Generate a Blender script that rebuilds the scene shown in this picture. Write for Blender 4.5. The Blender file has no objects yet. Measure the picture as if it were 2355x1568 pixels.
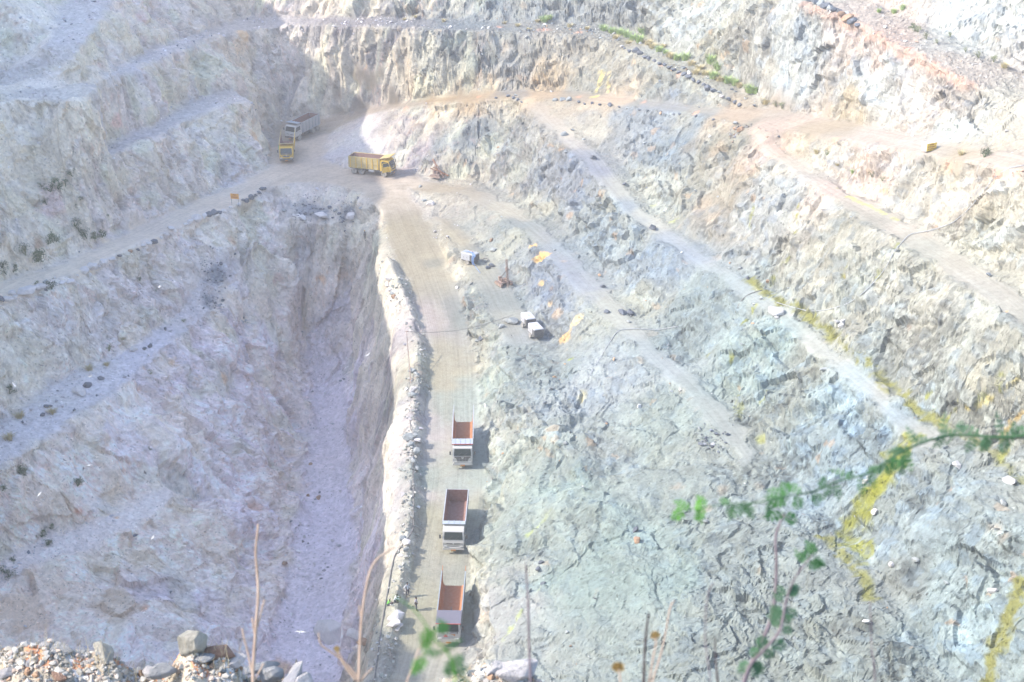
QUAL=0.0019; EXPO=1.8
import bpy, bmesh, math, random
import numpy as np
from mathutils import Vector, Matrix
from mathutils.geometry import delaunay_2d_cdt
random.seed(7)
RNG = np.random.default_rng(11)
SC = bpy.context.scene
COL = SC.collection
R = math.radians

# ------------------------------------------------------------------ camera
CAM = np.array([0.0, 0.0, 100.0])
PITCH = R(23.8)
FD = 3448.0                      # focal length in units of a 2354 x 1568 frame
CX, CY = 1177.0, 784.0
def ray(px, py):
    """unit-forward ray through a point of the 2354 wide frame"""
    a = (px - CX) / FD; b = (CY - py) / FD
    f = np.array([0, math.cos(PITCH), -math.sin(PITCH)])
    u = np.array([0, math.sin(PITCH), math.cos(PITCH)])
    return np.array([a, 0, 0]) + f + b * u
def at_z(px, py, z):
    d = ray(px, py)
    return CAM + d * ((z - CAM[2]) / d[2])
def at_d(px, py, dist):
    d = ray(px, py)
    return CAM + d * (dist / np.linalg.norm(d))
def project(P):
    v = P - CAM
    f = np.array([0, math.cos(PITCH), -math.sin(PITCH)])
    u = np.array([0, math.sin(PITCH), math.cos(PITCH)])
    w = v @ f
    w = np.where(w < 0.1, 0.1, w)
    return CX + FD * v[:, 0] / w, CY - FD * (v @ u) / w, w

# ------------------------------------------------------------------ noise
def _h(ix, iy, iz, s):
    n = (ix.astype(np.int64) * 374761393 + iy.astype(np.int64) * 668265263 +
         iz.astype(np.int64) * 2147483647 + s * 974634777) & 0xFFFFFFFF
    n = ((n ^ (n >> 13)) * 1274126177) & 0xFFFFFFFF
    n = ((n ^ (n >> 16)) * 2246822519) & 0xFFFFFFFF
    n = n ^ (n >> 15)
    return (n & 0xFFFFFF).astype(np.float64) / float(0xFFFFFF)
def vnoise(P, s=0):
    """value noise in [-1, 1]"""
    F = np.floor(P); t = P - F; t = t * t * (3 - 2 * t)
    F = F.astype(np.int64); ix, iy, iz = F[:, 0], F[:, 1], F[:, 2]
    r = np.zeros(len(P))
    for dx in (0, 1):
        wx = t[:, 0] if dx else 1 - t[:, 0]
        for dy in (0, 1):
            wy = t[:, 1] if dy else 1 - t[:, 1]
            for dz in (0, 1):
                wz = t[:, 2] if dz else 1 - t[:, 2]
                r += wx * wy * wz * _h(ix + dx, iy + dy, iz + dz, s)
    return r * 2 - 1
def fbm(P, octv=4, s=0, gain=0.5):
    a = 1.0; r = np.zeros(len(P)); n = 0
    for k in range(octv):
        r += a * vnoise(P * (2.03 ** k) + 17.3 * k, s + k); n += a; a *= gain
    return r / n
def worley(P, s=0):
    """nearest jittered cell: returns offset vector to it, three hashes of it, F2-F1"""
    F = np.floor(P).astype(np.int64); n = len(P)
    b1 = np.full(n, 1e9); b2 = np.full(n, 1e9)
    bv = np.zeros((n, 3)); bi = np.zeros((n, 3), np.int64)
    for dx in (-1, 0, 1):
        for dy in (-1, 0, 1):
            for dz in (-1, 0, 1):
                c = F + np.array([dx, dy, dz])
                q = np.stack([c[:, k] + _h(c[:, 0], c[:, 1], c[:, 2], s + 31 + k) for k in range(3)], 1)
                v = P - q; d = (v * v).sum(1)
                m = d < b1
                b2 = np.where(m, b1, np.minimum(b2, d))
                b1 = np.where(m, d, b1)
                bv[m] = v[m]; bi[m] = c[m]
    hs = [_h(bi[:, 0], bi[:, 1], bi[:, 2], s + 71 + k) for k in range(5)]
    return bv, hs, np.sqrt(b2) - np.sqrt(b1)
def slabs(P, s=0, tilt=1.0, step=1.0):
    v, h, e = worley(P, s)
    g = np.stack([h[0] - .5, h[1] - .5, h[2] - .5], 1) * 2
    return (v * g).sum(1) * tilt + (h[3] - .5) * step, h, e

# ------------------------------------------------------------------ break lines of the quarry
# every point: x, y in the 2354 wide frame and the real height z of that point
def line(pts, n=None):
    return np.array([at_z(*p) for p in densify_px(pts)])
def densify_px(pts, step=12.0):
    out = []
    for a, b in zip(pts[:-1], pts[1:]):
        m = max(1, int(math.hypot(b[0] - a[0], b[1] - a[1]) / step))
        for k in range(m):
            t = k / m
            out.append(tuple(a[i] + (b[i] - a[i]) * t for i in range(3)))
    out.append(tuple(pts[-1]))
    return out
def extend(P, start=0, end=0):
    """carry a line on past the frame, towards the near end of the pit"""
    P = list(P)
    def go(b, L):
        d = np.array([-0.05 if b[0] < -30 else (0.16 if b[0] > 8 else 0.02), -1, 0])
        return [b + d * L * k / 4 for k in (1, 2, 3, 4)]
    if end: P = P + go(P[-1], end)
    if start: P = go(P[0], start)[::-1] + P
    return np.array(P)

LN = {}
LN['road_l'] = [(890,520,19.6),(905,590,18.5),(945,660,17.3),(972,740,16),(985,800,15.3),(985,880,14.3),(978,960,13.2),(975,1040,12.2),(972,1120,11.4),(965,1200,10.7),(955,1280,10),(945,1340,9.5),(920,1430,8.8),(895,1568,8)]
LN['road_r'] = [(930,430,21),(985,510,19.6),(1020,580,18.5),(1050,660,17.2),(1075,740,16),(1090,820,14.9),(1095,900,14),(1105,980,13),(1128,1050,12.1),(1118,1130,11.3),(1100,1200,10.7),(1090,1290,10),(1078,1360,9.4),(1090,1460,8.7),(1060,1530,8.2),(1050,1568,8)]
LN['berm'] = [(888,590,19.4),(918,650,18.7),(948,720,17.4),(962,800,16.4),(962,880,15.4),(952,960,14.4),(948,1040,13.3),(946,1120,12.5),(942,1200,11.8),(932,1280,11),(920,1340,10.4),(898,1430,9.6),(872,1568,8.7)]
LN['pit_r'] = [(868,545,18.6),(874,600,17.8),(893,680,16.6),(905,760,15.4),(915,850,14.2),(922,920,13.3),(900,990,12.3),(892,1080,11.3),(900,1160,10.8),(905,1250,10.2),(880,1350,9.3),(860,1450,8.6),(840,1568,8)]
LN['pit_back'] = [(600,455,20.0),(640,478,18.0),(680,506,16.5),(740,512,16.4),(800,512,16.5),(845,520,17.2),(868,545,18.6)]
LN['junc_l'] = [(600,437,20.8),(650,424,20.8),(700,418,20.9),(760,422,20.9),(810,434,20.8),(850,456,20.6),(875,490,20.2),(890,520,19.6)]
LN['junc_up'] = [(760,305,22.6),(742,335,22.0),(745,365,21.6),(790,388,21.4),(850,385,21.6),(910,385,21.7),(960,397,21.8)]
LN['b6_out'] = [(1000,505,19.9),(1035,560,19.5),(1066,620,19),(1096,680,18.5),(1128,740,18.2),(1160,800,17.8),(1185,860,17.8),(1230,930,18.2),(1290,1030,18.8),(1400,1190,18.6),(1500,1370,18.2),(1590,1568,17.6)]
LN['b6_in'] = [(1008,488,20.2),(1060,515,20.2),(1110,560,19.8),(1150,600,19.6),(1185,640,19.2),(1205,690,18.8),(1235,730,18.4),(1270,790,18),(1305,870,18.1),(1360,960,18.5),(1460,1140,18.8),(1560,1340,18.4),(1650,1568,17.8)]
LN['b5_out'] = [(990,448,21.3),(1040,447,22),(1100,470,22.3),(1160,505,22.5),(1215,550,22.7),(1265,610,22.8),(1318,668,22.8),(1385,735,22.7),(1465,815,22.5),(1550,895,22.3),(1630,980,22),(1710,1085,21.7),(1798,1190,21.4),(1885,1300,21.1),(1985,1425,20.8),(2100,1568,20.4)]
LN['b5_in'] = [(960,397,21.8),(1010,410,22),(1080,410,22.3),(1140,430,22.6),(1200,460,22.9),(1290,520,23),(1350,570,23.1),(1420,650,23.1),(1480,720,22.9),(1560,800,22.6),(1650,880,22.3),(1740,970,22),(1790,1060,21.7),(1860,1140,21.4),(1950,1240,21.1),(2040,1350,20.8),(2130,1460,20.5),(2210,1568,20.2)]
LN['b3_out'] = [(1190,222,34.5),(1230,280,33.6),(1290,330,32.3),(1350,400,31),(1400,450,30),(1440,500,29.3),(1520,560,28.8),(1600,610,28.8),(1680,660,29),(1760,720,29.3),(1840,790,29.6),(1920,860,29.8),(2000,930,30),(2080,1000,30),(2150,1060,30),(2230,1130,30),(2354,1230,30)]
LN['b3_in'] = [(1250,226,35),(1300,270,34.2),(1360,320,32.8),(1430,370,31.3),(1460,430,30.2),(1530,500,29.5),(1620,560,29.5),(1700,620,29.8),(1780,665,30.1),(1850,720,30.4),(1930,790,30.7),(2000,840,30.9),(2080,910,31),(2160,970,31),(2240,1010,31),(2354,1080,31)]
LN['r2_out'] = [(760,305,22.6),(800,280,24.1),(860,258,26.5),(930,245,29),(1000,238,31),(1100,230,33),(1190,222,34.5)]
LN['r2_mid'] = [(1250,226,35),(1290,232,35.4),(1400,240,36.5),(1500,250,38),(1600,262,39.6),(1690,282,41)]
LN['b4_out'] = [(1690,282,41),(1715,320,40.9),(1760,355,40.8),(1810,390,40.8),(1880,440,40.9),(1960,495,41),(2040,550,41.2),(2120,595,41.4),(2200,650,41.6),(2280,705,41.8),(2354,760,42)]
LN['b4_in'] = [(1740,292,42),(1790,320,41.6),(1850,365,41.4),(1920,410,41.4),(1980,440,41.5),(2050,470,41.7),(2130,510,41.9),(2200,560,42.1),(2280,610,42.3),(2354,660,42.5)]
LN['r2_end'] = [(1740,292,42),(1800,300,43.2),(1900,315,44.8),(2000,330,46.3),(2100,350,47.9),(2200,368,49.5),(2354,395,51.8)]
LN['r2_in'] = [(625,340,21.9),(630,300,22.2),(660,274,22.6),(740,272,23.3),(800,262,24.7),(860,245,27),(930,236,29.3),(1000,225,31.4),(1100,215,33.4),(1200,208,34.8),(1300,208,35.6),(1400,218,36.9),(1500,232,38.3),(1600,243,39.9),(1700,250,41.5),(1735,250,42.2)]
LN['wa_toe'] = [(1735,250,42.2),(1770,246,42.8),(1830,258,43.6),(1900,270,44.7),(2000,288,46.2),(2100,308,47.9),(2200,328,49.7),(2354,355,52.2)]
LN['b1_out'] = [(520,78,39.5),(600,64,38.8),(700,57,40),(800,60,41.2),(900,62,42.3),(1000,66,43),(1100,72,43.2),(1200,75,43.4),(1300,80,43.2),(1380,92,43.1),(1450,112,43),(1520,147,42.8),(1600,183,42.7),(1680,226,42.4),(1735,250,42.2)]
LN['b1_in'] = [(560,40,39.2),(700,38,40.4),(800,40,41.6),(900,42,42.6),(1000,42,43.3),(1100,50,43.5),(1200,52,43.7),(1300,52,43.6),(1380,58,43.4),(1460,70,43.5),(1500,95,43.4),(1560,130,43.3),(1640,170,43.1),(1700,205,43),(1770,246,42.8)]
LN['l0_out'] = [(1700,-45,57.5),(1830,0,58.3),(1900,28,57.8),(1960,50,57.3),(2050,100,56.6),(2150,150,56),(2220,185,55.4),(2354,235,54.4)]
LN['l0_in'] = [(1900,-40,59.2),(2000,0,58.6),(2100,45,57.8),(2250,110,56.5),(2354,165,55.5)]
LN['r7_in'] = [(625,340,21.9),(612,385,21.4),(560,415,21.2),(500,440,21.2),(440,465,21.2),(380,495,21.2),(300,530,21.2),(220,570,21.2),(150,600,21.2),(60,630,21.2),(0,650,21.2)]
LN['r7_out'] = [(600,437,20.8),(560,462,20.8),(500,492,20.8),(430,512,20.8),(350,548,20.8),(260,590,20.8),(180,625,20.8),(80,665,20.8),(0,692,20.8)]
LN['p1_out'] = [(594,283,28.2),(580,238,31.5),(540,234,32),(492,250,32),(430,275,32),(362,311,32),(300,335,32),(250,362,32)]
LN['p1_in'] = [(575,200,32.5),(500,215,32.5),(440,235,32.5),(400,262,32.5),(350,290,32.5),(300,308,32.5),(235,350,32.2)]
LN['p2_out'] = [(0,232,42.5),(60,226,42.5),(165,232,42.5),(205,215,42.5),(226,192,42.2),(300,165,41.8),(350,140,41.3),(410,118,40.9),(470,92,40.2),(520,78,39.5)]
LN['p2_in'] = [(0,217,43.3),(60,207,43.3),(150,198,43.2),(226,182,42.7),(290,150,42.2),(330,125,41.8),(380,105,41.3),(440,85,40.6),(500,62,39.9),(560,40,39.2)]
LN['p3_out'] = [(0,200,43.3),(80,178,44.2),(130,155,45.4),(171,125,47),(219,65,49),(253,12,50),(280,-40,51)]
LN['p3_in'] = [(0,165,44.6),(70,140,46.2),(110,100,48.2),(130,50,49.7),(150,0,50.7),(165,-40,51.5)]
LN['la_in'] = [(0,965,8),(34,951,8),(154,859,8.5),(267,821,9),(342,770,9.5),(420,712,10.5),(455,650,12.6),(533,590,14.6),(590,540,17)]
LN['la_out'] = [(0,1075,6.5),(100,1010,7),(200,940,7.5),(290,880,8),(370,800,8.5),(450,740,9),(510,690,9.8),(560,620,11.3),(612,560,13.6)]
LN['lb_in'] = [(0,1290,-4),(103,1235,-4),(233,1195,-3.6),(308,1155,-3.2),(380,1115,-2.8)]
LN['lb_out'] = [(0,1350,-4.6),(110,1290,-4.6),(200,1260,-4.6),(300,1220,-4.2),(370,1170,-3.6),(400,1130,-3.2)]
LN['fl_l'] = [(690,640,8),(690,720,1),(700,800,-5),(712,900,-10),(712,1000,-13.5),(690,1100,-15),(680,1200,-16),(668,1300,-17),(640,1400,-17),(620,1500,-17),(600,1568,-17)]
LN['fl_r'] = [(800,620,9),(800,700,3),(795,800,-4),(805,900,-9),(812,1000,-13),(820,1100,-15),(822,1200,-16),(822,1300,-17),(815,1400,-17),(805,1500,-17),(790,1568,-17)]
LN['bank_top'] = [(1152,1030,14.4),(1165,1110,13.8),(1150,1200,13.2),(1128,1290,12.8),(1110,1340,12.8),(1122,1400,12.6),(1136,1460,12.3),(1150,1568,12.0)]
EXT = dict(bank_top=(0,24), road_l=(0,26), road_r=(0,26), berm=(0,26), pit_r=(0,26), b6_out=(0,30), b6_in=(0,30), b5_out=(0,30), b5_in=(0,30),
           b3_out=(0,35), b3_in=(0,35), b4_out=(0,45), b4_in=(0,45), r2_end=(0,55), wa_toe=(0,55), l0_out=(0,60), l0_in=(0,60),
           r7_in=(0,70), r7_out=(0,70), p2_out=(50,0), p2_in=(50,0), p3_out=(50,0), p3_in=(50,0), la_in=(50,0), la_out=(50,0),
           lb_in=(45,0), lb_out=(45,0), fl_l=(0,40), fl_r=(0,40))
W = {}
for k, v in LN.items():
    P = line(v)
    s, e = EXT.get(k, (0, 0))
    W[k] = extend(P, s, e)
def wl(pts, step=4.0):
    out = []
    for a, b in zip(pts[:-1], pts[1:]):
        a = np.array(a, float); b = np.array(b, float)
        m = max(1, int(np.linalg.norm(b - a) / step))
        out += [a + (b - a) * k / m for k in range(m)]
    out.append(np.array(pts[-1], float))
    return np.array(out)
# ------------------------------------------------------------------ land outside the frame
SUN_TO = np.array([-1.0, -0.12, 0.0]); SUN_TO /= np.linalg.norm(SUN_TO)
SUN_EL = R(40.0)
TANEL = math.tan(SUN_EL)
# the high western rim, whose shadow falls over the pit: foot of the shade, and where the rim runs
SHADE = [(640,0,43),(700,60,39.5),(740,105,36),(790,150,31.5),(850,210,29.5),(885,243,27.5),(903,345,23),(922,395,21.7),(925,450,20.6),(912,545,19.3),(872,590,18),(880,640,17),(897,690,16),(903,760,14.5),(918,860,13),(922,930,12.2),(897,1010,10.5),(889,1090,9.6),(903,1180,9.6),(905,1260,9.4),(925,1340,9.2),(955,1430,8.8),(1000,1540,8)]
def rim_x(y):
    return -96 - max(0, (y - 200)) * 0.18 + max(0, 160 - y) * 0.10
rim = []
for q in SHADE:
    P = at_z(*q)
    t = 10.0
    for _ in range(40):
        Q = P[:2] + SUN_TO[:2] * t
        t += (Q[0] - rim_x(Q[1]))
    rim.append((Q[0], Q[1], P[2] + t * TANEL))
rim = sorted(rim, key=lambda p: p[1])
r2 = [rim[0]]
for p in rim[1:]:
    if p[1] - r2[-1][1] > 1.2: r2.append(p)
rim = r2
RIM = [(-70, 20, 92), (-84, 60, 82), (rim[0][0] + 2, rim[0][1] - 20, rim[0][2] + 4)] + rim + [(-128, 330, 104), (-120, 372, 104)]
W['rim'] = wl(RIM, 3.0)
W['rim_back'] = wl([(p[0] - 14, p[1] - (4 if i else 0), p[2] - 1.5) for i, p in enumerate(RIM)], 6.0)
W['left_up'] = wl([(-86,165,54),(-88,190,58),(-90,230,60),(-88,250,63),(-85,270,65),(-80,300,64),(-62,314,58)], 5)
W['left_mid'] = wl([(-92,175,66),(-95,230,72),(-98,268,77),(-95,300,77),(-74,324,76),(-20,322,76),(20,314,76),(50,285,76),(62,252,78),(70,222,78),(82,185,74),(87,150,74),(90,110,74),(86,75,74)], 6)
W['back_crest'] = wl([(-62,314,58),(-50,304,57),(-20,290,58),(8,286,58),(26,272,58),(37,252,58.5),(37.5,236,59),tuple(W['l0_out'][0])], 3)
W['top_out'] = wl([(-120,372,104),(-40,372,92),(30,360,92),(85,310,92),(100,240,92),(104,180,92),(104,110,92),(92,50,92)], 8)
W['far'] = wl([(-420,-160,90),(-420,620,95),(420,620,95),(420,-160,90),(-420,-160,90)], 60)
W['near_low'] = wl([(-58,98,18),(-46,92,8),(-25,88,2),(-5,86,8),(20,82,13),(40,78,20)], 5)
W['near_floor'] = wl([(-38,118,-17),(-30,112,-17),(-22,116,-17)], 4)
W['near_mid'] = wl([(-72,60,62),(-45,52,45),(-20,50,40),(0,52,38),(25,50,42),(55,52,58)], 6)
W['near_top'] = wl([(-60,18,88),(-30,13,88),(-10,11,89),(0,10.5,89),(10,11,89),(30,13,88),(60,22,88)], 4)
W['near_rim'] = wl([(-60,8,94.2),(-30,7.5,94.6),(-10,7.3,94.7),(0,7.2,94.7),(10,7.3,94.7),(30,8,94.4),(70,14,93)], 3)
W['near_back'] = wl([(-60,-6,99),(0,-6,99.2),(60,-6,98.5)], 6)
ROADY = {'road_l','road_r','junc_l','junc_up','b5_out','b5_in','b3_in','b4_in','b4_out','r2_out','r2_mid','r2_end','r2_in','wa_toe','r7_in','r7_out'}
POLY = {}
def ring(*parts):
    out = []
    for p in parts:
        P = W[p.strip('-')]
        out += list(P[::-1] if p.startswith('-') else P)
    return np.array(out)[:, :2]
POLY['haul_road'] = ring('junc_l', 'road_l', '-road_r')
def sub(a, b):  # join two open ends into a ring
    return np.concatenate([a, b[::-1]])[:, :2]
iA = W['r2_in']
POLY['haul_road'] = np.concatenate([W['junc_l'], W['road_l'], W['road_r'][::-1], W['b5_out'][:1], W['b5_in'][:1], W['junc_up'][::-1], iA[:1], W['r7_in'][:8], W['junc_l'][:1]])[:, :2]
POLY['left_road'] = np.concatenate([W['r7_in'], W['r7_out'][::-1]])[:, :2]
POLY['upper_road'] = np.concatenate([W['r2_in'], W['wa_toe'], W['r2_end'][::-1], W['r2_mid'][::-1], W['r2_out'][::-1]])[:, :2]
POLY['middle_ramp'] = np.concatenate([W['b3_out'], W['b3_in'][::-1]])[:, :2]
POLY['right_ramp'] = np.concatenate([W['b4_out'], W['b4_in'][::-1]])[:, :2]
POLY['lower_ramp'] = np.concatenate([W['b5_out'], W['b5_in'][::-1]])[:, :2]
_o = W['b6_out'][W['b6_out'][:, 1] > 172]; _i = W['b6_in'][W['b6_in'][:, 1] > 172]
POLY['work_bench'] = np.concatenate([_o, _i[::-1]])[:, :2]
POLY['grass_bench'] = np.concatenate([W['b1_out'], W['b1_in'][::-1]])[:, :2]
POLY['red_bench'] = np.concatenate([W['l0_out'], W['l0_in'][::-1]])[:, :2]
POLY['pit_floor'] = np.concatenate([W['fl_l'], W['fl_r'][::-1]])[:, :2]
POLY['ledge_a'] = np.concatenate([W['la_out'], W['la_in'][::-1]])[:, :2]
POLY['ledge_b'] = np.concatenate([W['lb_out'], W['lb_in'][::-1]])[:, :2]
POLY['ledge_1'] = np.concatenate([W['p1_out'], W['p1_in'][::-1]])[:, :2]
POLY['ledge_2'] = np.concatenate([W['p2_out'], W['p2_in'][::-1]])[:, :2]
POLY['ledge_3'] = np.concatenate([W['p3_out'], W['p3_in'][::-1]])[:, :2]
def narrow(o, i, f, ymin=0):
    """clean part of a bench: from its outer edge to a fraction f of its width"""
    ta = np.linspace(0, 1, 80)
    def rs(P):
        d = np.r_[0, np.cumsum(np.linalg.norm(np.diff(P[:, :2], axis=0), axis=1))]
        return np.stack([np.interp(ta * d[-1], d, P[:, k]) for k in range(2)], 1)
    A, B = rs(W[o]), rs(W[i]); M0 = A + (B - A) * .12; M1 = A + (B - A) * f; k = A[:, 1] > ymin
    return np.concatenate([M0[k], M1[k][::-1]])
POLY['middle_ramp'] = narrow('b3_out', 'b3_in', .64, 128); POLY['right_ramp'] = narrow('b4_out', 'b4_in', .70); POLY['lower_ramp'] = narrow('b5_out', 'b5_in', .62, 142); POLY['work_bench'] = narrow('b6_out', 'b6_in', .85, 183)
def inside(P, poly):
    x, y = P[:, 0], P[:, 1]; r = np.zeros(len(P), bool)
    a = poly; b = np.roll(poly, -1, 0)
    for (x1, y1), (x2, y2) in zip(a, b):
        if y1 == y2: continue
        c = ((y1 > y) != (y2 > y)) & (x < (x2 - x1) * (y - y1) / (y2 - y1) + x1)
        r ^= c
    return r

# ------------------------------------------------------------------ triangulate the break lines in plan
def jitter(P, amp, s):
    P = P.copy()
    n1 = fbm(np.c_[P[:, :2] / 3.0, np.full(len(P), s * 3.1)], 3, s)
    n2 = fbm(np.c_[P[:, :2] / 3.0, np.full(len(P), s * 3.1 + 50)], 3, s + 9)
    w = np.ones(len(P)); w[:2] = 0; w[-2:] = 0
    P[:, 0] += n1 * amp * w; P[:, 1] += n2 * amp * w
    return P
def build_tin():
    V2 = []; Z = []; E = []; key = {}
    for i, (k, P) in enumerate(W.items()):
        amp = 0.25 if k in ROADY else (0.9 if k not in ('rim', 'rim_back', 'far') else 0.0)
        if k == 'berm': amp = 0.3
        Q = jitter(P, amp, i) if amp else P
        prev = None
        for p in Q:
            kk = (round(p[0], 2), round(p[1], 2))
            if kk not in key:
                key[kk] = len(V2); V2.append(Vector((p[0], p[1]))); Z.append(p[2])
            j = key[kk]
            if prev is not None and prev != j: E.append((prev, j))
            prev = j
    ov, oe, of, ovo, oeo, ofo = delaunay_2d_cdt(V2, E, [], 0, 0.001)
    Z = np.array(Z); V = np.zeros((len(ov), 3)); bad = []
    for i, (v, o) in enumerate(zip(ov, ovo)):
        V[i, 0], V[i, 1] = v.x, v.y
        if o: V[i, 2] = Z[o].mean()
        else: bad.append(i)
    if bad:
        base = np.array([[v.x, v.y] for v in V2])
        for i in bad:
            d = ((base - V[i, :2]) ** 2).sum(1); j = np.argsort(d)[:4]; w = 1 / (d[j] + 1e-3)
            V[i, 2] = (Z[j] * w).sum() / w.sum()
    F = np.array([f for f in of if len(f) == 3], int)
    # all faces up
    a, b, c = V[F[:, 0]], V[F[:, 1]], V[F[:, 2]]
    nz = (b[:, 0] - a[:, 0]) * (c[:, 1] - a[:, 1]) - (b[:, 1] - a[:, 1]) * (c[:, 0] - a[:, 0])
    F[nz < 0] = F[nz < 0][:, ::-1]
    return V, F, bad
TV, TF, BAD = build_tin()
print('tin', len(TV), len(TF), 'crossings', len(BAD))
from mathutils.bvhtree import BVHTree
BVH0 = BVHTree.FromPolygons([tuple(v) for v in TV], [tuple(int(i) for i in f) for f in TF])
def hit(px, py, bvh=None):
    d = ray(px, py); d = d / np.linalg.norm(d)
    o = CAM + d * 30.0
    h = (bvh or BVH0).ray_cast(Vector(o), Vector(d))
    return (np.array(h[0]), np.array(h[1])) if h[0] is not None else (at_z(px, py, 15.0), np.array([0, 0, 1.0]))
def lin(c):
    c = np.asarray(c, float) / 255.0
    return np.where(c <= 0.04045, c / 12.92, ((c + 0.055) / 1.055) ** 2.4)
# ------------------------------------------------------------------ refine by real edge length
def refine(V, F, tag, passes=9):
    for it in range(passes):
        px, py, w = project(V)
        dist = np.linalg.norm(V - CAM, axis=1)
        seen = (px > -220) & (px < 2574) & (py > -200) & (py < 1720) & (w > 60)
        L = np.where(seen, np.maximum(0.2, QUAL * dist), np.clip(dist * 0.02, 2.5, 40))
        e = np.sort(np.concatenate([F[:, [0, 1]], F[:, [1, 2]], F[:, [2, 0]]]), axis=1)
        ekey = e[:, 0] * (len(V) + 1) + e[:, 1]
        uk, inv = np.unique(ekey, return_inverse=True)
        ue = np.stack([uk // (len(V) + 1), uk % (len(V) + 1)], 1)
        le = np.linalg.norm(V[ue[:, 0]] - V[ue[:, 1]], axis=1)
        sp = le > 1.45 * np.minimum(L[ue[:, 0]], L[ue[:, 1]])
        # long edges only in this pass: halve the longest ones of each triangle
        if not sp.any(): break
        n = len(F)
        f_e = inv.reshape(3, n).T
        lef = le[f_e]; mx = lef.max(1)
        # an edge is split when it is among the long ones of at least one of its triangles
        long_ = lef > 0.62 * mx[:, None]
        want = np.zeros(len(ue), bool)
        np.logical_or.at(want, f_e[long_], True)
        sp &= want
        if not sp.any(): break
        mid = np.full(len(ue), -1); mid[sp] = len(V) + np.arange(sp.sum())
        V = np.concatenate([V, 0.5 * (V[ue[sp, 0]] + V[ue[sp, 1]])])
        m = mid[f_e]; c = (m >= 0)
        code = c[:, 0] * 1 + c[:, 1] * 2 + c[:, 2] * 4
        out = [F[code == 0]]; tg = [tag[code == 0]]
        def add(sel, *tris):
            for t in tris:
                out.append(np.stack(t, 1)); tg.append(tag[sel])
        for rot in range(3):
            a, b, cc = rot, (rot + 1) % 3, (rot + 2) % 3
            s1 = code == (1 << a)
            A, B, C_, M = F[s1, a], F[s1, b], F[s1, cc], m[s1, a]
            add(s1, (A, M, C_), (M, B, C_))
            s2 = code == ((1 << a) | (1 << b))
            A, B, C_, M, N = F[s2, a], F[s2, b], F[s2, cc], m[s2, a], m[s2, b]
            add(s2, (M, B, N), (A, M, N), (A, N, C_))
        s3 = code == 7
        A, B, C_ = F[s3, 0], F[s3, 1], F[s3, 2]; M, N, O = m[s3, 0], m[s3, 1], m[s3, 2]
        add(s3, (A, M, O), (M, B, N), (O, N, C_), (M, N, O))
        F = np.concatenate(out); tag = np.concatenate(tg)
    return V, F, tag
REG = ['ground', 'haul_road', 'left_road', 'upper_road', 'middle_ramp', 'right_ramp', 'lower_ramp', 'work_bench', 'grass_bench', 'red_bench', 'pit_floor', 'ledge_a', 'ledge_b', 'ledge_1', 'ledge_2', 'ledge_3']
V, F, reg = refine(TV.copy(), TF.copy(), np.zeros(len(TF), int), 12)
print('refined', len(V), len(F))
V, F, reg = V, F, np.zeros(len(F), int)
cen = V[F].mean(1)
cenw = cen[:, :2] + 1.25 * np.stack([fbm(cen / 2.2, 3, 21), fbm(cen / 2.2, 3, 24)], 1)
for i, k in enumerate(REG):
    if k in POLY:
        pl_ = POLY[k]; lo, hi = pl_.min(0), pl_.max(0)
        c_ = np.where((cenw[:, 0] > lo[0]) & (cenw[:, 0] < hi[0]) & (cenw[:, 1] > lo[1]) & (cenw[:, 1] < hi[1]) & (reg == 0))[0]
        reg[c_[inside(cenw[c_], pl_)]] = i
def fnormals(V, F):
    n = np.cross(V[F[:, 1]] - V[F[:, 0]], V[F[:, 2]] - V[F[:, 0]])
    return n
def to_vert(V, F, fval, area):
    s = np.zeros((len(V),) + fval.shape[1:]); w = np.zeros(len(V))
    for k in range(3):
        np.add.at(s, F[:, k], fval * (area[:, None] if fval.ndim > 1 else area)); np.add.at(w, F[:, k], area)
    w = np.maximum(w, 1e-9)
    return s / (w[:, None] if fval.ndim > 1 else w)
def smooth(val, F, n):
    cnt = np.bincount(F.ravel(), minlength=len(val)).astype(float) * 2
    cnt = np.maximum(cnt, 1)
    for _ in range(n):
        if val.ndim == 1:
            s = np.zeros(len(val))
            for a, b in ((0, 1), (1, 2), (2, 0)):
                s += np.bincount(F[:, a], val[F[:, b]], len(val)) + np.bincount(F[:, b], val[F[:, a]], len(val))
            val = 0.5 * val + 0.5 * s / cnt
        else:
            val = np.stack([smooth(val[:, k], F, 1) for k in range(val.shape[1])], 1)
    return val
fn = fnormals(V, F); ar = np.linalg.norm(fn, axis=1); fu = fn / np.maximum(ar, 1e-9)[:, None]
isroad = np.isin(reg, [1, 2, 3, 4, 5, 6, 7]); isflat = np.isin(reg, [8, 9, 10, 11, 12, 13, 14, 15])
wallf = np.clip((0.93 - fu[:, 2]) / 0.25, 0, 1)
lowslope = np.clip((cen[:, 0] + 3) / 4, 0, 1) * np.clip((192 - cen[:, 1]) / 16, 0, 1) * (cen[:, 0] < 50) * (cen[:, 2] < 45) * (fbm(cen / 9, 2, 33) * .5 + .55)
westlow = (cen[:, 0] < -24) * (cen[:, 2] < 9) * (cen[:, 1] > 120) * (reg != 10) * (cen[:, 0] > -75)
wallf = np.maximum(wallf, np.clip(lowslope, 0, 1)); wallf = np.maximum(wallf, westlow * .85 * (reg == 0))
wallf = np.where(isroad, 0.0, np.where(isflat, wallf * 0.5, np.maximum(wallf, 0.25)))
wall = to_vert(V, F, wallf, ar); roadv = to_vert(V, F, isroad.astype(float), ar)
flatv = to_vert(V, F, (isroad | isflat).astype(float), ar)
road_s = smooth(roadv, F, 3)
wall_s = smooth(wall, F, 6)
near_toe = smooth(flatv, F, 14)
vn = to_vert(V, F, fu, ar)
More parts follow.
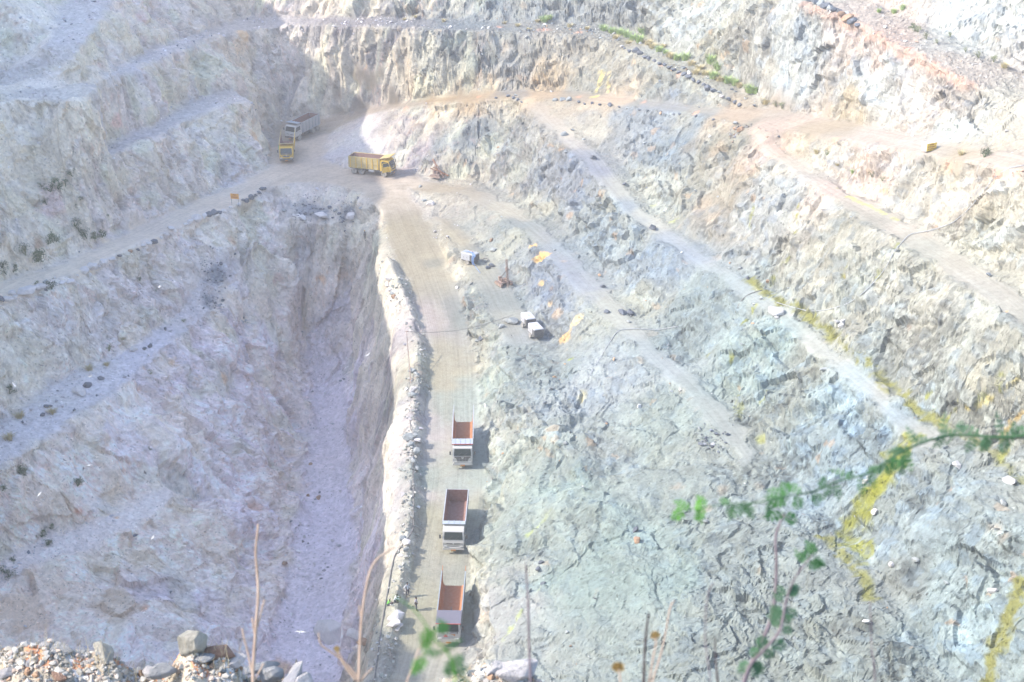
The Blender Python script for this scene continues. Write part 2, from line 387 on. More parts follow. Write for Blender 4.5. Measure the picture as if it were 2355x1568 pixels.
N = smooth(vn, F, 5); N /= np.linalg.norm(N, axis=1)[:, None]
# soften the planned surface a little, then break it up
Z0 = V[:, 2].copy()
Vs = smooth(V, F, 4)
V = np.where((road_s > .6)[:, None], V, Vs)
pitw = np.clip((9 - V[:, 2]) / 6, 0, 1) * (V[:, 0] < -13) * np.clip((V[:, 0] + 48) / 10, 0, 1) * (V[:, 1] > 125)
Vq = Vs.copy(); nz_ = np.where(pitw > 0)[0]
for _ in range(10): Vq = smooth(Vq, F, 14)
V = V * (1 - pitw[:, None]) + Vq * pitw[:, None]
P = V.copy()
east = 1 / (1 + np.exp(-(P[:, 0] + 6) / 5.0))             # 0 on the marble side, 1 on the schist side
back = 1 / (1 + np.exp(-(P[:, 1] - 262) / 6.0))
# frames: tall ribs on the marble side and the back wall, slabs dipping to the lower left on the schist side
def frame(ax, ay, az, sx, sy, sz):
    M = Matrix.Rotation(az, 3, 'Z') @ Matrix.Rotation(ay, 3, 'Y') @ Matrix.Rotation(ax, 3, 'X')
    return np.array(M) @ np.diag([1 / sx, 1 / sy, 1 / sz])
FE = frame(R(28), R(-32), R(25), 0.8, 1.0, 2.3)
FW = frame(R(8), R(14), R(-20), 0.85, 0.85, 3.0)
warp = np.stack([vnoise(P / 5.0, 201), vnoise(P / 5.0, 202), vnoise(P / 5.0, 203)], 1) * 0.9
Pw = P + warp
wob0 = P + 2.2 * warp
h = 1.0 * fbm(P / 9.0, 4, 5) * wall_s
def two(scale, s, tilt, step):
    e = east > 0.5
    out = np.zeros(len(P)); hs = np.zeros((len(P), 5)); ed = np.zeros(len(P))
    for sel, M in ((e, FE), (~e, FW)):
        if sel.any():
            a, hh, x = slabs((Pw[sel] @ M) / scale, s, tilt, step)
            out[sel] = a; hs[sel] = np.stack(hh, 1); ed[sel] = x
    return out, hs, ed
s0, h0, e0 = two(7.5, 251, 0.7, 0.7)
s1, h1, e1 = two(3.0, 301, 0.75, 0.9)
s2, h2, e2 = two(1.1, 401, 0.75, 0.9)
s3, h3, e3 = two(0.5, 501, 0.75, 1.0)
blocky = np.clip(0.75 + 0.9 * fbm(P / 14.0, 2, 77), 0.25, 1.3)
gul = fbm((P @ np.diag([1, 1, .28])) / 1.6, 3, 91)          # runnels down the faces
amp = np.where(east > .5, 0.9, 0.75) * (0.8 + 0.2 * np.clip((P[:, 1] - 130) / 90, 0, 1))
h += wall_s * blocky * (1.05 * s1 * amp + 0.36 * s2 * amp + 0.16 * s3) + wall_s * s0 * ((.9 + .7 * np.clip((10 - P[:, 2]) / 8, 0, 1)) * (1 - east) + .35 * east)
bt1 = fbm((Pw @ np.diag([1, 1, .13])) / 6.5, 3, 821); bt2 = fbm((Pw @ np.diag([1, 1, .2])) / 2.6, 3, 831)
crev = np.clip(1 - np.abs(bt1) / .045, 0, 1) + .7 * np.clip(1 - np.abs(bt2) / .05, 0, 1); crev = np.clip(crev, 0, 1)
h += wall_s * ((3.4 * np.minimum(np.abs(bt1), .45) - .7) * (1 - .45 * east) + (1.5 * np.minimum(np.abs(bt2), .4) - .3) * (1 - .3 * east))
h += pitw * 1.4 * fbm(P / 7.0, 3, 97)
h += wall_s * 0.26 * gul
gy = fbm((wob0 @ np.diag([.16, 1, .16])) / 6.0, 3, 871)
h += (1 - road_s) * (V[:, 2] < 60) * east * (1.9 * np.minimum(np.sqrt(gy * gy + .006), .4) - .4) * np.clip((215 - P[:, 1]) / 40, 0, 1)
talus = np.clip(near_toe * 1.6 - 0.15, 0, 1) * (1 - np.clip(road_s * 1.3, 0, 1))
h += (0.28 * fbm(P / 1.1, 3, 111) + 0.10 * s3 + 0.2 * fbm(P / 3.5, 2, 119)) * np.clip(talus + 0.25 * (1 - wall_s), 0, 1) * (1 - road_s)
nearbank = np.full(len(V), 1e9)
for q in np.concatenate([W['berm'], W['pit_r']])[::3]: nearbank = np.minimum(nearbank, ((P[:, :2] - q[:2]) ** 2).sum(1))
calm = 1 - 0.8 * np.exp(-nearbank / 14.0)
h *= calm
h += 0.06 * fbm(P / 2.5, 2, 131) * road_s
# keep roads clean: displacement fades to nothing on them
V = P + N * (h * (1 - np.clip(road_s, 0, 1) * 0.93))[:, None]
# the rubble bank between haul road and pit stands a little higher and is lumpy
bl = W['berm']
bt = np.full(len(V), 1e9)
for q in bl[::2]:
    bt = np.minimum(bt, (V[:, 0] - q[0]) ** 2 + (V[:, 1] - q[1]) ** 2)
bank = np.exp(-bt / 1.8) * (V[:, 2] > 5)
V[:, 2] += bank * (0.25 + 0.45 * fbm(P / 1.3, 3, 141)) * (1 - road_s * .8)
# ------------------------------------------------------------------ rock and soil colours, with light and shade partly put in
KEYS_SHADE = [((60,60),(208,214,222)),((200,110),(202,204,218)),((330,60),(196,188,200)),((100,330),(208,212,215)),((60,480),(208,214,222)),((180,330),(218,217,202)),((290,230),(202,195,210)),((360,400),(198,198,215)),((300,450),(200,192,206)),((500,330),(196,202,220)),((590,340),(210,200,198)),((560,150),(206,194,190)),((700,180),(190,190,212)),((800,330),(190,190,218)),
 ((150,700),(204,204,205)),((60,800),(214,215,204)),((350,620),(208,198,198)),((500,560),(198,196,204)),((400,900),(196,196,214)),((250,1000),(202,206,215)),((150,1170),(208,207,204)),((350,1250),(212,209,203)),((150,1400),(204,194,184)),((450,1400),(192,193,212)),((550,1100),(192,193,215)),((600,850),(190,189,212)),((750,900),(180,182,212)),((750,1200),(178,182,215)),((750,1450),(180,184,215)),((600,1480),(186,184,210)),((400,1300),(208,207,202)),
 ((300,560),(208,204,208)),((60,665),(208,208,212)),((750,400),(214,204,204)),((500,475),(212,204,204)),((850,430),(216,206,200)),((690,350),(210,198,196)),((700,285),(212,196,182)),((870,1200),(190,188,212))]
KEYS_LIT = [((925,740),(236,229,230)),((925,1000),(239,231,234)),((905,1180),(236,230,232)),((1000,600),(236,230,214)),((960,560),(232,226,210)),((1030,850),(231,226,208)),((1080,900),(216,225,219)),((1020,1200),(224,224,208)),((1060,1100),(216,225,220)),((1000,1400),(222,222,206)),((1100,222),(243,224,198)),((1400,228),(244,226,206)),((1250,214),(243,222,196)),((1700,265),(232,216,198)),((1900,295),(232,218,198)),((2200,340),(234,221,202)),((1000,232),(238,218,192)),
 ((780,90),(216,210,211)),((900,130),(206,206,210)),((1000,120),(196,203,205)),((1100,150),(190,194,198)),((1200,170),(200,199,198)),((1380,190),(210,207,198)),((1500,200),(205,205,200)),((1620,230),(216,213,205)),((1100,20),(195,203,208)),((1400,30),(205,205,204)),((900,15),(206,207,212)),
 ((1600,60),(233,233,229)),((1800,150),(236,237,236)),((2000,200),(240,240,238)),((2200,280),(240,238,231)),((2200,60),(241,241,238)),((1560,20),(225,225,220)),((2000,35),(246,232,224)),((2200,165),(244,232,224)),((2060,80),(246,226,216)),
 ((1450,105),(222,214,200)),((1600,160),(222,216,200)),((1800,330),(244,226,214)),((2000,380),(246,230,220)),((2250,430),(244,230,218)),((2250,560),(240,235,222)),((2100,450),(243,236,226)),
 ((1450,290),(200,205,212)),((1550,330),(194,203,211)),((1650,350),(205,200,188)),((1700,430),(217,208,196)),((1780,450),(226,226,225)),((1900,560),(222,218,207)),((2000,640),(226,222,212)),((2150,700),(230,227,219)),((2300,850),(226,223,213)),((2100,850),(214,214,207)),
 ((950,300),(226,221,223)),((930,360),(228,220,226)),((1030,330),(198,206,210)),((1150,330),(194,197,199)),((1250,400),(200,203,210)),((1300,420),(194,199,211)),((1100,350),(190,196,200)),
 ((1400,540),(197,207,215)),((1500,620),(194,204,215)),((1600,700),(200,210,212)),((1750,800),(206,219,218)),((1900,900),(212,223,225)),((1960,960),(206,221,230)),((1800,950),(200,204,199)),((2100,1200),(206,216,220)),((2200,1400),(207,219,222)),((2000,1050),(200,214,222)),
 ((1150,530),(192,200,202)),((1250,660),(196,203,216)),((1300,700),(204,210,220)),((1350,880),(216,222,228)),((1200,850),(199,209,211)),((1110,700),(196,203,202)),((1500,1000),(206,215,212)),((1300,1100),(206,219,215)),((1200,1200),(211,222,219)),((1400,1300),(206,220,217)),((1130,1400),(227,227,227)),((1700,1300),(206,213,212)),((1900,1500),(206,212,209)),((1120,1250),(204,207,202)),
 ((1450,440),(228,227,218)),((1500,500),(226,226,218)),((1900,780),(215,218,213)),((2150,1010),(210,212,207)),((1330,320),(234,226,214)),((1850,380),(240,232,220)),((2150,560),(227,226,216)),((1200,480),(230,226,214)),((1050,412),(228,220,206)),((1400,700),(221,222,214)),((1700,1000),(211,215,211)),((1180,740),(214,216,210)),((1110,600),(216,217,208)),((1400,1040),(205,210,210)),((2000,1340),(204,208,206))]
kp = []; kc = []  # shaded samples raised, sunlit ones lowered: light balance put into the colour
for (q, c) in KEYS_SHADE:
    dim_ = .62 if (q[0] > 640 and q[1] < 450) else (.72 if q[0] > 540 and q[1] < 260 else (.86 if q[1] < 520 else 1.0))  # shaded samples dimmed by place so the shadow edge shows: shade in colour
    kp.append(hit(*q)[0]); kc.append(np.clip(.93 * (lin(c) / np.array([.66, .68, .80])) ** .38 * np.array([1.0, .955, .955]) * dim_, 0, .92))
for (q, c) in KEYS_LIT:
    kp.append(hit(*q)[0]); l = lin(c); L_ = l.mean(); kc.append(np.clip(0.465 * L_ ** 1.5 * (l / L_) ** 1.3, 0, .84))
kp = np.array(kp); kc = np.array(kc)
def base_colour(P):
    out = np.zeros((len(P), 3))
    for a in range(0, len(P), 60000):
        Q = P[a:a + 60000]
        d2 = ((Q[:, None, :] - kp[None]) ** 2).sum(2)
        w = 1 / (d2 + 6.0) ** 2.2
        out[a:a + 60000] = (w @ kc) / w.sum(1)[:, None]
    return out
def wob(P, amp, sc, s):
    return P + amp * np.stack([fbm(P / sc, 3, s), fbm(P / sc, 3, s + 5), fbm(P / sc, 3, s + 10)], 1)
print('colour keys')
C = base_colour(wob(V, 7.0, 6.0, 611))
def mix(C, col, w):
    w = np.clip(w, 0, 1)[:, None]
    return C * (1 - w) + np.asarray(col) * w
wl_ = wall_s
west = (1 - east)
# tone of each slab, big and small
C *= (1 + (h1[:, 4] - .5)[:, None] * 0.20 * wl_[:, None]) * (1 + (h2[:, 4] - .5)[:, None] * 0.22 * wl_[:, None]) * (1 + (h3[:, 4] - .5)[:, None] * 0.14 * wl_[:, None])
C *= (1 + 0.10 * fbm(V / 2.2, 4, 640))[:, None]
# rust-stained slabs among the blue ones, warm and cool casts
orange = lin((226, 176, 128)); cream = lin((232, 214, 182)); blue = lin((176, 188, 204)); dark = lin((112, 118, 122)); pink = lin((230, 190, 182))
m = ((h2[:, 0] > 0.975) & (e2 > 0.06)) * wl_ * (fbm(V / 10, 2, 650) > 0.0)
C = mix(C, orange * .6, m * 0.35)
m = ((h1[:, 1] > 0.86)) * wl_ * (fbm(V / 4, 2, 655) * 0.5 + .5)
C = mix(C, C * np.array([1.12, 1.06, .94]), m * 0.7)
m = ((h2[:, 1] > 0.80)) * wl_ * east
C = mix(C, C * np.array([.86, .93, 1.05]), m * 0.8)
# broken dark schist in random patches
dk = np.clip((fbm(V / 5.5, 4, 660) - 0.12) * 3.2, 0, 1) * (h3[:, 2] > 0.45) * np.clip(wl_ * 1.5, 0, 1)
C = mix(C, C * 0.5, dk * east * 0.85 + dk * (1 - east) * .25)
# veins of rust and rose through the marble, dust streaks down the faces
sv = fbm((wob(V, 2.0, 4.0, 700) @ FW) / 1.7, 3, 670)
C = mix(C, lin((222, 186, 176)), np.clip(1 - np.abs(sv - 0.12) * 14, 0, 1) * (1 - east) * wl_ * 0.40 * (fbm(V / 12, 2, 672) > -.15))
C = mix(C, lin((205, 160, 120)), np.clip(1 - np.abs(sv + 0.22) * 20, 0, 1) * (1 - east) * wl_ * 0.45 * (fbm(V / 9, 2, 674) > .1))
C = mix(C, lin((212, 218, 196)), np.clip((fbm((V @ FW) / 4.5, 3, 678) - .12) * 4, 0, 1) * (1 - east) * wl_ * 0.55)
C = mix(C, np.clip(C * 1.35, 0, .8), np.clip((fbm((V @ FE) / 3.0, 3, 690) - .15) * 4, 0, 1) * east * wl_ * 0.6)
rg1 = np.abs(fbm((wob(V, 1.2, 2.0, 740) @ FW) / 1.5, 4, 741)); rg2 = np.abs(fbm(wob(V, 1.0, 2.0, 745) / 2.6, 4, 746))  # thin crack lines, their occlusion painted as darker colour
C = mix(C, C * np.array([.55, .55, .60]), np.clip(1 - rg1 / .03, 0, 1) * wl_ * west * .7 * (fbm(V / 5, 2, 748) > -.25))
C = mix(C, C * np.array([.62, .58, .56]), np.clip(1 - rg2 / .022, 0, 1) * wl_ * (.5 - .3 * east) * np.clip(fbm(V / 5, 3, 749) * 5, 0, 1))
C = mix(C, C * np.array([.60, .60, .64]), crev * wl_ * (.5 - .3 * east))  # creases darkened in the colour, standing in for their shade
C = mix(C, lin((238, 228, 208)) * .9, (h0[:, 1] > .62) * wl_ * west * .42)
C = mix(C, C * np.array([.84, .84, .90]), (h0[:, 2] > .72) * wl_ * west * .7)
C = mix(C, np.clip(C * np.array([1.12, 1.16, 1.2]), 0, .8), (h1[:, 2] > .74) * wl_ * east * .8)
for M_, s_, sp_ in ((FE, 1401, 1.5), (FE @ np.array(Matrix.Rotation(R(70), 3, 'Z')), 1411, 2.1)):
    q_ = (wob(V, .5, 3.0, s_) @ M_)[:, 0] / sp_; q_ = np.abs(q_ - np.round(q_))
    C = mix(C, C * .52, np.clip(1 - q_ / .035, 0, 1) * wl_ * east * .5 * np.clip(fbm(V / 2.8, 3, s_ + 3) * 5, 0, 1))
q_ = (wob(V, .6, 3.0, 1421) @ FW)[:, 0] / 2.2; q_ = np.abs(q_ - np.round(q_)); C = mix(C, C * np.array([.55, .53, .56]), np.clip(1 - q_ / .03, 0, 1) * wl_ * west * .8 * np.clip(fbm(V / 3.5, 3, 1424) * 5, 0, 1))
# joints: thin dark lines where slabs meet
jt = np.clip(1 - e1 * 26, 0, 1) * 0.25 * (fbm(V / 4, 3, 698) > .15) + np.clip(1 - e2 * 13, 0, 1) * 0.22
C = mix(C, C * 0.42, jt * wl_ * (0.35 + 0.65 * (fbm(V / 6, 2, 699) > 0)))
# talus: grey dust with pale and dark stones
tl = talus * (1 - road_s)
C = mix(C, C * (0.80 + 0.16 * (h3[:, 3:4] > .6)), tl * 0.8)
C = mix(C, C * np.array([.92, .93, .96]), tl * west * .9)
C = mix(C, lin((232, 226, 206)) * .92, np.clip((fbm((wob(V, 2, 4, 720) @ FW) / 3.2, 3, 721) + .05) * 2.2, 0, 1) * wl_ * west * .55)
C = mix(C, C * .72, np.clip((-fbm((wob(V, 1, 2, 730) @ FW) / 1.1, 4, 731) - .16) * 5, 0, 1) * wl_ * west * .6)
# ---- stains and patches seen in the photograph, placed on the ground they lie on
def patch(q, r, col, s, k=0.85, st=(1, 1, 1), soft=.5):
    """rounded stain at frame point q with radius r metres"""
    global C
    c, n = hit(*q)
    sel = np.where(((V - c) ** 2).sum(1) < (r * 2.6) ** 2)[0]
    if not len(sel): return
    D = (V[sel] - c) * np.array(st)
    d = np.linalg.norm(D, axis=1) / r + 0.65 * fbm(V[sel] / (0.5 * r + .3), 3, s)
    w = np.clip((1 - d) / soft, 0, 1) * k
    C[sel] = C[sel] * (1 - w[:, None]) + np.asarray(col) * w[:, None]
def streak(pts, wid, col, s, k=0.8, brk=0.0, fade_road=0.0):
    """stain that runs along a line, half-width wid metres"""
    global C
    Q = np.array([hit(*p)[0] for p in [(a[0] + (b[0] - a[0]) * t, a[1] + (b[1] - a[1]) * t) for a, b in zip(pts[:-1], pts[1:]) for t in np.linspace(0, 1, max(3, int(math.hypot(b[0] - a[0], b[1] - a[1]) / 7)))]])
    lo, hi = Q.min(0) - wid * 2 - 1, Q.max(0) + wid * 2 + 1
    sel = np.where(((V > lo) & (V < hi)).all(1))[0]
    if not len(sel): return
    d = np.full(len(sel), 1e9); X = V[sel] + 0.5 * wid * np.stack([fbm(V[sel] / (wid + .3), 3, s), fbm(V[sel] / (wid + .3), 3, s + 3), fbm(V[sel] / (wid + .3), 3, s + 6)], 1)
    for q in Q: d = np.minimum(d, ((X - q) ** 2).sum(1))
    d = np.sqrt(d) / wid + 0.8 * fbm(V[sel] / (0.35 + wid * .3), 4, s + 20) + .25
    w = np.clip((1.15 - d) / .5, 0, 1) * k
    if brk: w *= np.clip((fbm(V[sel] / 0.9, 3, s + 40) + 1 - brk) * 2, 0, 1)
    C[sel] = C[sel] * (1 - w[:, None]) + np.asarray(col) * w[:, None]
ALG = lin((166, 166, 66)) * .62; ALG2 = lin((146, 144, 84)) * .72; OCH = lin((200, 166, 92)) * .75; RED = lin((236, 168, 140)); WET = lin((128, 132, 124))
streak([(1725,645),(1790,690),(1840,715),(1900,760),(1960,810),(2040,880),(2100,935),(2160,975)], 1.05, ALG2, 800, .95)
streak([(2160,975),(2230,1010),(2290,1050),(2354,1110)], .8, ALG2, 805, .6, .3)
streak([(1950,452),(2010,480),(2060,505)], .5, lin((176,178,110)), 810, .75)
streak([(1925,432),(1980,432),(2040,440)], .3, lin((150,150,100)), 812, .6)
streak([(1836,455),(1826,500),(1832,560),(1815,595)], .45, ALG, 815, .9)
streak([(1815,595),(1790,625),(1765,655)], .45, ALG, 818, .7, .3)
streak([(1962,520),(1958,560),(1942,620),(1945,660)], .4, OCH, 820, .65, .2)
streak([(1925,640),(1905,660),(1895,680)], .4, ALG, 822, .5, .3)
streak([(1738,700),(1710,740),(1692,790),(1680,830)], .40, ALG, 825, .8, .1)
streak([(1690,900),(1698,960),(1705,930)], .5, ALG, 827, .5, .3)
streak([(1850,1140),(1800,1180)], .2, ALG, 828, .3)
streak([(2225,815),(2170,870),(2130,915)], .28, ALG, 830, .8)
streak([(2325,760),(2290,800),(2270,850),(2245,870)], .40, OCH * .8, 832, .85)
streak([(2180,965),(2230,940),(2300,900),(2340,870)], .5, lin((190,170,90)), 834, .55, .35)
streak([(2300,1010),(2340,950)], .7, OCH, 836, .6, .2)
streak([(2085,1015),(2060,1070),(2015,1115),(1975,1165),(1945,1210),(1975,1260)], 1.6, ALG * 1.05, 840, .85, .3)
streak([(2040,1050),(2030,1100),(1990,1150),(1985,1230),(1990,1270)], 1.2, ALG, 841, .8, .35)
for q_, s_ in (([(1975,560),(1965,600),(1940,640)], 1101), ([(2215,905),(2190,960),(2170,990)], 1103), ([(2270,900),(2240,930)], 1105), ([(2300,860),(2290,900)], 1107), ([(1870,470),(1850,500)], 1109), ([(2060,560),(2040,600),(2020,640)], 1111), ([(1735,470),(1725,520)], 1113), ([(1640,780),(1625,820)], 1115), ([(1770,880),(1750,920)], 1117), ([(2330,1010),(2300,1060)], 1119), ([(1960,1210),(1990,1300)], 1121)): streak(q_, .5, ALG * 1.1, s_, .6, .35)
streak([(2040,1060),(1990,1180),(1960,1230)], .9, ALG, 842, .8, .3)
streak([(1900,1235),(1935,1265),(1960,1300),(1985,1330),(2003,1368)], 1.1, ALG2 * 1.1, 845, .9)
streak([(1780,1010),(1700,960)], .1, ALG, 846, .1)
streak([(2354,1330),(2330,1400),(2300,1470),(2275,1540),(2262,1568)], 1.25, ALG2, 850, .95, .2)
streak([(1385,165),(1375,200),(1368,222)], .8, lin((206,186,120)), 855, .8, .3)
streak([(1400,165),(1398,210)], .5, lin((214,192,130)), 857, .6, .3)
streak([(1235,1345),(1200,1400),(1175,1440),(1160,1480)], .45, lin((180,188,120)), 860, .7, .2)
streak([(1215,1230),(1255,1190),(1280,1165)], .5, lin((168,176,120)), 862, .75, .2)
streak([(1262,1180),(1230,1250)], 1.2, WET * 1.1, 864, .5, .1)
for q, r, s in [((1150,1330), 1.2, 870), ((1110,1290), 1.6, 871), ((1090,1350), 1.2, 872), ((1060,1400), 1.0, 874), ((1090,880), 1.0, 875), ((1085,1110), .8, 876)]:
    patch(q, r, WET * 1.25, s, .6)
patch((1312,828), .45, lin((150,160,80)), 880, .9)
patch((1750,1010), 1.0, lin((160,160,90)), 881, .7, soft=.8)
patch((1500, 470), .6, lin((170,170,110)), 882, .5)
patch((1548,510), .8, lin((170,170,110)), 883, .6)
patch((1246,585), 1.35, lin((238,194,130)) * .72, 884, .95, (1, 1, .6), .2); patch((1226,562), .8, lin((238,194,140)) * .72, 885, .9, (1, 1, .6), .2)
patch((1243,650), .7, lin((240,204,150)) * .72, 886, .85, soft=.25); patch((1265,700), .4, lin((236,200,160)) * .72, 887, .8, soft=.3)
patch((1325,735), 1.3, lin((236,214,170)) * .8, 888, .8, soft=.3); patch((1300,772), 1.1, lin((236,196,140)) * .72, 889, .8, soft=.3); patch((1280,720), 1.0, lin((234,200,168)) * .72, 890, .5)
patch((1365,870), 2.0, lin((206,212,214)) * .55, 891, .85, (1, 1, .7), .25); patch((1340,915), 1.0, lin((236,222,176)) * .72, 892, .7)
for q, r, s in [((1160,105), 1.4, 893), ((1060,190), .8, 894), ((1295,600), .6, 895), ((1130,500), .9, 896), ((1650,345), 2.6, 897), ((1640,500), 1.4, 898), ((1610,470), 2.0, 899), ((1700,385), 1.6, 900), ((1265,340), .6, 901), ((1090,380), .7, 902), ((1190,620), .5, 903), ((1115,905), .7, 904), ((1440,375), .6, 905), ((1745,1310), .5, 906), ((2290,1210), .9, 907), ((2310,1240), .7, 908), ((1660,1130), .8, 909), ((1560,1120), .9, 910), ((1750,1110), .8, 911)]:
    patch(q, r, lin((214, 188, 164)) * .7, s, .4, (1, 1, .6), .8)
for q, r, s in [((2090,110), 1.3, 920), ((2150,140), 1.2, 921), ((2200,185), 1.0, 922), ((1960,35), 1.2, 923), ((2020,75), 1.2, 924), ((1740,300), .9, 925), ((1800,340), .8, 926), ((1920,320), 1.1, 927), ((2000,360), .8, 928), ((2180,385), 1.2, 929), ((2290,395), 1.5, 930), ((2340,400), 1.2, 931), ((930,248), 1.0, 932), ((1000,240), .7, 933), ((1100,222), .6, 934), ((1330,222), .8, 935), ((1150,62), 1.0, 936), ((1250,68), 1.3, 937), ((1330,75), 1.2, 938), ((1520,150), .8, 939), ((1480,235), .8, 940), ((1600,258), .7, 941), ((1560,170), .9, 942)]:
    patch(q, r * (.62 if q[0] > 1950 and q[1] < 200 else .9), RED, s, .55, soft=.9)
# rust and rose patches of the marble side
for q, r, col, s in [((585,1165), 1.9, (196,166,150), 950), ((183,1175), .7, (190,120,80), 951), ((268,1190), .5, (214,170,110), 952), ((545,1075), 1.0, (206,170,130), 953), ((632,1070), 1.1, (196,160,150), 954), ((335,1400), .7, (200,160,130), 955), ((470,1405), .5, (160,110,70), 956), ((650,1530), 2.2, (190,160,130), 957), ((590,310), 1.6, (214,180,146), 958), ((595,285), 1.3, (210,178,150), 959), ((560,80), 1.6, (222,190,150), 960), ((555,110), 2.2, (222,200,176), 961), ((560,200), 2.6, (206,186,176), 962), ((560,160), 2.2, (212,194,178), 963), ((790,640), 1.4, (206,176,150), 964), ((740,640), 1.2, (210,180,150), 965), ((270,280), 1.6, (222,186,180), 966), ((380,240), 1.4, (216,190,196), 967), ((240,150), 1.2, (210,184,180), 968), ((325,40), 2.2, (210,186,190), 969), ((120,470), 3.0, (224,202,206), 970), ((90,560), 1.2, (176,150,130), 971), ((520,870), 1.6, (222,196,160), 972), ((400,830), 1.0, (222,196,160), 973), ((340,900), 1.2, (224,204,170), 974), ((530,560), 1.2, (206,176,150), 975), ((265,1400), 3.5, (212,200,180), 976), ((60,1420), 4.5, (212,194,172), 977), ((240,1160), 2.2, (206,206,200), 978), ((460,1330), 1.5, (206,198,180), 979), ((340,1290), 2.8, (218,210,190), 980), ((640,640), 1.3, (200,176,165), 981)]:
    patch(q, r, lin(col), s, .75, soft=.45)
for q, r, s in [((500,640), 2.0, 985), ((480,690), 1.6, 986), ((470,650), 1.2, 987), ((560,735), .6, 988), ((700,480), 2.5, 989), ((800,488), 2.0, 990), ((660,470), 1.6, 991), ((740,490), 2.0, 992), ((500,620), 1.2, 993)]:
    patch(q, r, lin((128, 136, 148)), s, .8, soft=.7)
DUST = lin((238, 216, 186)) * .86
for q, r, s in [((700,290), 4, 998), ((660,340), 3, 999)]:
    patch(q, r, DUST, s, .22, soft=1)
streak([(1000,640),(1012,720),(1022,800),(1025,880),(1030,950),(1025,1040),(1015,1120),(1008,1200),(1000,1300),(985,1400)], 1.0, lin((196,193,180)) * .62, 1040, .3)
streak([(1850,8),(1930,45),(2010,85),(2090,125),(2170,165),(2230,195)], 1.5, lin((238,190,168)) * .55, 1050, .6, .2)
streak([(2090,525),(2150,580)], .1, ALG, 1052, .1)
# thin soil drifts on the floor of the roads, and grain everywhere
C = mix(C, C * np.array([.93, .94, .95]), np.clip(fbm(V / 3, 3, 1010) * 2, 0, 1) * road_s * .7)
C = C * (1 - (road_s * west)[:, None] * np.array([.20, .25, .34])) * (1 - (road_s * east)[:, None] * np.array([-.12, -.12, -.08]))  # western roads darkened and warmed: strong skylight offset in their colour
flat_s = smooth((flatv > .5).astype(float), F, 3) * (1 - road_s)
C = C * (1 - (flat_s * west * (V[:, 2] > 0))[:, None] * np.array([.12, .10, .06])) * (1 - (west * np.clip((V[:, 2] - 15) / 15, 0, 1))[:, None] * np.array([.0, .03, .10]))  # ledges and upper western rock toned down in colour against the blue skylight
C = np.clip(C, 0.02, 0.9)
# lane coordinates of the roads for their wheel marks
UVL = np.zeros((len(V), 2))
def lane(l, r, sel):
    A, B = W[l], W[r]
    ta = np.linspace(0, 1, 90)
    def rs(P):
        d = np.r_[0, np.cumsum(np.linalg.norm(np.diff(P[:, :2], axis=0), axis=1))]
        return np.stack([np.interp(ta * d[-1], d, P[:, k]) for k in range(2)], 1)
    M = 0.5 * (rs(A) + rs(B)); cum = np.r_[0, np.cumsum(np.linalg.norm(np.diff(M, axis=0), axis=1))]
    idx = np.where(sel)[0]; X = V[idx, :2]
    best = np.full(len(idx), 1e9); u = np.zeros(len(idx)); t = np.zeros(len(idx))
    for k in range(len(M) - 1):
        d = M[k + 1] - M[k]; L = np.linalg.norm(d); d = d / L
        s = np.clip((X - M[k]) @ d, 0, L); q = M[k] + s[:, None] * d
        v = X - q; dd = (v ** 2).sum(1); m = dd < best
        side = d[0] * v[:, 1] - d[1] * v[:, 0]
        best[m] = dd[m]; u[m] = (np.sign(side) * np.sqrt(dd))[m]; t[m] = (cum[k] + s)[m]
    UVL[idx, 0] = u; UVL[idx, 1] = t
vreg = np.zeros(len(V), int)
for k in range(3): vreg[F[isroad, k]] = reg[isroad]
r4_s = smooth((vreg == 5).astype(float), F, 2); C = C * (1 - .16 * r4_s[:, None]); up_s = smooth((vreg == 3).astype(float), F, 2); hr_s = smooth((vreg == 1).astype(float), F, 2) * east; C = C * (1 - .22 * up_s[:, None]) * (1 + .20 * hr_s[:, None]); C = C * (1 + (west * (1 - road_s) * np.clip((12 - V[:, 2]) / 8, 0, 1))[:, None] * np.array([.14, .07, .06])) * (1 + (east * (1 - road_s))[:, None] * np.array([-.02, .015, -.035])); C = np.clip(C, .02, .92)  # western pit rock lightened in the colour to lift its shade
lane('road_l', 'road_r', vreg == 1); lane('r7_in', 'r7_out', vreg == 2); 
lane('b3_out', 'b3_in', vreg == 4); lane('b4_out', 'b4_in', vreg == 5); lane('b5_out', 'b5_in', vreg == 6); lane('b6_out', 'b6_in', vreg == 7)
W['up_a'] = np.concatenate([W['r2_out'], W['r2_mid'], W['r2_end']]); W['up_b'] = np.concatenate([W['r2_in'][4:], W['wa_toe']])
lane('up_a', 'up_b', vreg == 3)
print('coloured')

# ------------------------------------------------------------------ materials
def new_mat(name):
    m = bpy.data.materials.new(name); m.use_nodes = True
    nt = m.node_tree; nt.nodes.clear()
    o = nt.nodes.new('ShaderNodeOutputMaterial'); b = nt.nodes.new('ShaderNodeBsdfPrincipled')
    nt.links.new(b.outputs[0], o.inputs[0])
    return m, nt, b
def nd(nt, t, **k):
    n = nt.nodes.new(t)
    for a, v in k.items():
        if a in n.inputs.keys() if isinstance(a, str) and a[0].isupper() else False: n.inputs[a].default_value = v
        else: setattr(n, a, v)
    return n
def ramp(nt, src, stops):
    r = nt.nodes.new('ShaderNodeValToRGB'); nt.links.new(src, r.inputs[0])
    e = r.color_ramp.elements
    while len(e) < len(stops): e.new(0.5)
    for x, (p, c) in zip(e, stops):
        x.position = p; x.color = (c, c, c, 1) if not hasattr(c, '__len__') else (*c, 1)
    return r.outputs[0]
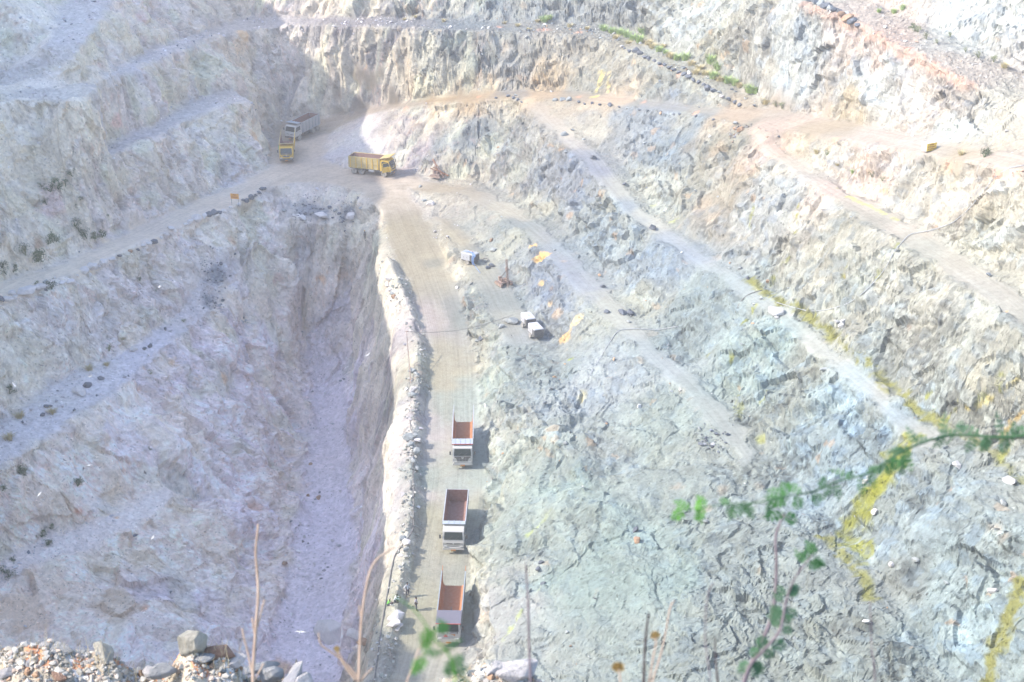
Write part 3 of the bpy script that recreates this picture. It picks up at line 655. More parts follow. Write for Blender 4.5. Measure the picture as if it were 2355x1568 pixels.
def mulc(nt, a, b, fac=1.0):
    m = nt.nodes.new('ShaderNodeMix'); m.data_type = 'RGBA'; m.blend_type = 'MULTIPLY'; m.inputs[0].default_value = fac
    nt.links.new(a, m.inputs[6]); nt.links.new(b, m.inputs[7]); return m.outputs[2]
def rock_material(name, ruts=False):
    m, nt, b = new_mat(name)
    at = nt.nodes.new('ShaderNodeAttribute'); at.attribute_name = 'Col'
    tc = nt.nodes.new('ShaderNodeTexCoord')
    def noise(sc, det, rough=.6, vec=None):
        n = nt.nodes.new('ShaderNodeTexNoise'); n.inputs['Scale'].default_value = sc; n.inputs['Detail'].default_value = det; n.inputs['Roughness'].default_value = rough
        nt.links.new(vec or tc.outputs['Object'], n.inputs['Vector']); return n.outputs['Fac']
    def voro(sc, vec=None, feat='F1'):
        n = nt.nodes.new('ShaderNodeTexVoronoi'); n.inputs['Scale'].default_value = sc; n.feature = feat
        nt.links.new(vec or tc.outputs['Object'], n.inputs['Vector']); return n
    n1 = noise(1.6, 6, .7)
    v1 = voro(2.6); v2 = voro(5.0)
    c = mulc(nt, at.outputs['Color'], ramp(nt, n1, [(0.30, .80), (0.5, 1.0), (.72, 1.12)]))
    if ruts:
        uv = nt.nodes.new('ShaderNodeAttribute'); uv.attribute_name = 'lane'
        mp = nt.nodes.new('ShaderNodeMapping'); mp.inputs['Scale'].default_value = (3.4, 0.05, 1)
        nt.links.new(uv.outputs['Vector'], mp.inputs[0])
        r1 = noise(1.0, 3, .6, mp.outputs[0])
        mp2 = nt.nodes.new('ShaderNodeMapping'); mp2.inputs['Scale'].default_value = (.9, 0.035, 1)
        nt.links.new(uv.outputs['Vector'], mp2.inputs[0])
        r2 = noise(1.0, 2, .5, mp2.outputs[0])
        c = mulc(nt, c, ramp(nt, r1, [(0.36, .91), (0.5, 1.0), (.64, 1.03)]))
        c = mulc(nt, c, ramp(nt, r2, [(0.36, (.94, .93, .92)), (0.55, (1, 1, 1)), (.7, (1.03, 1.04, 1.04))]))
        g = voro(9.0); c = mulc(nt, c, ramp(nt, g.outputs['Color'], [(0.0, .93), (0.5, 1.0), (1.0, 1.03)]))
        bh = nt.nodes.new('ShaderNodeMath'); bh.operation = 'ADD'; nt.links.new(r1, bh.inputs[0]); nt.links.new(noise(5, 4), bh.inputs[1])
        bump = nt.nodes.new('ShaderNodeBump'); bump.inputs['Strength'].default_value = .5; bump.inputs['Distance'].default_value = .10
        nt.links.new(bh.outputs[0], bump.inputs['Height'])
    else:
        c = mulc(nt, c, ramp(nt, v1.outputs['Color'], [(0.0, .85), (0.4, .98), (0.8, 1.02), (1.0, 1.10)]))
        c = mulc(nt, c, ramp(nt, v2.outputs['Color'], [(0.0, .55), (0.08, .62), (.13, .96), (0.5, 1.0), (.90, 1.04), (.94, 1.30), (1.0, 1.4)]))
        ad = nt.nodes.new('ShaderNodeMath'); ad.operation = 'ADD'
        sx = nt.nodes.new('ShaderNodeSeparateColor'); nt.links.new(v1.outputs['Color'], sx.inputs[0])
        nt.links.new(sx.outputs[0], ad.inputs[0]); nt.links.new(noise(4.0, 8, .7), ad.inputs[1])
        bump = nt.nodes.new('ShaderNodeBump'); bump.inputs['Strength'].default_value = .8; bump.inputs['Distance'].default_value = .22
        nt.links.new(ad.outputs[0], bump.inputs['Height'])
    nt.links.new(c, b.inputs['Base Color']); nt.links.new(bump.outputs[0], b.inputs['Normal'])
    b.inputs['Roughness'].default_value = .95
    b.inputs['Specular IOR Level'].default_value = .15
    return m
M_ROCK = rock_material('quarry_rock'); M_ROAD = rock_material('dusty_road', True)
def add_mesh(name, V, F, mat=None, col=None, uv=None, smooth_=False, parent=None):
    me = bpy.data.meshes.new(name)
    me.vertices.add(len(V)); me.vertices.foreach_set('co', np.asarray(V, np.float32).ravel())
    F = np.asarray(F); k = F.shape[1]
    me.loops.add(len(F) * k); me.polygons.add(len(F))
    me.loops.foreach_set('vertex_index', F.astype(np.int32).ravel())
    me.polygons.foreach_set('loop_start', np.arange(0, len(F) * k, k, dtype=np.int32))
    me.polygons.foreach_set('loop_total', np.full(len(F), k, np.int32))
    if col is not None:
        a = me.color_attributes.new('Col', 'FLOAT_COLOR', 'POINT')
        a.data.foreach_set('color', np.c_[col, np.ones(len(col))].astype(np.float32).ravel())
    if uv is not None:
        a = me.attributes.new('lane', 'FLOAT_VECTOR', 'POINT')
        a.data.foreach_set('vector', np.c_[uv, np.zeros(len(uv))].astype(np.float32).ravel())
    me.update(calc_edges=True)
    me.polygons.foreach_set('use_smooth', np.full(len(F), smooth_))
    if mat: me.materials.append(mat)
    o = bpy.data.objects.new(name, me); COL.objects.link(o)
    if parent: o.parent = parent
    return o
def tag(o, label=None, cat=None, group=None, kind=None):
    if label: o['label'] = label
    if cat: o['category'] = cat
    if group: o['group'] = group
    if kind: o['kind'] = kind
    return o
def part_of(sel, name, mat, uv=False, sm=False):
    f = F[sel]; u, inv = np.unique(f, return_inverse=True)
    o = add_mesh(name, V[u], inv.reshape(-1, 3), mat, C[u], UVL[u] if uv else None, sm)
    o['kind'] = 'structure'
    return o
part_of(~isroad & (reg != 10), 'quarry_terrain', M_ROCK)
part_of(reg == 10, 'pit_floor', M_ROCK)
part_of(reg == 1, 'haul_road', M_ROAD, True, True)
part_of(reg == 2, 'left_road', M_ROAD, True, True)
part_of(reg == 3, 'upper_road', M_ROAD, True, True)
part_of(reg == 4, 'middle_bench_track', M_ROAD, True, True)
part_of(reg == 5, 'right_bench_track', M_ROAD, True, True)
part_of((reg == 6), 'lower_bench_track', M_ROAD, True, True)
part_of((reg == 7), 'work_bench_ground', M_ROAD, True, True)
BVH = BVHTree.FromPolygons([tuple(v) for v in V.tolist()], F.tolist())
print('terrain linked')
# ------------------------------------------------------------------ small mesh kit
def plain(name, col, rough=.6, metal=0.0, dust=0.0, spec=.4, bump=0.0, scale=3.0, dustcol=(.55, .52, .47)):
    m, nt, b = new_mat(name)
    tc = nt.nodes.new('ShaderNodeTexCoord')
    n = nt.nodes.new('ShaderNodeTexNoise'); n.inputs['Scale'].default_value = scale; n.inputs['Detail'].default_value = 6; n.inputs['Roughness'].default_value = .7
    nt.links.new(tc.outputs['Object'], n.inputs['Vector'])
    mx = nt.nodes.new('ShaderNodeMix'); mx.data_type = 'RGBA'
    mx.inputs[6].default_value = (*col, 1); mx.inputs[7].default_value = (*dustcol, 1)
    r = nt.nodes.new('ShaderNodeMapRange'); r.inputs[1].default_value = .35; r.inputs[2].default_value = .75; r.inputs[3].default_value = dust * .35; r.inputs[4].default_value = min(1, dust * 1.3)
    nt.links.new(n.outputs['Fac'], r.inputs[0]); nt.links.new(r.outputs[0], mx.inputs[0])
    nt.links.new(mx.outputs[2], b.inputs['Base Color'])
    b.inputs['Roughness'].default_value = rough; b.inputs['Metallic'].default_value = metal; b.inputs['Specular IOR Level'].default_value = spec
    if bump:
        bp = nt.nodes.new('ShaderNodeBump'); bp.inputs['Distance'].default_value = bump; nt.links.new(n.outputs['Fac'], bp.inputs['Height']); nt.links.new(bp.outputs[0], b.inputs['Normal'])
    return m
MT = dict(
 white=plain('white_paint', (.46, .46, .45), .45, 0, .35), yellow=plain('yellow_paint', (.66, .42, .03), .5, 0, .10),
 dyellow=plain('dusty_yellow', (.50, .37, .10), .7, 0, .35), black=plain('black_plastic', (.03, .033, .038), .6, 0, .22),
 glass=plain('cab_glass', (.02, .035, .035), .18, 0, .03, .5), tyre=plain('tyre_rubber', (.05, .05, .05), .9, 0, .75), rim=plain('wheel_rim', (.25, .24, .22), .6, .3, .5),
 grey=plain('grey_metal', (.30, .33, .38), .6, .1, .4), blue=plain('blue_grey_metal', (.16, .22, .27), .6, .1, .4), lblue=plain('pale_blue_metal', (.32, .38, .46), .5, .1, .35),
 rust=plain('rusted_orange_steel', (.33, .13, .05), .85, 0, .5, .1, dustcol=(.42, .27, .20)), brown=plain('rusted_brown_steel', (.20, .10, .08), .85, 0, .55, .1, dustcol=(.34, .25, .23)),
 mauve=plain('purple_grey_sheet', (.13, .125, .165), .6, .0, .2, dustcol=(.26, .24, .25)), red=plain('red_paint', (.55, .03, .03), .5, 0, .15), orange=plain('orange_plate', (.50, .19, .02), .5, 0, .15), 
 silver=plain('bright_metal', (.6, .6, .6), .3, .7, .2), lamp=plain('lamp_glass', (.55, .56, .55), .2, 0, .1, .7), greent=plain('green_cloth', (.10, .42, .16), .8), 
 wtop=plain('white_canopy', (.46, .47, .50), .5, 0, .12), dgrey=plain('dark_grille', (.045, .05, .06), .7, 0, .2), hose=plain('blue_hose', (.12, .28, .62), .6, 0, .25), cable=plain('black_cable', (.05, .05, .055), .7, 0, .35),
 mast=plain('rusty_mast', (.20, .10, .07), .8, .1, .4), text=plain('white_lettering', (.8, .8, .8), .5), signor=plain('orange_sign_sheet', (.78, .36, .04), .5, 0, .12), signye=plain('yellow_sign_sheet', (.74, .52, .05), .5, 0, .1),
 signtx=plain('sign_lettering', (.30, .05, .03), .6), skin=plain('skin', (.16, .085, .055), .6, 0, .05), hair=plain('black_hair', (.012, .011, .011), .7, 0, .02), shirtw=plain('white_shirt', (.62, .66, .72), .9, 0, .05), 
 shirtc=plain('checked_shirt', (.42, .40, .46), .9, 0, .4, dustcol=(.7, .68, .7)), trd=plain('dark_trousers', (.045, .055, .08), .9, 0, .1), vest=plain('green_vest', (.22, .72, .12), .7, 0, .04), khaki=plain('khaki_cloth', (.30, .28, .24), .9), helmet=plain('yellow_helmet', (.75, .45, .03), .4))
class MB:
    def __init__(s): s.v = []; s.f = []
    def add(s, v, f):
        k = len(s.v); s.v += [tuple(p) for p in v]; s.f += [tuple(i + k for i in q) for q in f]
    def box(s, x0, x1, y0, y1, z0, z1, tx=0, ty=0):
        """box whose top may be inset by tx, ty"""
        v = [(x0, y0, z0), (x1, y0, z0), (x1, y1, z0), (x0, y1, z0), (x0 + tx, y0 + ty, z1), (x1 - tx, y0 + ty, z1), (x1 - tx, y1 - ty, z1), (x0 + tx, y1 - ty, z1)]
        s.add(v, [(0, 3, 2, 1), (4, 5, 6, 7), (0, 1, 5, 4), (1, 2, 6, 5), (2, 3, 7, 6), (3, 0, 4, 7)])
    def hexa(s, v): s.add(v, [(0, 3, 2, 1), (4, 5, 6, 7), (0, 1, 5, 4), (1, 2, 6, 5), (2, 3, 7, 6), (3, 0, 4, 7)])
    def prism(s, prof, y0, y1, ins=0.0):
        """profile in x, z swept across y"""
        n = len(prof); v = [(x, y0, z) for x, z in prof] + [(x, y1, z) for x, z in prof]
        s.add(v, [tuple(range(n)), tuple(range(2 * n - 1, n - 1, -1))] + [(i, i + n, (i + 1) % n + n, (i + 1) % n) for i in range(n)])
    def cyl(s, a, b, r, n=14, r2=None):
        a = Vector(a); b = Vector(b); d = (b - a).normalized(); u = d.orthogonal().normalized(); w = d.cross(u); r2 = r if r2 is None else r2
        v = [a + (u * math.cos(t) + w * math.sin(t)) * r for t in [2 * math.pi * i / n for i in range(n)]] + [b + (u * math.cos(t) + w * math.sin(t)) * r2 for t in [2 * math.pi * i / n for i in range(n)]]
        s.add(v, [tuple(range(n - 1, -1, -1)), tuple(range(n, 2 * n))] + [(i, (i + 1) % n, (i + 1) % n + n, i + n) for i in range(n)])
    def tube(s, pts, r, n=6):
        """one continuous tube through the points"""
        P = [Vector(p) for p in pts]; m = len(P); v = []; u = None
        for k, p in enumerate(P):
            d = (P[min(k + 1, m - 1)] - P[max(k - 1, 0)]); d = d.normalized() if d.length > 1e-9 else Vector((0, 0, 1))
            u = d.orthogonal().normalized() if u is None else (u - d * u.dot(d)).normalized(); w = d.cross(u); rr_ = r[k] if hasattr(r, '__len__') else r
            v += [p + (u * math.cos(2 * math.pi * i / n) + w * math.sin(2 * math.pi * i / n)) * rr_ for i in range(n)]
        s.add(v, [tuple(range(n - 1, -1, -1)), tuple(range((m - 1) * n, m * n))] + [(k * n + i, k * n + (i + 1) % n, (k + 1) * n + (i + 1) % n, (k + 1) * n + i) for k in range(m - 1) for i in range(n)])
    def torus_wheel(s, c, r, w, n=22):
        """tyre with rounded shoulders, axle along y"""
        prof = [(r * .56, -w * .5), (r * .86, -w * .5), (r * .97, -w * .38), (r, -w * .2), (r, w * .2), (r * .97, w * .38), (r * .86, w * .5), (r * .56, w * .5)]
        v = []; m = len(prof)
        for i in range(n):
            t = 2 * math.pi * i / n
            for (q, y) in prof: v.append((c[0] + q * math.cos(t), c[1] + y, c[2] + q * math.sin(t)))
        s.add(v, [(i * m + j, ((i + 1) % n) * m + j, ((i + 1) % n) * m + (j + 1) % m, i * m + (j + 1) % m) for i in range(n) for j in range(m)])
    def build(s, name, mat, parent=None, bevel=0.0, smooth_=False):
        me = bpy.data.meshes.new(name); me.from_pydata(s.v, [], s.f); me.update()
        bm = bmesh.new(); bm.from_mesh(me)
        bmesh.ops.recalc_face_normals(bm, faces=bm.faces)
        if bevel: 
            bmesh.ops.bevel(bm, geom=[e for e in bm.edges if e.calc_face_angle(0) > .5], offset=bevel, segments=2, affect='EDGES', profile=.6, clamp_overlap=True)
        bm.to_mesh(me); bm.free()
        if smooth_: me.polygons.foreach_set('use_smooth', [True] * len(me.polygons))
        me.materials.append(MT[mat] if isinstance(mat, str) else mat)
        o = bpy.data.objects.new(name, me); COL.objects.link(o)
        if parent is not None: o.parent = parent
        return o
def empty(name, loc=(0, 0, 0)):
    o = bpy.data.objects.new(name, None); COL.objects.link(o); o.location = Vector(loc); o.empty_display_size = .3
    return o
def text_part(txt, name, mat, parent, size, mtx, extr=.006):
    cu = bpy.data.curves.new(name, 'FONT'); cu.body = txt; cu.size = size; cu.extrude = extr; cu.align_x = 'CENTER'; cu.align_y = 'CENTER'
    t = bpy.data.objects.new(name, cu); COL.objects.link(t)
    bpy.context.view_layer.update()
    me = bpy.data.meshes.new_from_object(t.evaluated_get(bpy.context.evaluated_depsgraph_get()))
    bpy.data.objects.remove(t); me.transform(mtx); me.materials.clear(); me.materials.append(MT[mat])
    o = bpy.data.objects.new(name, me); COL.objects.link(o); o.parent = parent
    return o
def down(x, y):
    h = BVH.ray_cast(Vector((x, y, 95)), Vector((0, 0, -1)))
    return h[0].z if h[0] is not None else 0.0
def gp(px, py):
    """point of the finished ground seen at px, py"""
    return hit(px, py, BVH)[0]

# ------------------------------------------------------------------ tipper trucks
def make_truck(label, group, style):
    root = empty('dump_truck'); tag(root, label, 'dump truck', group)
    cabm = style['cab']; boxm = style['box']; dz_ = style.get('zt', 2.8) - 2.8; inm = style['inside']
    c = MB()
    c.box(-3.9, 3.3, -.50, -.34, .82, 1.08); c.box(-3.9, 3.3, .34, .50, .82, 1.08)
    for x in (-3.7, -2.2, -.6, .9, 2.2): c.box(x - .09, x + .09, -.34, .34, .84, 1.04)
    c.cyl((-1.55, -.95, .52), (-1.55, .95, .52), .10, 10); c.cyl((-2.95, -.95, .52), (-2.95, .95, .52), .10, 10); c.cyl((2.75, -.95, .52), (2.75, .95, .52), .09, 10)
    c.cyl((-1.0, 0, 1.2), (1.4, 0, 1.35), .12, 10)
    c.build('chassis', 'black', root, .02)
    t = MB(); t.cyl((-.1, -.95, .85), (.9, -.95, .85), .27, 16); t.build('fuel_tank', 'grey', root, .02)
    t = MB(); t.box(-.2, .95, .68, 1.12, .55, 1.05)
    for k in range(5): t.box(-.2 + k * .24, -.14 + k * .24, 1.12, 1.15, .5, 1.08)
    t.build('battery_box', 'black', root, .015)
    for (x, off, dual) in ((2.75, 1.06, 0), (-1.55, .96, 1), (-2.95, .96, 1)):
        for sd in (-1, 1):
            q = MB(); q.torus_wheel((x, sd * off, .52), .52, .28)
            if dual: q.torus_wheel((x, sd * (off - .34), .52), .52, .28)
            wo_ = q.build('wheel', 'tyre', root, 0, True)
            r = MB(); yo = sd * (off + .10)
            r.cyl((x, yo - sd * .16, .52), (x, yo, .52), .30, 18); r.cyl((x, yo, .52), (x, yo + sd * .08, .52), .12, 12, .09)
            for k in range(8):
                a = k * math.pi / 4; r.cyl((x + .2 * math.cos(a), yo, .52 + .2 * math.sin(a)), (x + .2 * math.cos(a), yo + sd * .03, .52 + .2 * math.sin(a)), .025, 6)
            r.build('rim', 'rim', wo_, .008)
    for sd in (-1, 1):
        g = MB(); ar_ = [(2.75 + .66 * math.cos(a), .52 + .66 * math.sin(a)) for a in np.linspace(.1, math.pi - .1, 11)]; ar2 = [(2.75 + .61 * math.cos(a), .52 + .61 * math.sin(a)) for a in np.linspace(math.pi - .1, .1, 11)]
        g.prism(ar_ + ar2, sd * .88, sd * 1.24); g.build('mudguard', 'black', root)
    # cab
    cb = MB()
    cb.prism([(2.05, .95), (4.08, .95), (4.10, 1.55), (3.98, 1.92), (3.66, 2.80), (3.40, 2.94), (2.20, 2.98), (2.05, 2.88)], -1.2, 1.2)
    cab = cb.build('cab', cabm, root, .07, False)
    g = MB(); g.hexa([(4.005, -1.04, 1.90), (4.03, -1.04, 1.92), (4.03, 1.04, 1.92), (4.005, 1.04, 1.90), (3.70, -.98, 2.72), (3.725, -.98, 2.735), (3.725, .98, 2.735), (3.70, .98, 2.72)])
    ws = g.build('windshield', 'glass', cab, .006)
    g = MB()
    for y0 in (-.62, .12): g.hexa([(4.035, y0, 1.93), (4.05, y0, 1.93), (4.05, y0 + .03, 1.93), (4.035, y0 + .03, 1.93), (3.89, y0 + .48, 2.30), (3.905, y0 + .48, 2.30), (3.905, y0 + .51, 2.30), (3.89, y0 + .51, 2.30)])
    g.build('wiper', 'black', cab)
    for sd in (-1, 1):
        opened = style.get('open') and sd == -1
        g = MB()
        g.hexa([(2.42, sd * 1.20, 1.95), (3.80, sd * 1.20, 1.95), (3.80, sd * 1.215, 1.95), (2.42, sd * 1.215, 1.95), (2.42, sd * 1.20, 2.68), (3.56, sd * 1.20, 2.68), (3.56, sd * 1.215, 2.68), (2.42, sd * 1.215, 2.68)])
        if opened: g.box(2.45, 3.4, -1.212, -1.20, 1.05, 1.95)
        g.build('side_window', 'glass', cab)
        g = MB()
        if opened:
            ang = .95; ca, sa = math.cos(ang), math.sin(ang)
            P4 = [(3.62, -1.22), (3.62 - 1.15 * ca, -1.22 - 1.15 * sa)]
            (ax, ay), (bx, by) = P4
            for z0, z1 in ((1.02, 1.93), (2.62, 2.70)): g.hexa([(ax, ay, z0), (bx, by, z0), (bx + .04, by - .03, z0), (ax + .04, ay - .03, z0), (ax, ay, z1), (bx, by, z1), (bx + .04, by - .03, z1), (ax + .04, ay - .03, z1)])
            g.hexa([(bx + .08 * ca, by + .08 * sa, 1.9), (bx, by, 1.9), (bx + .04, by - .03, 1.9), (bx + .12, by, 1.9), (bx + .08 * ca, by + .08 * sa, 2.7), (bx, by, 2.7), (bx + .04, by - .03, 2.7), (bx + .12, by, 2.7)])
        else:
            g.box(2.46, 3.66, sd * 1.2 - .012, sd * 1.2 + .012, 1.02, 1.90); g.box(2.46, 2.52, sd * 1.2 - .014, sd * 1.2 + .014, 1.90, 2.72); 
        dr = g.build('door', cabm, cab, .008)
        h = MB(); h.box(2.54, 2.72, sd * 1.235 - .015, sd * 1.235 + .015, 1.66, 1.71); h.build('handle', 'black', cab) if not opened else None
        g = MB(); g.tube([(3.70, sd * 1.2, 2.55), (3.95, sd * 1.42, 2.50)], .02, 6); g.box(3.86, 3.96, sd * 1.48 - .10, sd * 1.48 + .10, 2.02, 2.50); g.build('mirror', 'black', cab, .02)
        g = MB(); g.box(4.10, 4.19, sd * .88 - .20, sd * .88 + .20, 1.00, 1.16); g.build('headlight', 'lamp', cab, .03)
        g = MB(); g.box(2.2, 2.7, sd * 1.20 - .03, sd * 1.20 + .03, .62, .66); g.box(2.2, 2.7, sd * 1.20 - .03, sd * 1.20 + .03, .9, .94); g.build('step', 'black', cab)
    st = style['face']
    if st == 'bars':      # broad dark grille with upright bars
        g = MB(); g.hexa([(4.10, -.62, 1.20), (4.125, -.62, 1.20), (4.125, .62, 1.20), (4.10, .62, 1.20), (4.065, -.80, 1.66), (4.10, -.80, 1.66), (4.10, .80, 1.66), (4.065, .80, 1.66)]); gr = g.build('grille', 'black', cab, .01)
        g = MB()
        for k in range(7): y = -.54 + k * .18; g.box(4.105, 4.145, y - .02, y + .02, 1.22, 1.62)
        g.build('grille_bar', 'grey', cab)
        g = MB(); g.hexa([(4.08, -.95, 1.66), (4.12, -.95, 1.66), (4.12, .95, 1.66), (4.08, .95, 1.66), (4.03, -1.0, 1.84), (4.075, -1.0, 1.84), (4.075, 1.0, 1.84), (4.03, 1.0, 1.84)]); g.build('cowl_panel', 'black', cab, .01)
        g = MB(); g.hexa([(4.12, -.14, 1.66), (4.15, -.03, 1.56), (4.15, .03, 1.56), (4.12, .14, 1.66), (4.11, -.18, 1.72), (4.13, -.05, 1.64), (4.13, .05, 1.64), (4.11, .18, 1.72)]); g.build('emblem', 'silver', cab)
    if st == 'slot':      # white face with a thin curved slot
        g = MB()
        for k in range(8): 
            y0 = -.78 + k * .195; d0 = .05 * (abs(y0) / .78) ** 2; g.box(4.105, 4.125, y0, y0 + .195, 1.36 + d0, 1.46 + d0 * .4)
        g.build('grille', 'black', cab)
        g = MB(); g.cyl((4.10, 0, 1.44), (4.14, 0, 1.44), .09, 16); g.build('emblem', 'silver', cab)
    if st == 'name':      # black name strip
        g = MB(); g.hexa([(4.06, -.93, 1.68), (4.115, -.93, 1.68), (4.115, .93, 1.68), (4.06, .93, 1.68), (4.03, -.98, 1.90), (4.05, -.98, 1.90), (4.05, .98, 1.90), (4.03, .98, 1.90)]); strip = g.build('name_strip', 'black', cab, .008)
        g = MB(); g.box(4.10, 4.125, -.8, .8, 1.20, 1.30); g.build('grille', 'grey', cab)
        g = MB(); g.cyl((4.10, 0, 1.52), (4.14, 0, 1.52), .09, 16); g.build('emblem', 'silver', cab)
        text_part('ASHOK LEYLAND', 'lettering', 'text', cab, .20, Matrix.Translation((4.118, 0, 1.785)) @ Matrix.Rotation(R(-22), 4, 'Y') @ Matrix(((0, 0, 1, 0), (1, 0, 0, 0), (0, 1, 0, 0), (0, 0, 0, 1))) @ Matrix.Diagonal((1.12, 1, 1, 1)))
        # red warning triangle on the viewer's left of the grille
        g = MB(); yy = -.30
        tri = [(yy - .22, 1.30), (yy + .22, 1.30), (yy, 1.64)]; ti = [(yy - .09, 1.37), (yy + .09, 1.37), (yy, 1.51)]
        for k in range(3):
            a, b = tri[k], tri[(k + 1) % 3]; a2, b2 = ti[k], ti[(k + 1) % 3]
            g.hexa([(4.11, *a), (4.11, *b), (4.11, *b2), (4.11, *a2), (4.15, *a), (4.15, *b), (4.15, *b2), (4.15, *a2)])
        g.build('warning_triangle', 'red', cab)
        g = MB(); g.hexa([(4.11, .25, 1.60), (4.14, .25, 1.60), (4.14, .72, 1.60), (4.11, .72, 1.60), (4.11, .30, 1.65), (4.14, .30, 1.65), (4.14, .62, 1.65), (4.11, .62, 1.65)]); g.box(4.11, 4.14, .52, .68, 1.44, 1.56); g.build('tied_ribbon', 'orange', cab)
        for sd in (-1, 1):
            g = MB(); g.cyl((4.16, sd * 1.06, .90), (4.24, sd * 1.06, .90), .15, 16); g.build('fog_lamp', 'silver', cab)
    if st == 'yellow':
        g = MB(); g.hexa([(4.07, -.98, 1.66), (4.115, -.98, 1.66), (4.115, .98, 1.66), (4.07, .98, 1.66), (4.03, -1.02, 1.90), (4.06, -1.02, 1.90), (4.06, 1.02, 1.90), (4.03, 1.02, 1.90)]); g.build('name_strip', 'black', cab, .008)
        g = MB(); g.hexa([(4.10, -.36, 1.20), (4.13, -.36, 1.20), (4.13, .36, 1.20), (4.10, .36, 1.20), (4.10, -.86, 1.52), (4.13, -.86, 1.52), (4.13, .86, 1.52), (4.10, .86, 1.52)]); g.build('grille', 'black', cab, .01)
        g = MB(); g.cyl((4.11, 0, 1.47), (4.15, 0, 1.47), .08, 14); g.build('emblem', 'silver', cab)
        for sd in (-1, 1):
            g = MB(); g.box(4.09, 4.12, sd * 1.0 - .04, sd * 1.0 + .04, 1.2, 1.5); g.build('side_vent', 'black', cab)
        text_part('TATA', 'lettering', 'text', cab, .17, Matrix.Translation((4.112, 0, 1.775)) @ Matrix.Rotation(R(-12), 4, 'Y') @ Matrix(((0, 0, 1, 0), (1, 0, 0, 0), (0, 1, 0, 0), (0, 0, 0, 1))))
    g = MB(); g.box(3.92, 4.20, -1.22, 1.22, .62, .94 if st != 'name' else 1.02, .03, .05); bp = g.build('bumper', style['bumper'], cab, .04)
    g = MB(); g.box(4.20, 4.235, -.26, .26, .50, .70); g.build('number_plate', 'orange', cab, .004)
    # tipping body
    L0_, L1_ = -4.15 + style.get('short', 0), 1.85; W0, W1 = 1.10, 1.24; zf, zt = 1.30, style.get('zt', 3.00)
    th = .06
    side_ribs = []
    bx = MB()
    bx.hexa([(L0_, -W0, zf - .10), (L1_, -W0, zf - .10), (L1_, W0, zf - .10), (L0_, W0, zf - .10), (L0_, -W0, zf), (L1_, -W0, zf), (L1_, W0, zf), (L0_, W0, zf)])
    for sd in (-1, 1):
        bx.hexa([(L0_, sd * W0, zf - .1), (L1_, sd * W0, zf - .1), (L1_, sd * (W0 + th), zf - .1), (L0_, sd * (W0 + th), zf - .1), (L0_ - (.35 if style['scow'] else 0), sd * W1, zt), (L1_ + .25, sd * W1, zt), (L1_ + .25, sd * (W1 + th), zt), (L0_ - (.35 if style['scow'] else 0), sd * (W1 + th), zt)])
        bx.box(L0_ - (.35 if style['scow'] else 0), L1_ + .2, sd * (W1 + .03) - .06, sd * (W1 + .03) + .06, zt - .02, zt + .07)
        rb_ = MB()
        for k in range(6):
            x = L0_ + .35 + k * (L1_ - L0_ - .5) / 5
            rb_.hexa([(x - .07, sd * (W0 + .04), zf - .1), (x + .07, sd * (W0 + .04), zf - .1), (x + .07, sd * (W0 + .17), zf - .1), (x - .07, sd * (W0 + .17), zf - .1), (x - .07, sd * (W1 + .04), zt - .04), (x + .07, sd * (W1 + .04), zt - .04), (x + .07, sd * (W1 + .11), zt - .04), (x - .07, sd * (W1 + .11), zt - .04)])
        side_ribs.append(rb_)
        bx.box(L0_, L1_, sd * (W0 + .09) - .05, sd * (W0 + .09) + .05, zf - .16, zf - .02)
        if boxm == 'dyellow': bx.box(L0_ + .1, L1_, sd * (W0 + .14) - .04, sd * (W0 + .14) + .04, 2.0, 2.1)
    body = bx.build('tipper_body', boxm, root, .01)
    for rb_ in side_ribs: rb_.build('side_rib', dict(dyellow='yellow', grey='blue', blue='grey')[boxm], body)
    if style['scow']:
        for sd in (-1, 1):
          ap = MB(); ap.hexa([(L0_ - .35, sd * W1 - .02, 2.0), (L0_ + .15, sd * W1 - .02, 2.0), (L0_ + .15, sd * W1 + .05, 2.0), (L0_ - .35, sd * W1 + .05, 2.0), (L0_ - .95, sd * W1 - .02, zt + .32), (L0_ - .35, sd * W1 - .02, zt + .06), (L0_ - .35, sd * W1 + .05, zt + .06), (L0_ - .95, sd * W1 + .05, zt + .32)])
          ap.build('rear_horn', boxm if boxm != 'blue' else 'rust', body)
    ln = MB(); e = .012   # lining: what one sees inside, with raised ribs along the floor
    ln.hexa([(L0_, -W0 + e, zf + e), (L1_, -W0 + e, zf + e), (L1_, W0 - e, zf + e), (L0_, W0 - e, zf + e), (L0_, -W0 + e, zf + .03), (L1_, -W0 + e, zf + .03), (L1_, W0 - e, zf + .03), (L0_, W0 - e, zf + .03)])
    for k in range(11): y = -W0 + .12 + k * (2 * W0 - .24) / 10; ln.box(L0_, L1_ - .05, y - .022, y + .022, zf + .03, zf + .065)
    for sd in (-1, 1):
        ln.hexa([(L0_, sd * (W0 - .02), zf + .02), (L1_, sd * (W0 - .02), zf + .02), (L1_, sd * (W0 - e), zf + .02), (L0_, sd * (W0 - e), zf + .02), (L0_, sd * (W1 - .03), zt), (L1_ + .2, sd * (W1 - .03), zt), (L1_ + .2, sd * (W1 - e), zt), (L0_, sd * (W1 - e), zt)])
        ln.hexa([(L0_, sd * (W0 - .24), zf + .03), (L1_, sd * (W0 - .24), zf + .03), (L1_, sd * (W0 - .02), zf + .03), (L0_, sd * (W0 - .02), zf + .03), (L0_, sd * (W0 - .10), zf + .14), (L1_, sd * (W0 - .10), zf + .14), (L1_, sd * (W0 - .02), zf + .34), (L0_, sd * (W0 - .02), zf + .34)])
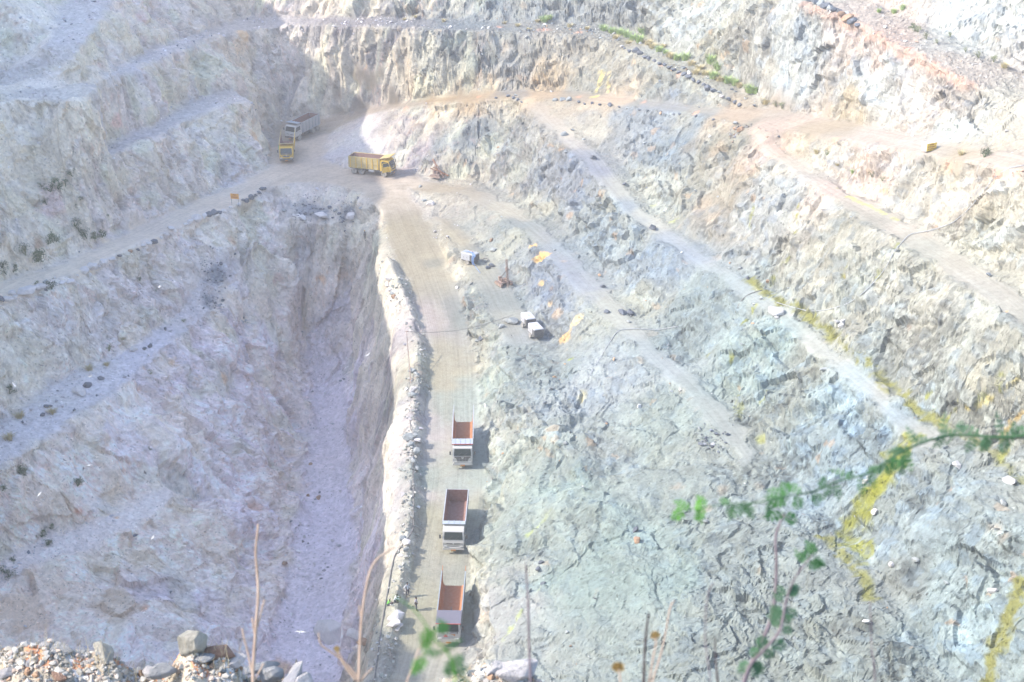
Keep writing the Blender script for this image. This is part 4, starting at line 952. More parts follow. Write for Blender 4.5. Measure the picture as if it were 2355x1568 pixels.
    ln.hexa([(L1_ - .04, -W0, zf), (L1_ - .01, -W0, zf), (L1_ - .01, W0, zf), (L1_ - .04, W0, zf), (L1_ + .20, -W1, zt), (L1_ + .23, -W1, zt), (L1_ + .23, W1, zt), (L1_ + .20, W1, zt)])
    if not style['scow']: ln.box(L0_ + .01, L0_ + .04, -W0, W0, zf, zt)
    ln.build('body_lining', inm, body)
    hb = MB(); hb.hexa([(L1_, -W0 - .05, zf - .1), (L1_ + .06, -W0 - .05, zf - .1), (L1_ + .06, W0 + .05, zf - .1), (L1_, W0 + .05, zf - .1), (L1_ + .24, -W1, zt + .05), (L1_ + .30, -W1, zt + .05), (L1_ + .30, W1, zt + .05), (L1_ + .24, W1, zt + .05)])
    for y in (-.8, -.27, .27, .8): hb.hexa([(L1_ + .06, y - .05, zf), (L1_ + .13, y - .05, zf), (L1_ + .13, y + .05, zf), (L1_ + .06, y + .05, zf), (L1_ + .28, y - .05, zt), (L1_ + .36, y - .05, zt), (L1_ + .36, y + .05, zt), (L1_ + .28, y + .05, zt)])
    hb.build('headboard', boxm, body)
    if not style['scow']:
        tg_ = MB(); tg_.box(L0_ - .07, L0_, -W1 - .02, W1 + .02, zf - .05, zt + .02)
        for y in (-.9, -.3, .3, .9): tg_.box(L0_ - .14, L0_ - .07, y - .06, y + .06, zf - .05, zt)
        tg_.build('tailgate', boxm, body)
    vz = style.get('vz', .16); vl = style.get('vl', 1.35); x0 = L1_ + .22; z0 = zt + .06
    vs = MB(); ww = W1 + .04
    vs.hexa([(x0, -ww, z0), (x0 + vl, -ww, z0 + vz), (x0 + vl, ww, z0 + vz), (x0, ww, z0), (x0, -ww, z0 + .05), (x0 + vl, -ww, z0 + vz + .05), (x0 + vl, ww, z0 + vz + .05), (x0, ww, z0 + .05)])
    for y in style['ribs']: vs.hexa([(x0, y - .035, z0 + .05), (x0 + vl, y - .035, z0 + vz + .05), (x0 + vl, y + .035, z0 + vz + .05), (x0, y + .035, z0 + .05), (x0, y - .035, z0 + .10), (x0 + vl, y - .035, z0 + vz + .10), (x0 + vl, y + .035, z0 + vz + .10), (x0, y + .035, z0 + .10)])
    for sd in (-1, 1): vs.tube([(x0 + .1, sd * (ww - .05), zt - .7), (x0 + vl * .75, sd * (ww - .05), z0 + vz * .75)], .035, 6)
    vo = vs.build('cab_guard', style['visor'], body, .006)
    lp = MB(); lp.box(x0 + vl, x0 + vl + .035, -ww, ww, z0 + vz - .02, z0 + vz + .07); lp.build('guard_edge', style['edge'], vo)
    if style.get('cloth'):
        q = MB(); q.box(2.0, 2.05, -1.42, -1.24, 1.9, 2.7, 0, .03); q.build('green_cloth', 'greent', cab)
    return root
def place_truck(root, front, rear, lift=0.0):
    f = gp(*front); r = gp(*rear)
    d = f - r; yaw = math.atan2(d[1], d[0]); c = (f + r) / 2
    ux, uy = math.cos(yaw), math.sin(yaw); lx, ly = -uy, ux
    def hh(a, b): return down(c[0] + ux * a + lx * b, c[1] + uy * a + ly * b)
    zf_ = (hh(2.75, 1) + hh(2.75, -1)) / 2; zr = (hh(-2.2, 1) + hh(-2.2, -1)) / 2
    pitch = math.atan2(zf_ - zr, 4.95)
    root.rotation_euler = (0, -pitch, yaw)
    root.location = (c[0], c[1], (zf_ + zr) / 2 + lift - math.tan(pitch) * .27)
G1 = 'white tipper trucks parked on the haul road'
T1 = make_truck('white tipper truck with upright-bar grille, the farthest of the three on the haul road', G1, dict(cab='white', box='grey', inside='rust', visor='lblue', edge='red', face='bars', bumper='white', scow=True, ribs=(-.9, -.3, .3, .9), vl=1.3, vz=.10))
T2 = make_truck('white tipper truck with closed brown box and thin slot grille, middle of the haul road', G1, dict(cab='white', box='grey', inside='brown', visor='lblue', edge='blue', face='slot', bumper='white', scow=False, ribs=(-.62, 0, .62), vl=.75, vz=.10))
T3 = make_truck('white tipper truck with orange rusty box, name strip and red warning triangle, nearest the camera', G1, dict(cab='white', box='blue', inside='rust', visor='mauve', edge='red', face='name', bumper='silver', scow=True, ribs=(), vl=2.15, vz=.02))
T4 = make_truck('yellow tipper truck coming head-on at the road junction', 'yellow tipper trucks at the junction', dict(cab='yellow', box='dyellow', inside='brown', visor='dyellow', edge='dyellow', face='yellow', bumper='black', scow=True, ribs=(-.6, 0, .6), vl=1.25, vz=.40, cloth=True))
T5 = make_truck('yellow tipper truck seen from the side with its cab door open', 'yellow tipper trucks at the junction', dict(cab='yellow', box='dyellow', inside='brown', visor='dyellow', edge='yellow', face='yellow', bumper='black', scow=False, ribs=(-.8, -.27, .27, .8), vl=1.9, vz=.45, open=True, zt=3.12, short=.4))
T6 = make_truck('white cab tipper truck with dusty grey box turning behind the yellow truck', 'trucks at the junction', dict(cab='white', box='grey', inside='brown', visor='lblue', edge='blue', face='slot', bumper='black', scow=False, ribs=(-.8, -.27, .27, .8), vl=1.4, vz=.22, zt=3.1, short=.7))
place_truck(T1, (1064, 1068), (1066, 1000)); place_truck(T2, (1044, 1262), (1052, 1185)); place_truck(T3, (1034, 1466), (1042, 1388))
place_truck(T4, (660, 371), (663, 346)); place_truck(T5, (884, 402), (826, 396)); place_truck(T6, (677, 321), (722, 298))

# ------------------------------------------------------------------ compressors
def make_compressor(label, hoses, group=None):
    """length along x, the dark grille end at +x"""
    root = empty('air_compressor'); tag(root, label, 'compressor', group)
    b = MB(); b.box(-1.2, .35, -.70, .70, .52, 1.50); b.build('housing', 'wtop', root, .03)
    b = MB(); b.box(.35, 1.20, -.71, .71, .50, 1.50, .0, .0)
    for y in (-.36, 0, .36): b.box(1.20, 1.235, y - .02, y + .02, .55, 1.45)
    for sd in (-1, 1):
        for k in range(7): z = .62 + k * .12; b.box(.42, 1.1, sd * .72 - .015, sd * .72 + .015, z, z + .05)
    b.build('grille', 'dgrey', root, .015)
    b = MB(); b.hexa([(-1.24, -.74, 1.50), (1.24, -.74, 1.50), (1.24, .74, 1.50), (-1.24, .74, 1.50), (-1.18, -.62, 1.68), (1.16, -.62, 1.66), (1.16, .62, 1.66), (-1.18, .62, 1.68)])
    cp = b.build('canopy', 'grey' if hoses else 'wtop', root, .05)
    b = MB(); b.box(-.25, .25, -.16, .16, 1.675, 1.70); b.build('canopy_hatch', 'lblue', cp, .01)
    for x in (-.9, -.3):
        b = MB(); b.box(x - .24, x + .24, -.735, -.715, .62, 1.38); d = b.build('door', 'wtop', root, .006)
        h = MB(); h.box(x + .12, x + .18, -.76, -.735, .95, 1.05); h.build('handle', 'black', d)
    b = MB(); b.box(-1.2, 1.2, -.62, .62, .40, .50); b.cyl((0, -.78, .34), (0, .78, .34), .05, 8); b.tube([(-1.2, -.3, .45), (-2.1, 0, .42)], .04, 8); b.tube([(-1.2, .3, .45), (-2.1, 0, .42)], .04, 8); b.cyl((-2.0, 0, .45), (-2.0, 0, .02), .035, 8); b.build('drawbar_frame', 'black', root)
    for sd in (-1, 1):
        w_ = MB(); w_.torus_wheel((0, sd * .84, .34), .34, .2, 18); wh = w_.build('wheel', 'tyre', root, 0, True)
        r = MB(); r.cyl((0, sd * .80, .34), (0, sd * .93, .34), .19, 14); r.build('rim', 'rim', wh)
    if hoses:
        for k in range(7):
            a = -.9 + k * .09; h = MB(); y = -.80 - .03 * k; pts = []
            for t in np.linspace(0, 1, 15):
                pts.append((a + 1.9 * t + .05 * math.sin(9 * t + k), -.2 - .5 * t * t - .06 * math.sin(k * 2 + 3 * t) - .15 * (t > .8), 1.74 + .16 * math.sin(math.pi * t + .1 * k) - .25 * max(0, t - .7)))
            x0 = pts[-1][0]
            for t in np.linspace(.1, 1, 9): pts.append((x0 - .25 * math.sin(t * 3) * (.5 + .12 * k), -.82 - .10 * math.sin(t * 3.1) - .02 * k, 1.75 - 1.68 * t))
            h.tube(pts, .028, 6); h.build('hose', 'hose', root, 0, True)
        h = MB(); h.cyl((-.2, .05, 1.78), (.55, -.1, 1.78), .12, 12); h.build('filter_drum', 'rust', root, .02)
    return root
def put(o, px, py, yaw, dz=0.0, level=True):
    p = gp(px, py); o.location = (p[0], p[1], down(p[0], p[1]) + dz); o.rotation_euler = (0, 0, yaw)
    return p
cA = make_compressor('white-topped towed air compressor with dark grille, the nearer of the two side by side', False, 'white-topped compressors')
put(cA, 1232, 775, R(-70), .05)
cB = make_compressor('white-topped towed air compressor, partly hidden behind its twin against the rock face', False, 'white-topped compressors')
pA = cA.location
cB.location = (pA.x - 1.0, pA.y + 3.3, down(pA.x - 1.0, pA.y + 3.3) + .05); cB.rotation_euler = (0, 0, R(-72))
cC = make_compressor('grey and white towed compressor draped with coils of blue hose', True)
put(cC, 1081, 604, R(-32), .03)
# hose lying beside it
def ground_tube(name, px, r, mat, label, cat, lift=.03, n=6, step=8, sag=0, group=None, kind=None):
    pts = []
    for a, b in zip(px[:-1], px[1:]):
        m = max(1, int(math.hypot(b[0] - a[0], b[1] - a[1]) / step))
        for k in range(m):
            t = k / m; p = gp(a[0] + (b[0] - a[0]) * t, a[1] + (b[1] - a[1]) * t); pts.append(Vector(p) + Vector((0, 0, lift)))
    pts.append(Vector(gp(*px[-1])) + Vector((0, 0, lift)))
    for _ in range(2): pts = [pts[0]] + [(pts[i - 1] + pts[i] * 2 + pts[i + 1]) / 4 for i in range(1, len(pts) - 1)] + [pts[-1]]
    m_ = MB(); m_.tube(pts, r, n); o = m_.build(name, mat, None, 0, True); tag(o, label, cat, group)
    return o, pts
ground_tube('air_hose', [(1088,605),(1092,615),(1100,622),(1104,628)], .035, 'hose', 'loose end of blue hose trailing on the ground by the compressor', 'hose', .05)
ground_tube('coiled_hose', [(1108,600),(1118,603),(1124,596),(1116,592),(1108,597),(1114,604),(1126,603),(1122,594),(1112,595)], .04, 'cable', 'tangle of black hose on the ground right of the hose-draped compressor', 'hose', .06, step=3)

# ------------------------------------------------------------------ drill rigs
def make_rig(label, mast_top, beam=None):
    root = empty('drill_rig'); tag(root, label, 'drill rig')
    for sd in (-1, 1):
        t = MB(); prof = []
        for a in np.linspace(math.pi / 2, math.pi * 1.5, 8): prof.append((-.75 + .24 * math.cos(a), .26 + .24 * math.sin(a)))
        for a in np.linspace(-math.pi / 2, math.pi / 2, 8): prof.append((.75 + .24 * math.cos(a), .26 + .24 * math.sin(a)))
        t.prism(prof, sd * .85 - .14, sd * .85 + .14)
        for k in range(9): t.box(-.78 + k * .19, -.70 + k * .19, sd * .85 - .16, sd * .85 + .16, .49, .53)
        t.build('crawler_track', 'mast', root)
    b = MB(); b.box(-.55, .55, -.7, .7, .38, .55); b.box(-.4, .1, -.35, .35, .55, .95); b.cyl((-.5, .5, .7), (.3, .5, .7), .16, 10); b.cyl((.1, -.45, .55), (.35, -.5, 1.15), .07, 8); b.box(-.65, -.35, -.55, -.15, .55, 1.2)
    b.build('carriage', 'mast', root, .015)
    foot = Vector((1.25, 0, .05)); top = Vector(mast_top); d = (top - foot).normalized(); u = Vector((0, 1, 0)); w_ = d.cross(u).normalized()
    m = MB()
    for s1_ in (-1, 1):
        for s2_ in (-1, 1): m.tube([foot + u * .10 * s1_ + w_ * .09 * s2_, top + u * .10 * s1_ + w_ * .09 * s2_], .032, 6)
    Lm = (top - foot).length
    for k in range(int(Lm / .35)):
        q = foot + d * (.2 + k * .35)
        m.tube([q + u * .1 + w_ * .09, q - u * .1 + w_ * .09], .02, 5); m.tube([q + u * .1 - w_ * .09, q - u * .1 - w_ * .09 + d * .2], .02, 5)
    ms = m.build('mast', 'rust' if beam else 'mast', root)
    k = MB(); q = foot + d * Lm * .62; k.cyl(q - d * .35 + w_ * .2, q + d * .35 + w_ * .2, .14, 10); k.box(q.x - .12, q.x + .12, -.16, .16, q.z - .1, q.z + .15); k.build('drill_head', 'mast', ms)
    k = MB(); k.cyl(foot + w_ * .05, foot + d * Lm * .6 + w_ * .05, .04, 8); k.build('drill_rod', 'silver', ms)
    k = MB(); k.tube([Vector((.1, 0, .8)), foot + d * 1.3], .07, 8); k.tube([Vector((-.1, .3, .6)), foot + d * 1.9], .045, 8); k.tube([Vector((-.1, -.3, .6)), foot + d * 1.0], .045, 8); k.build('boom', 'mast', root)
    for j in range(5):
        k = MB(); pts = []
        for t in np.linspace(0, 1, 12):
            p = Vector((-.3, -.2 + j * .1, .9)).lerp(q, t); p += Vector((-.3, (.25 + .12 * j) * (1 if j % 2 else -1), -.5)) * math.sin(math.pi * t) * .8; pts.append(p)
        k.tube(pts, .022, 5); k.build('hydraulic_hose', 'cable', root, 0, True)
    if beam:
        for (a, b_, r_) in beam:
            k = MB(); k.tube([Vector(a), Vector(b_)], r_, 6); k.build('steel_rod', 'rust' if r_ > .08 else 'mast', root)
    return root
rg = make_rig('rusty crawler drill rig with upright mast on the dusty work bench', (1.0, -.1, 4.3)); put(rg, 1158, 654, R(-60))
rg2 = make_rig('rusty drill rig folded down with an orange beam at the start of the lower track', (-1.4, .8, 2.7), [((1.6, 1.0, .15), (-1.0, -.6, 1.5), .11), ((-1.2, 1.4, .1), (1.4, 1.6, .25), .05), ((-1.5, -.8, .1), (.9, -1.3, .2), .05), ((1.7, .6, .2), (-.6, -.4, 1.7), .09), ((-.3, 1.4, .1), (.3, -1.5, .6), .04)])
put(rg2, 1006, 406, R(-28))

# ------------------------------------------------------------------ signs
def scribble(mb, w, z0, z1, n, y, seed):
    """rows of unreadable strokes hanging from a headline, like the script on the board"""
    rr = random.Random(seed); rows = n; hgt = (z1 - z0) / rows
    for r in range(rows):
        zt_ = z1 - r * hgt - hgt * .2; ww = w * (.42 if r == 0 and rows > 1 else .86) / 2; mb.box(-ww, ww, y - .012, y, zt_ - hgt * .08, zt_)
        x = -ww + .03
        while x < ww - .05:
            l = rr.uniform(.3, .62) * hgt; mb.box(x, x + .03, y - .012, y, zt_ - l, zt_)
            if rr.random() < .6: mb.box(x, x + .10, y - .012, y, zt_ - l * .62, zt_ - l * .62 + .03)
            if rr.random() < .4: mb.hexa([(x + .02, y - .012, zt_ - l), (x + .05, y - .012, zt_ - l), (x + .12, y - .012, zt_ - l * .4), (x + .09, y - .012, zt_ - l * .4), (x + .02, y, zt_ - l), (x + .05, y, zt_ - l), (x + .12, y, zt_ - l * .4), (x + .09, y, zt_ - l * .4)])
            x += rr.uniform(.09, .17)
sg = empty('sign_board'); tag(sg, 'small orange sign on two black legs at the edge of the left road', 'sign')
b = MB(); b.box(-.72, .72, -.02, .02, 1.25, 2.15); pn = b.build('sign_panel', 'signor', sg, .01)
b = MB(); scribble(b, 1.4, 1.32, 2.08, 2, -.021, 4); b.build('lettering', 'signtx', pn)
for x in (-.6, .6):
    b = MB(); b.tube([(x, .03, 0), (x, .03, 2.1)], .03, 6); b.tube([(x - .16, -.15, .0), (x, .03, .28)], .025, 6); b.tube([(x + .16, -.15, .0), (x, .03, .28)], .025, 6); b.build('leg', 'black', sg)
put(sg, 541, 474, R(-12))
sb = empty('sign_block'); tag(sb, 'yellow lettered board on a grey concrete block beside the upper road', 'sign')
b = MB(); b.box(-.75, .75, -.45, .45, 0, 1.0); b.build('concrete_block', 'wtop', sb, .03)
b = MB(); b.box(-.75, .75, -.50, -.455, .05, .98); pn = b.build('sign_panel', 'signye', sb, .01)
b = MB(); scribble(b, 1.4, .12, .92, 3, -.501, 9); b.build('lettering', 'signtx', pn)
put(sb, 2134, 347, R(28), .1)
# ------------------------------------------------------------------ people
def skin_mesh(name, joints, bones, mat, parent=None, sub=2):
    """one continuous surface grown round a chain of joints; joints: name -> (x, y, z, r) or (x, y, z, rx, ry)"""
    names = list(joints); me = bpy.data.meshes.new(name)
    me.from_pydata([joints[n][:3] for n in names], [(names.index(a), names.index(b)) for a, b in bones], [])
    o = bpy.data.objects.new(name, me); COL.objects.link(o)
    m = o.modifiers.new('s', 'SKIN'); m.use_smooth_shade = True
    if not me.skin_vertices: me.skin_vertices.new()
    for i, n in enumerate(names):
        j = joints[n]; me.skin_vertices[0].data[i].radius = (j[3], j[4] if len(j) > 4 else j[3]); me.skin_vertices[0].data[i].use_root = (i == 0)
    s_ = o.modifiers.new('u', 'SUBSURF'); s_.levels = sub; s_.render_levels = sub
    bpy.context.view_layer.update()
    out = bpy.data.meshes.new_from_object(o.evaluated_get(bpy.context.evaluated_depsgraph_get()))
    bpy.data.objects.remove(o); bpy.data.meshes.remove(me)
    out.name = name; out.materials.clear(); out.materials.append(MT[mat]); out.polygons.foreach_set('use_smooth', [True] * len(out.polygons))
    o = bpy.data.objects.new(name, out); COL.objects.link(o)
    if parent is not None: o.parent = parent
    return o
def hand(J, Bn, side, wrist, palm):
    """five fingers rooted in the palm, slightly curled"""
    w = Vector(wrist); p = Vector(palm); d = (p - w).normalized(); s = d.cross(Vector((1, 0, 0))); s = s.normalized() if s.length > .01 else Vector((0, 1, 0)); c = d.cross(s) * (1 if side else -1)
    for k, (off, L) in enumerate(((-.032, .058), (-.011, .07), (.011, .065), (.031, .05))):
        a = p + s * off + d * .03; b = a + d * L * .55 + c * .012; e = b + d * L * .4 + c * .03
        for nm, q in (('a', a), ('b', b), ('e', e)): J['f%d%d%s' % (side, k, nm)] = (*q, .010 if nm != 'e' else .008)
        Bn += [('palm%d' % side, 'f%d%da' % (side, k)), ('f%d%da' % (side, k), 'f%d%db' % (side, k)), ('f%d%db' % (side, k), 'f%d%de' % (side, k))]
    a = p - s * .045 - d * .01; b = a - s * .02 + d * .03 + c * .015
    J['t%da' % side] = (*a, .012); J['t%db' % side] = (*b, .010); Bn += [('palm%d' % side, 't%da' % side), ('t%da' % side, 't%db' % side)]
def person(label, pose, top, bottom, group='workers standing and sitting beside the haul road', shoe='hair', cap=None):
    """pose: joint positions, x forward, y left, z up, metres"""
    P_ = pose
    J = {}; B_ = []
    J['pelvis'] = (*P_['pelvis'], .12, .15); J['waist'] = (*P_['waist'], .10, .135); J['chest'] = (*P_['chest'], .115, .165); J['neck0'] = (*P_['neck'], .055); 
    h = Vector(P_['head']); nk = Vector(P_['neck']); hd = (h - nk).normalized()
    J['neck1'] = (*(nk + hd * .06), .055); J['jaw'] = (*(nk + hd * .12 + Vector((.02, 0, 0))), .068, .062); J['skull'] = (*h, .092, .078); J['crown'] = (*(h + hd * .075), .062, .058)
    B_ += [('pelvis', 'waist'), ('waist', 'chest'), ('chest', 'neck0'), ('neck0', 'neck1'), ('neck1', 'jaw'), ('jaw', 'skull'), ('skull', 'crown')]
    for i, sd in ((0, 'r'), (1, 'l')):
        J['sh' + sd] = (*P_['sh' + sd], .058); J['el' + sd] = (*P_['el' + sd], .040); J['wr' + sd] = (*P_['wr' + sd], .027)
        w = Vector(P_['wr' + sd]); e = Vector(P_['el' + sd]); pm = w + (w - e).normalized() * .06; J['palm%d' % i] = (*pm, .024, .036)
        B_ += [('chest', 'sh' + sd), ('sh' + sd, 'el' + sd), ('el' + sd, 'wr' + sd), ('wr' + sd, 'palm%d' % i)]
        hand(J, B_, i, w, pm)
        J['hp' + sd] = (*P_['hp' + sd], .088); J['kn' + sd] = (*P_['kn' + sd], .058); J['an' + sd] = (*P_['an' + sd], .038); a = Vector(P_['an' + sd]); f = Vector(P_['ft' + sd]); J['ft' + sd] = (*f, .036)
        B_ += [('pelvis', 'hp' + sd), ('hp' + sd, 'kn' + sd), ('kn' + sd, 'an' + sd), ('an' + sd, 'ft' + sd)]
    body = skin_mesh('person', J, B_, 'skin')
    tag(body, label, 'person', group)
    g = lambda k, e: tuple(list(J[k][:3]) + [r + e for r in J[k][3:]])
    def mid(a, b, t, r): p = Vector(J[a][:3]).lerp(Vector(J[b][:3]), t); return (*p, r)
    S = {'chest': g('chest', .022), 'waist': g('waist', .028), 'pelvis': g('pelvis', .02), 'hem': (*(Vector(J['pelvis'][:3]) + Vector((0, 0, -.04))), .135, .165), 'neck0': (*Vector(J['neck0'][:3]).lerp(Vector(J['chest'][:3]), .25), .075)}
    SB = [('chest', 'waist'), ('waist', 'pelvis'), ('pelvis', 'hem'), ('chest', 'neck0')]
    for sd in 'rl':
        S['sh' + sd] = g('sh' + sd, .02); S['cuf' + sd] = mid('sh' + sd, 'el' + sd, .92, .060) if cap != 'long' else g('el' + sd, .02); SB += [('chest', 'sh' + sd), ('sh' + sd, 'cuf' + sd)]
        if cap == 'long': S['wc' + sd] = mid('el' + sd, 'wr' + sd, .85, .044); SB.append(('cuf' + sd, 'wc' + sd))
    skin_mesh('shirt', S, SB, top, body)
    T = {'pelvis': g('pelvis', .012)}; TB = []
    for sd in 'rl':
        T['hp' + sd] = g('hp' + sd, .018); T['kn' + sd] = g('kn' + sd, .022); T['an' + sd] = mid('kn' + sd, 'an' + sd, .93, .062); TB += [('pelvis', 'hp' + sd), ('hp' + sd, 'kn' + sd), ('kn' + sd, 'an' + sd)]
    skin_mesh('trousers', T, TB, bottom, body)
    for sd in 'rl':
        a = Vector(J['an' + sd][:3]); f = Vector(J['ft' + sd][:3]); dn = (f - a); dn.z = 0; dn.normalize()
        q = skin_mesh('shoe', {'a': (*(f.lerp(a, .8) - Vector((0, 0, .03)) - dn * .04), .042), 'b': (*f, .044, .050), 'c': (*(f + dn * .08), .036, .044)}, [('a', 'b'), ('b', 'c')], shoe, body, 1)
    # hair, or a helmet / cloth; a face below it
    b = bmesh.new(); bmesh.ops.create_uvsphere(b, u_segments=18, v_segments=12, radius=1)
    c0 = h + hd * .02 + Vector((-.012, 0, .005))
    for v in list(b.verts):
        if v.co.z < -.05 and v.co.x > -.25: pass
        v.co = Vector((v.co.x * .108, v.co.y * .094, max(v.co.z, -.45) * .112)) + c0
    bmesh.ops.delete(b, geom=[v for v in b.verts if v.co.x > c0.x + .05 and v.co.z < c0.z + .02], context='VERTS')
    me = bpy.data.meshes.new('hair'); b.to_mesh(me); b.free(); me.materials.append(MT['helmet' if cap == 'helmet' else 'hair']); me.polygons.foreach_set('use_smooth', [True] * len(me.polygons))
    o = bpy.data.objects.new('helmet' if cap == 'helmet' else 'hair', me); COL.objects.link(o); o.parent = body
    for sgn in (-1, 1):
        m_ = MB(); c = h + Vector((.086, sgn * .030, .0)); m_.cyl(c, c + Vector((.006, 0, 0)), .011, 8); m_.build('eye', 'hair', body)
        m_ = MB(); c = h + Vector((-.005, sgn * .082, -.01)); m_.cyl(c, c + Vector((0, sgn * .014, 0)), .026, 8, .018); m_.build('ear', 'skin', body, .004)
    m_ = MB(); c = h + Vector((.085, 0, -.02)); m_.add([c + Vector(q) for q in ((0, -.014, -.02), (0, .014, -.02), (0, 0, .03), (.028, 0, -.018))], [(0, 1, 3), (1, 2, 3), (2, 0, 3), (0, 2, 1)]); m_.build('nose', 'skin', body)
    m_ = MB(); c = h + Vector((.078, 0, -.062)); m_.box(c.x - .01, c.x + .008, -.022, .022, c.z - .005, c.z + .004); m_.build('mouth', 'brown', body)
    return body
def standing(lean=0, armr=None, arml=None, step=.10, spread=.12):
    d = dict(pelvis=(0, 0, .93), waist=(0, 0, 1.08), chest=(.005, 0, 1.30), neck=(0, 0, 1.45), head=(.02, 0, 1.62), shr=(0, -.19, 1.38), shl=(0, .19, 1.38), hpr=(0, -.09, .88), hpl=(0, .09, .88),
             knr=(.02 + step * .5, -spread, .48), knl=(.03 - step * .4, spread, .48), anr=(step, -spread, .09), anl=(-step, spread, .09), ftr=(step + .11, -spread - .03, .045), ftl=(-step + .11, spread + .03, .045),
             elr=(-.03, -.27, 1.10), ell=(-.03, .27, 1.10), wrr=(.06, -.27, .86), wrl=(.06, .27, .86))
    if armr: d['elr'], d['wrr'] = armr
    if arml: d['ell'], d['wrl'] = arml
    return d
squat = dict(pelvis=(0, 0, .24), waist=(.03, 0, .38), chest=(.12, 0, .58), neck=(.20, 0, .72), head=(.25, 0, .88), shr=(.13, -.18, .66), shl=(.13, .18, .66), hpr=(.02, -.09, .24), hpl=(.02, .09, .24),
             knr=(.36, -.17, .50), knl=(.36, .17, .50), anr=(.22, -.13, .09), anl=(.22, .13, .09), ftr=(.34, -.14, .045), ftl=(.34, .14, .045), elr=(.30, -.24, .50), ell=(.32, .24, .52), wrr=(.50, -.12, .56), wrl=(.52, .10, .58))
sit = dict(pelvis=(0, 0, .16), waist=(.01, 0, .30), chest=(.07, 0, .51), neck=(.12, 0, .66), head=(.17, 0, .82), shr=(.07, -.18, .59), shl=(.07, .18, .59), hpr=(.03, -.09, .15), hpl=(.03, .09, .15),
           knr=(.40, -.14, .32), knl=(.42, .15, .26), anr=(.62, -.12, .09), anl=(.70, .14, .08), ftr=(.73, -.13, .05), ftl=(.81, .15, .06), elr=(.20, -.22, .38), ell=(.22, .22, .36), wrr=(.42, -.12, .40), wrl=(.42, .10, .38))
pA_ = person('person in a white shirt and dark trousers standing at the edge of the haul road', standing(armr=((-.06, -.29, 1.12), (.02, -.20, .95)), step=.08, spread=.14), 'shirtw', 'trd', cap='long')
put(pA_, 937, 1370, R(-60))
pB_ = person('person in a checked shirt and dark trousers standing on the road near the orange truck', standing(armr=((-.05, -.26, 1.12), (.16, -.20, 1.02)), step=.04, spread=.08), 'shirtc', 'trd')
put(pB_, 957, 1403, R(-15))
pC_ = person('person in a white shirt squatting on the rubble bank with hands forward', squat, 'shirtw', 'trd', cap='long')
put(pC_, 908, 1384, R(5), -.02)
pD_ = person('person in a bright green vest and cap sitting on the edge of the bank', sit, 'vest', 'trd', cap='helmet')
put(pD_, 893, 1392, R(-10), .02)
for q in pD_.children:
    if q.name.startswith('helmet'): q.data.materials[0] = MT['khaki']; q.name = 'cap'
pE_ = person('small figure in a yellow helmet and khaki clothes standing on the pit crest', standing(), 'khaki', 'khaki', 'worker on the pit crest', cap='helmet')
put(pE_, 839, 556, R(-30), .0)

# ------------------------------------------------------------------ stones
def hull_stone(seed, n=16, squash=(1, .8, .6)):
    rr = random.Random(seed); bm = bmesh.new()
    for _ in range(n):
        v = Vector((rr.gauss(0, 1), rr.gauss(0, 1), rr.gauss(0, 1))).normalized() * rr.uniform(.75, 1.0); bm.verts.new((v.x * squash[0], v.y * squash[1], v.z * squash[2]))
    r = bmesh.ops.convex_hull(bm, input=bm.verts); bmesh.ops.delete(bm, geom=[g for g in r['geom_interior'] if isinstance(g, bmesh.types.BMVert)], context='VERTS')
    bmesh.ops.recalc_face_normals(bm, faces=bm.faces)
    bm.verts.ensure_lookup_table()
    v = np.array([q.co[:] for q in bm.verts]); f = []
    bmesh.ops.triangulate(bm, faces=bm.faces)
    for q in bm.faces: f.append([x.index for x in q.verts])
    bm.verts.index_update(); f = np.array([[x.index for x in q.verts] for q in bm.faces]); v = np.array([q.co[:] for q in bm.verts]); bm.free()
    return v, f
def stone_mat(name, col, var=.3):
    m, nt, b = new_mat(name); tc = nt.nodes.new('ShaderNodeTexCoord'); n = nt.nodes.new('ShaderNodeTexNoise'); n.inputs['Scale'].default_value = 2.2; n.inputs['Detail'].default_value = 8; n.inputs['Roughness'].default_value = .72
    nt.links.new(tc.outputs['Object'], n.inputs['Vector']); r = nt.nodes.new('ShaderNodeValToRGB'); nt.links.new(n.outputs[0], r.inputs[0])
    e = r.color_ramp.elements; e[0].position = .32; e[1].position = .7; e[0].color = (*[c * (1 - var) for c in col], 1); e[1].color = (*[min(.86, c * (1 + var)) for c in col], 1)
    nt.links.new(r.outputs[0], b.inputs['Base Color']); b.inputs['Roughness'].default_value = .95; b.inputs['Specular IOR Level'].default_value = .15
    bp = nt.nodes.new('ShaderNodeBump'); bp.inputs['Distance'].default_value = .08; nt.links.new(n.outputs[0], bp.inputs['Height']); nt.links.new(bp.outputs[0], b.inputs['Normal']); return m
SM = dict(dark=stone_mat('dark_stone', (.13, .145, .17)), white=stone_mat('pale_stone', (.62, .585, .57), .2), grey=stone_mat('grey_stone', (.30, .32, .32)), brown=stone_mat('brown_stone', (.33, .22, .15)), bright=stone_mat('bright_stone', (.42, .42, .42), .15), tan=stone_mat('tan_stone', (.50, .47, .40), .3), rosy=stone_mat('rosy_stone', (.42, .27, .20), .3))
SHAPES = []
for k in range(9):
    v, f = hull_stone(40 + k, 14 + k, (1, .78 + .03 * (k % 3), .55 + .05 * (k % 4)))
    bmx = bmesh.new(); vs_ = [bmx.verts.new(q) for q in v]; [bmx.faces.new([vs_[i] for i in t]) for t in f]
    bmesh.ops.dissolve_limit(bmx, angle_limit=.12, verts=bmx.verts, edges=bmx.edges)
    bmesh.ops.bevel(bmx, geom=list(bmx.edges), offset=.045, segments=1, affect='EDGES', clamp_overlap=True)
    me = bpy.data.meshes.new('boulder'); bmx.to_mesh(me); bmx.free(); SHAPES.append(me)
MESHC = {}
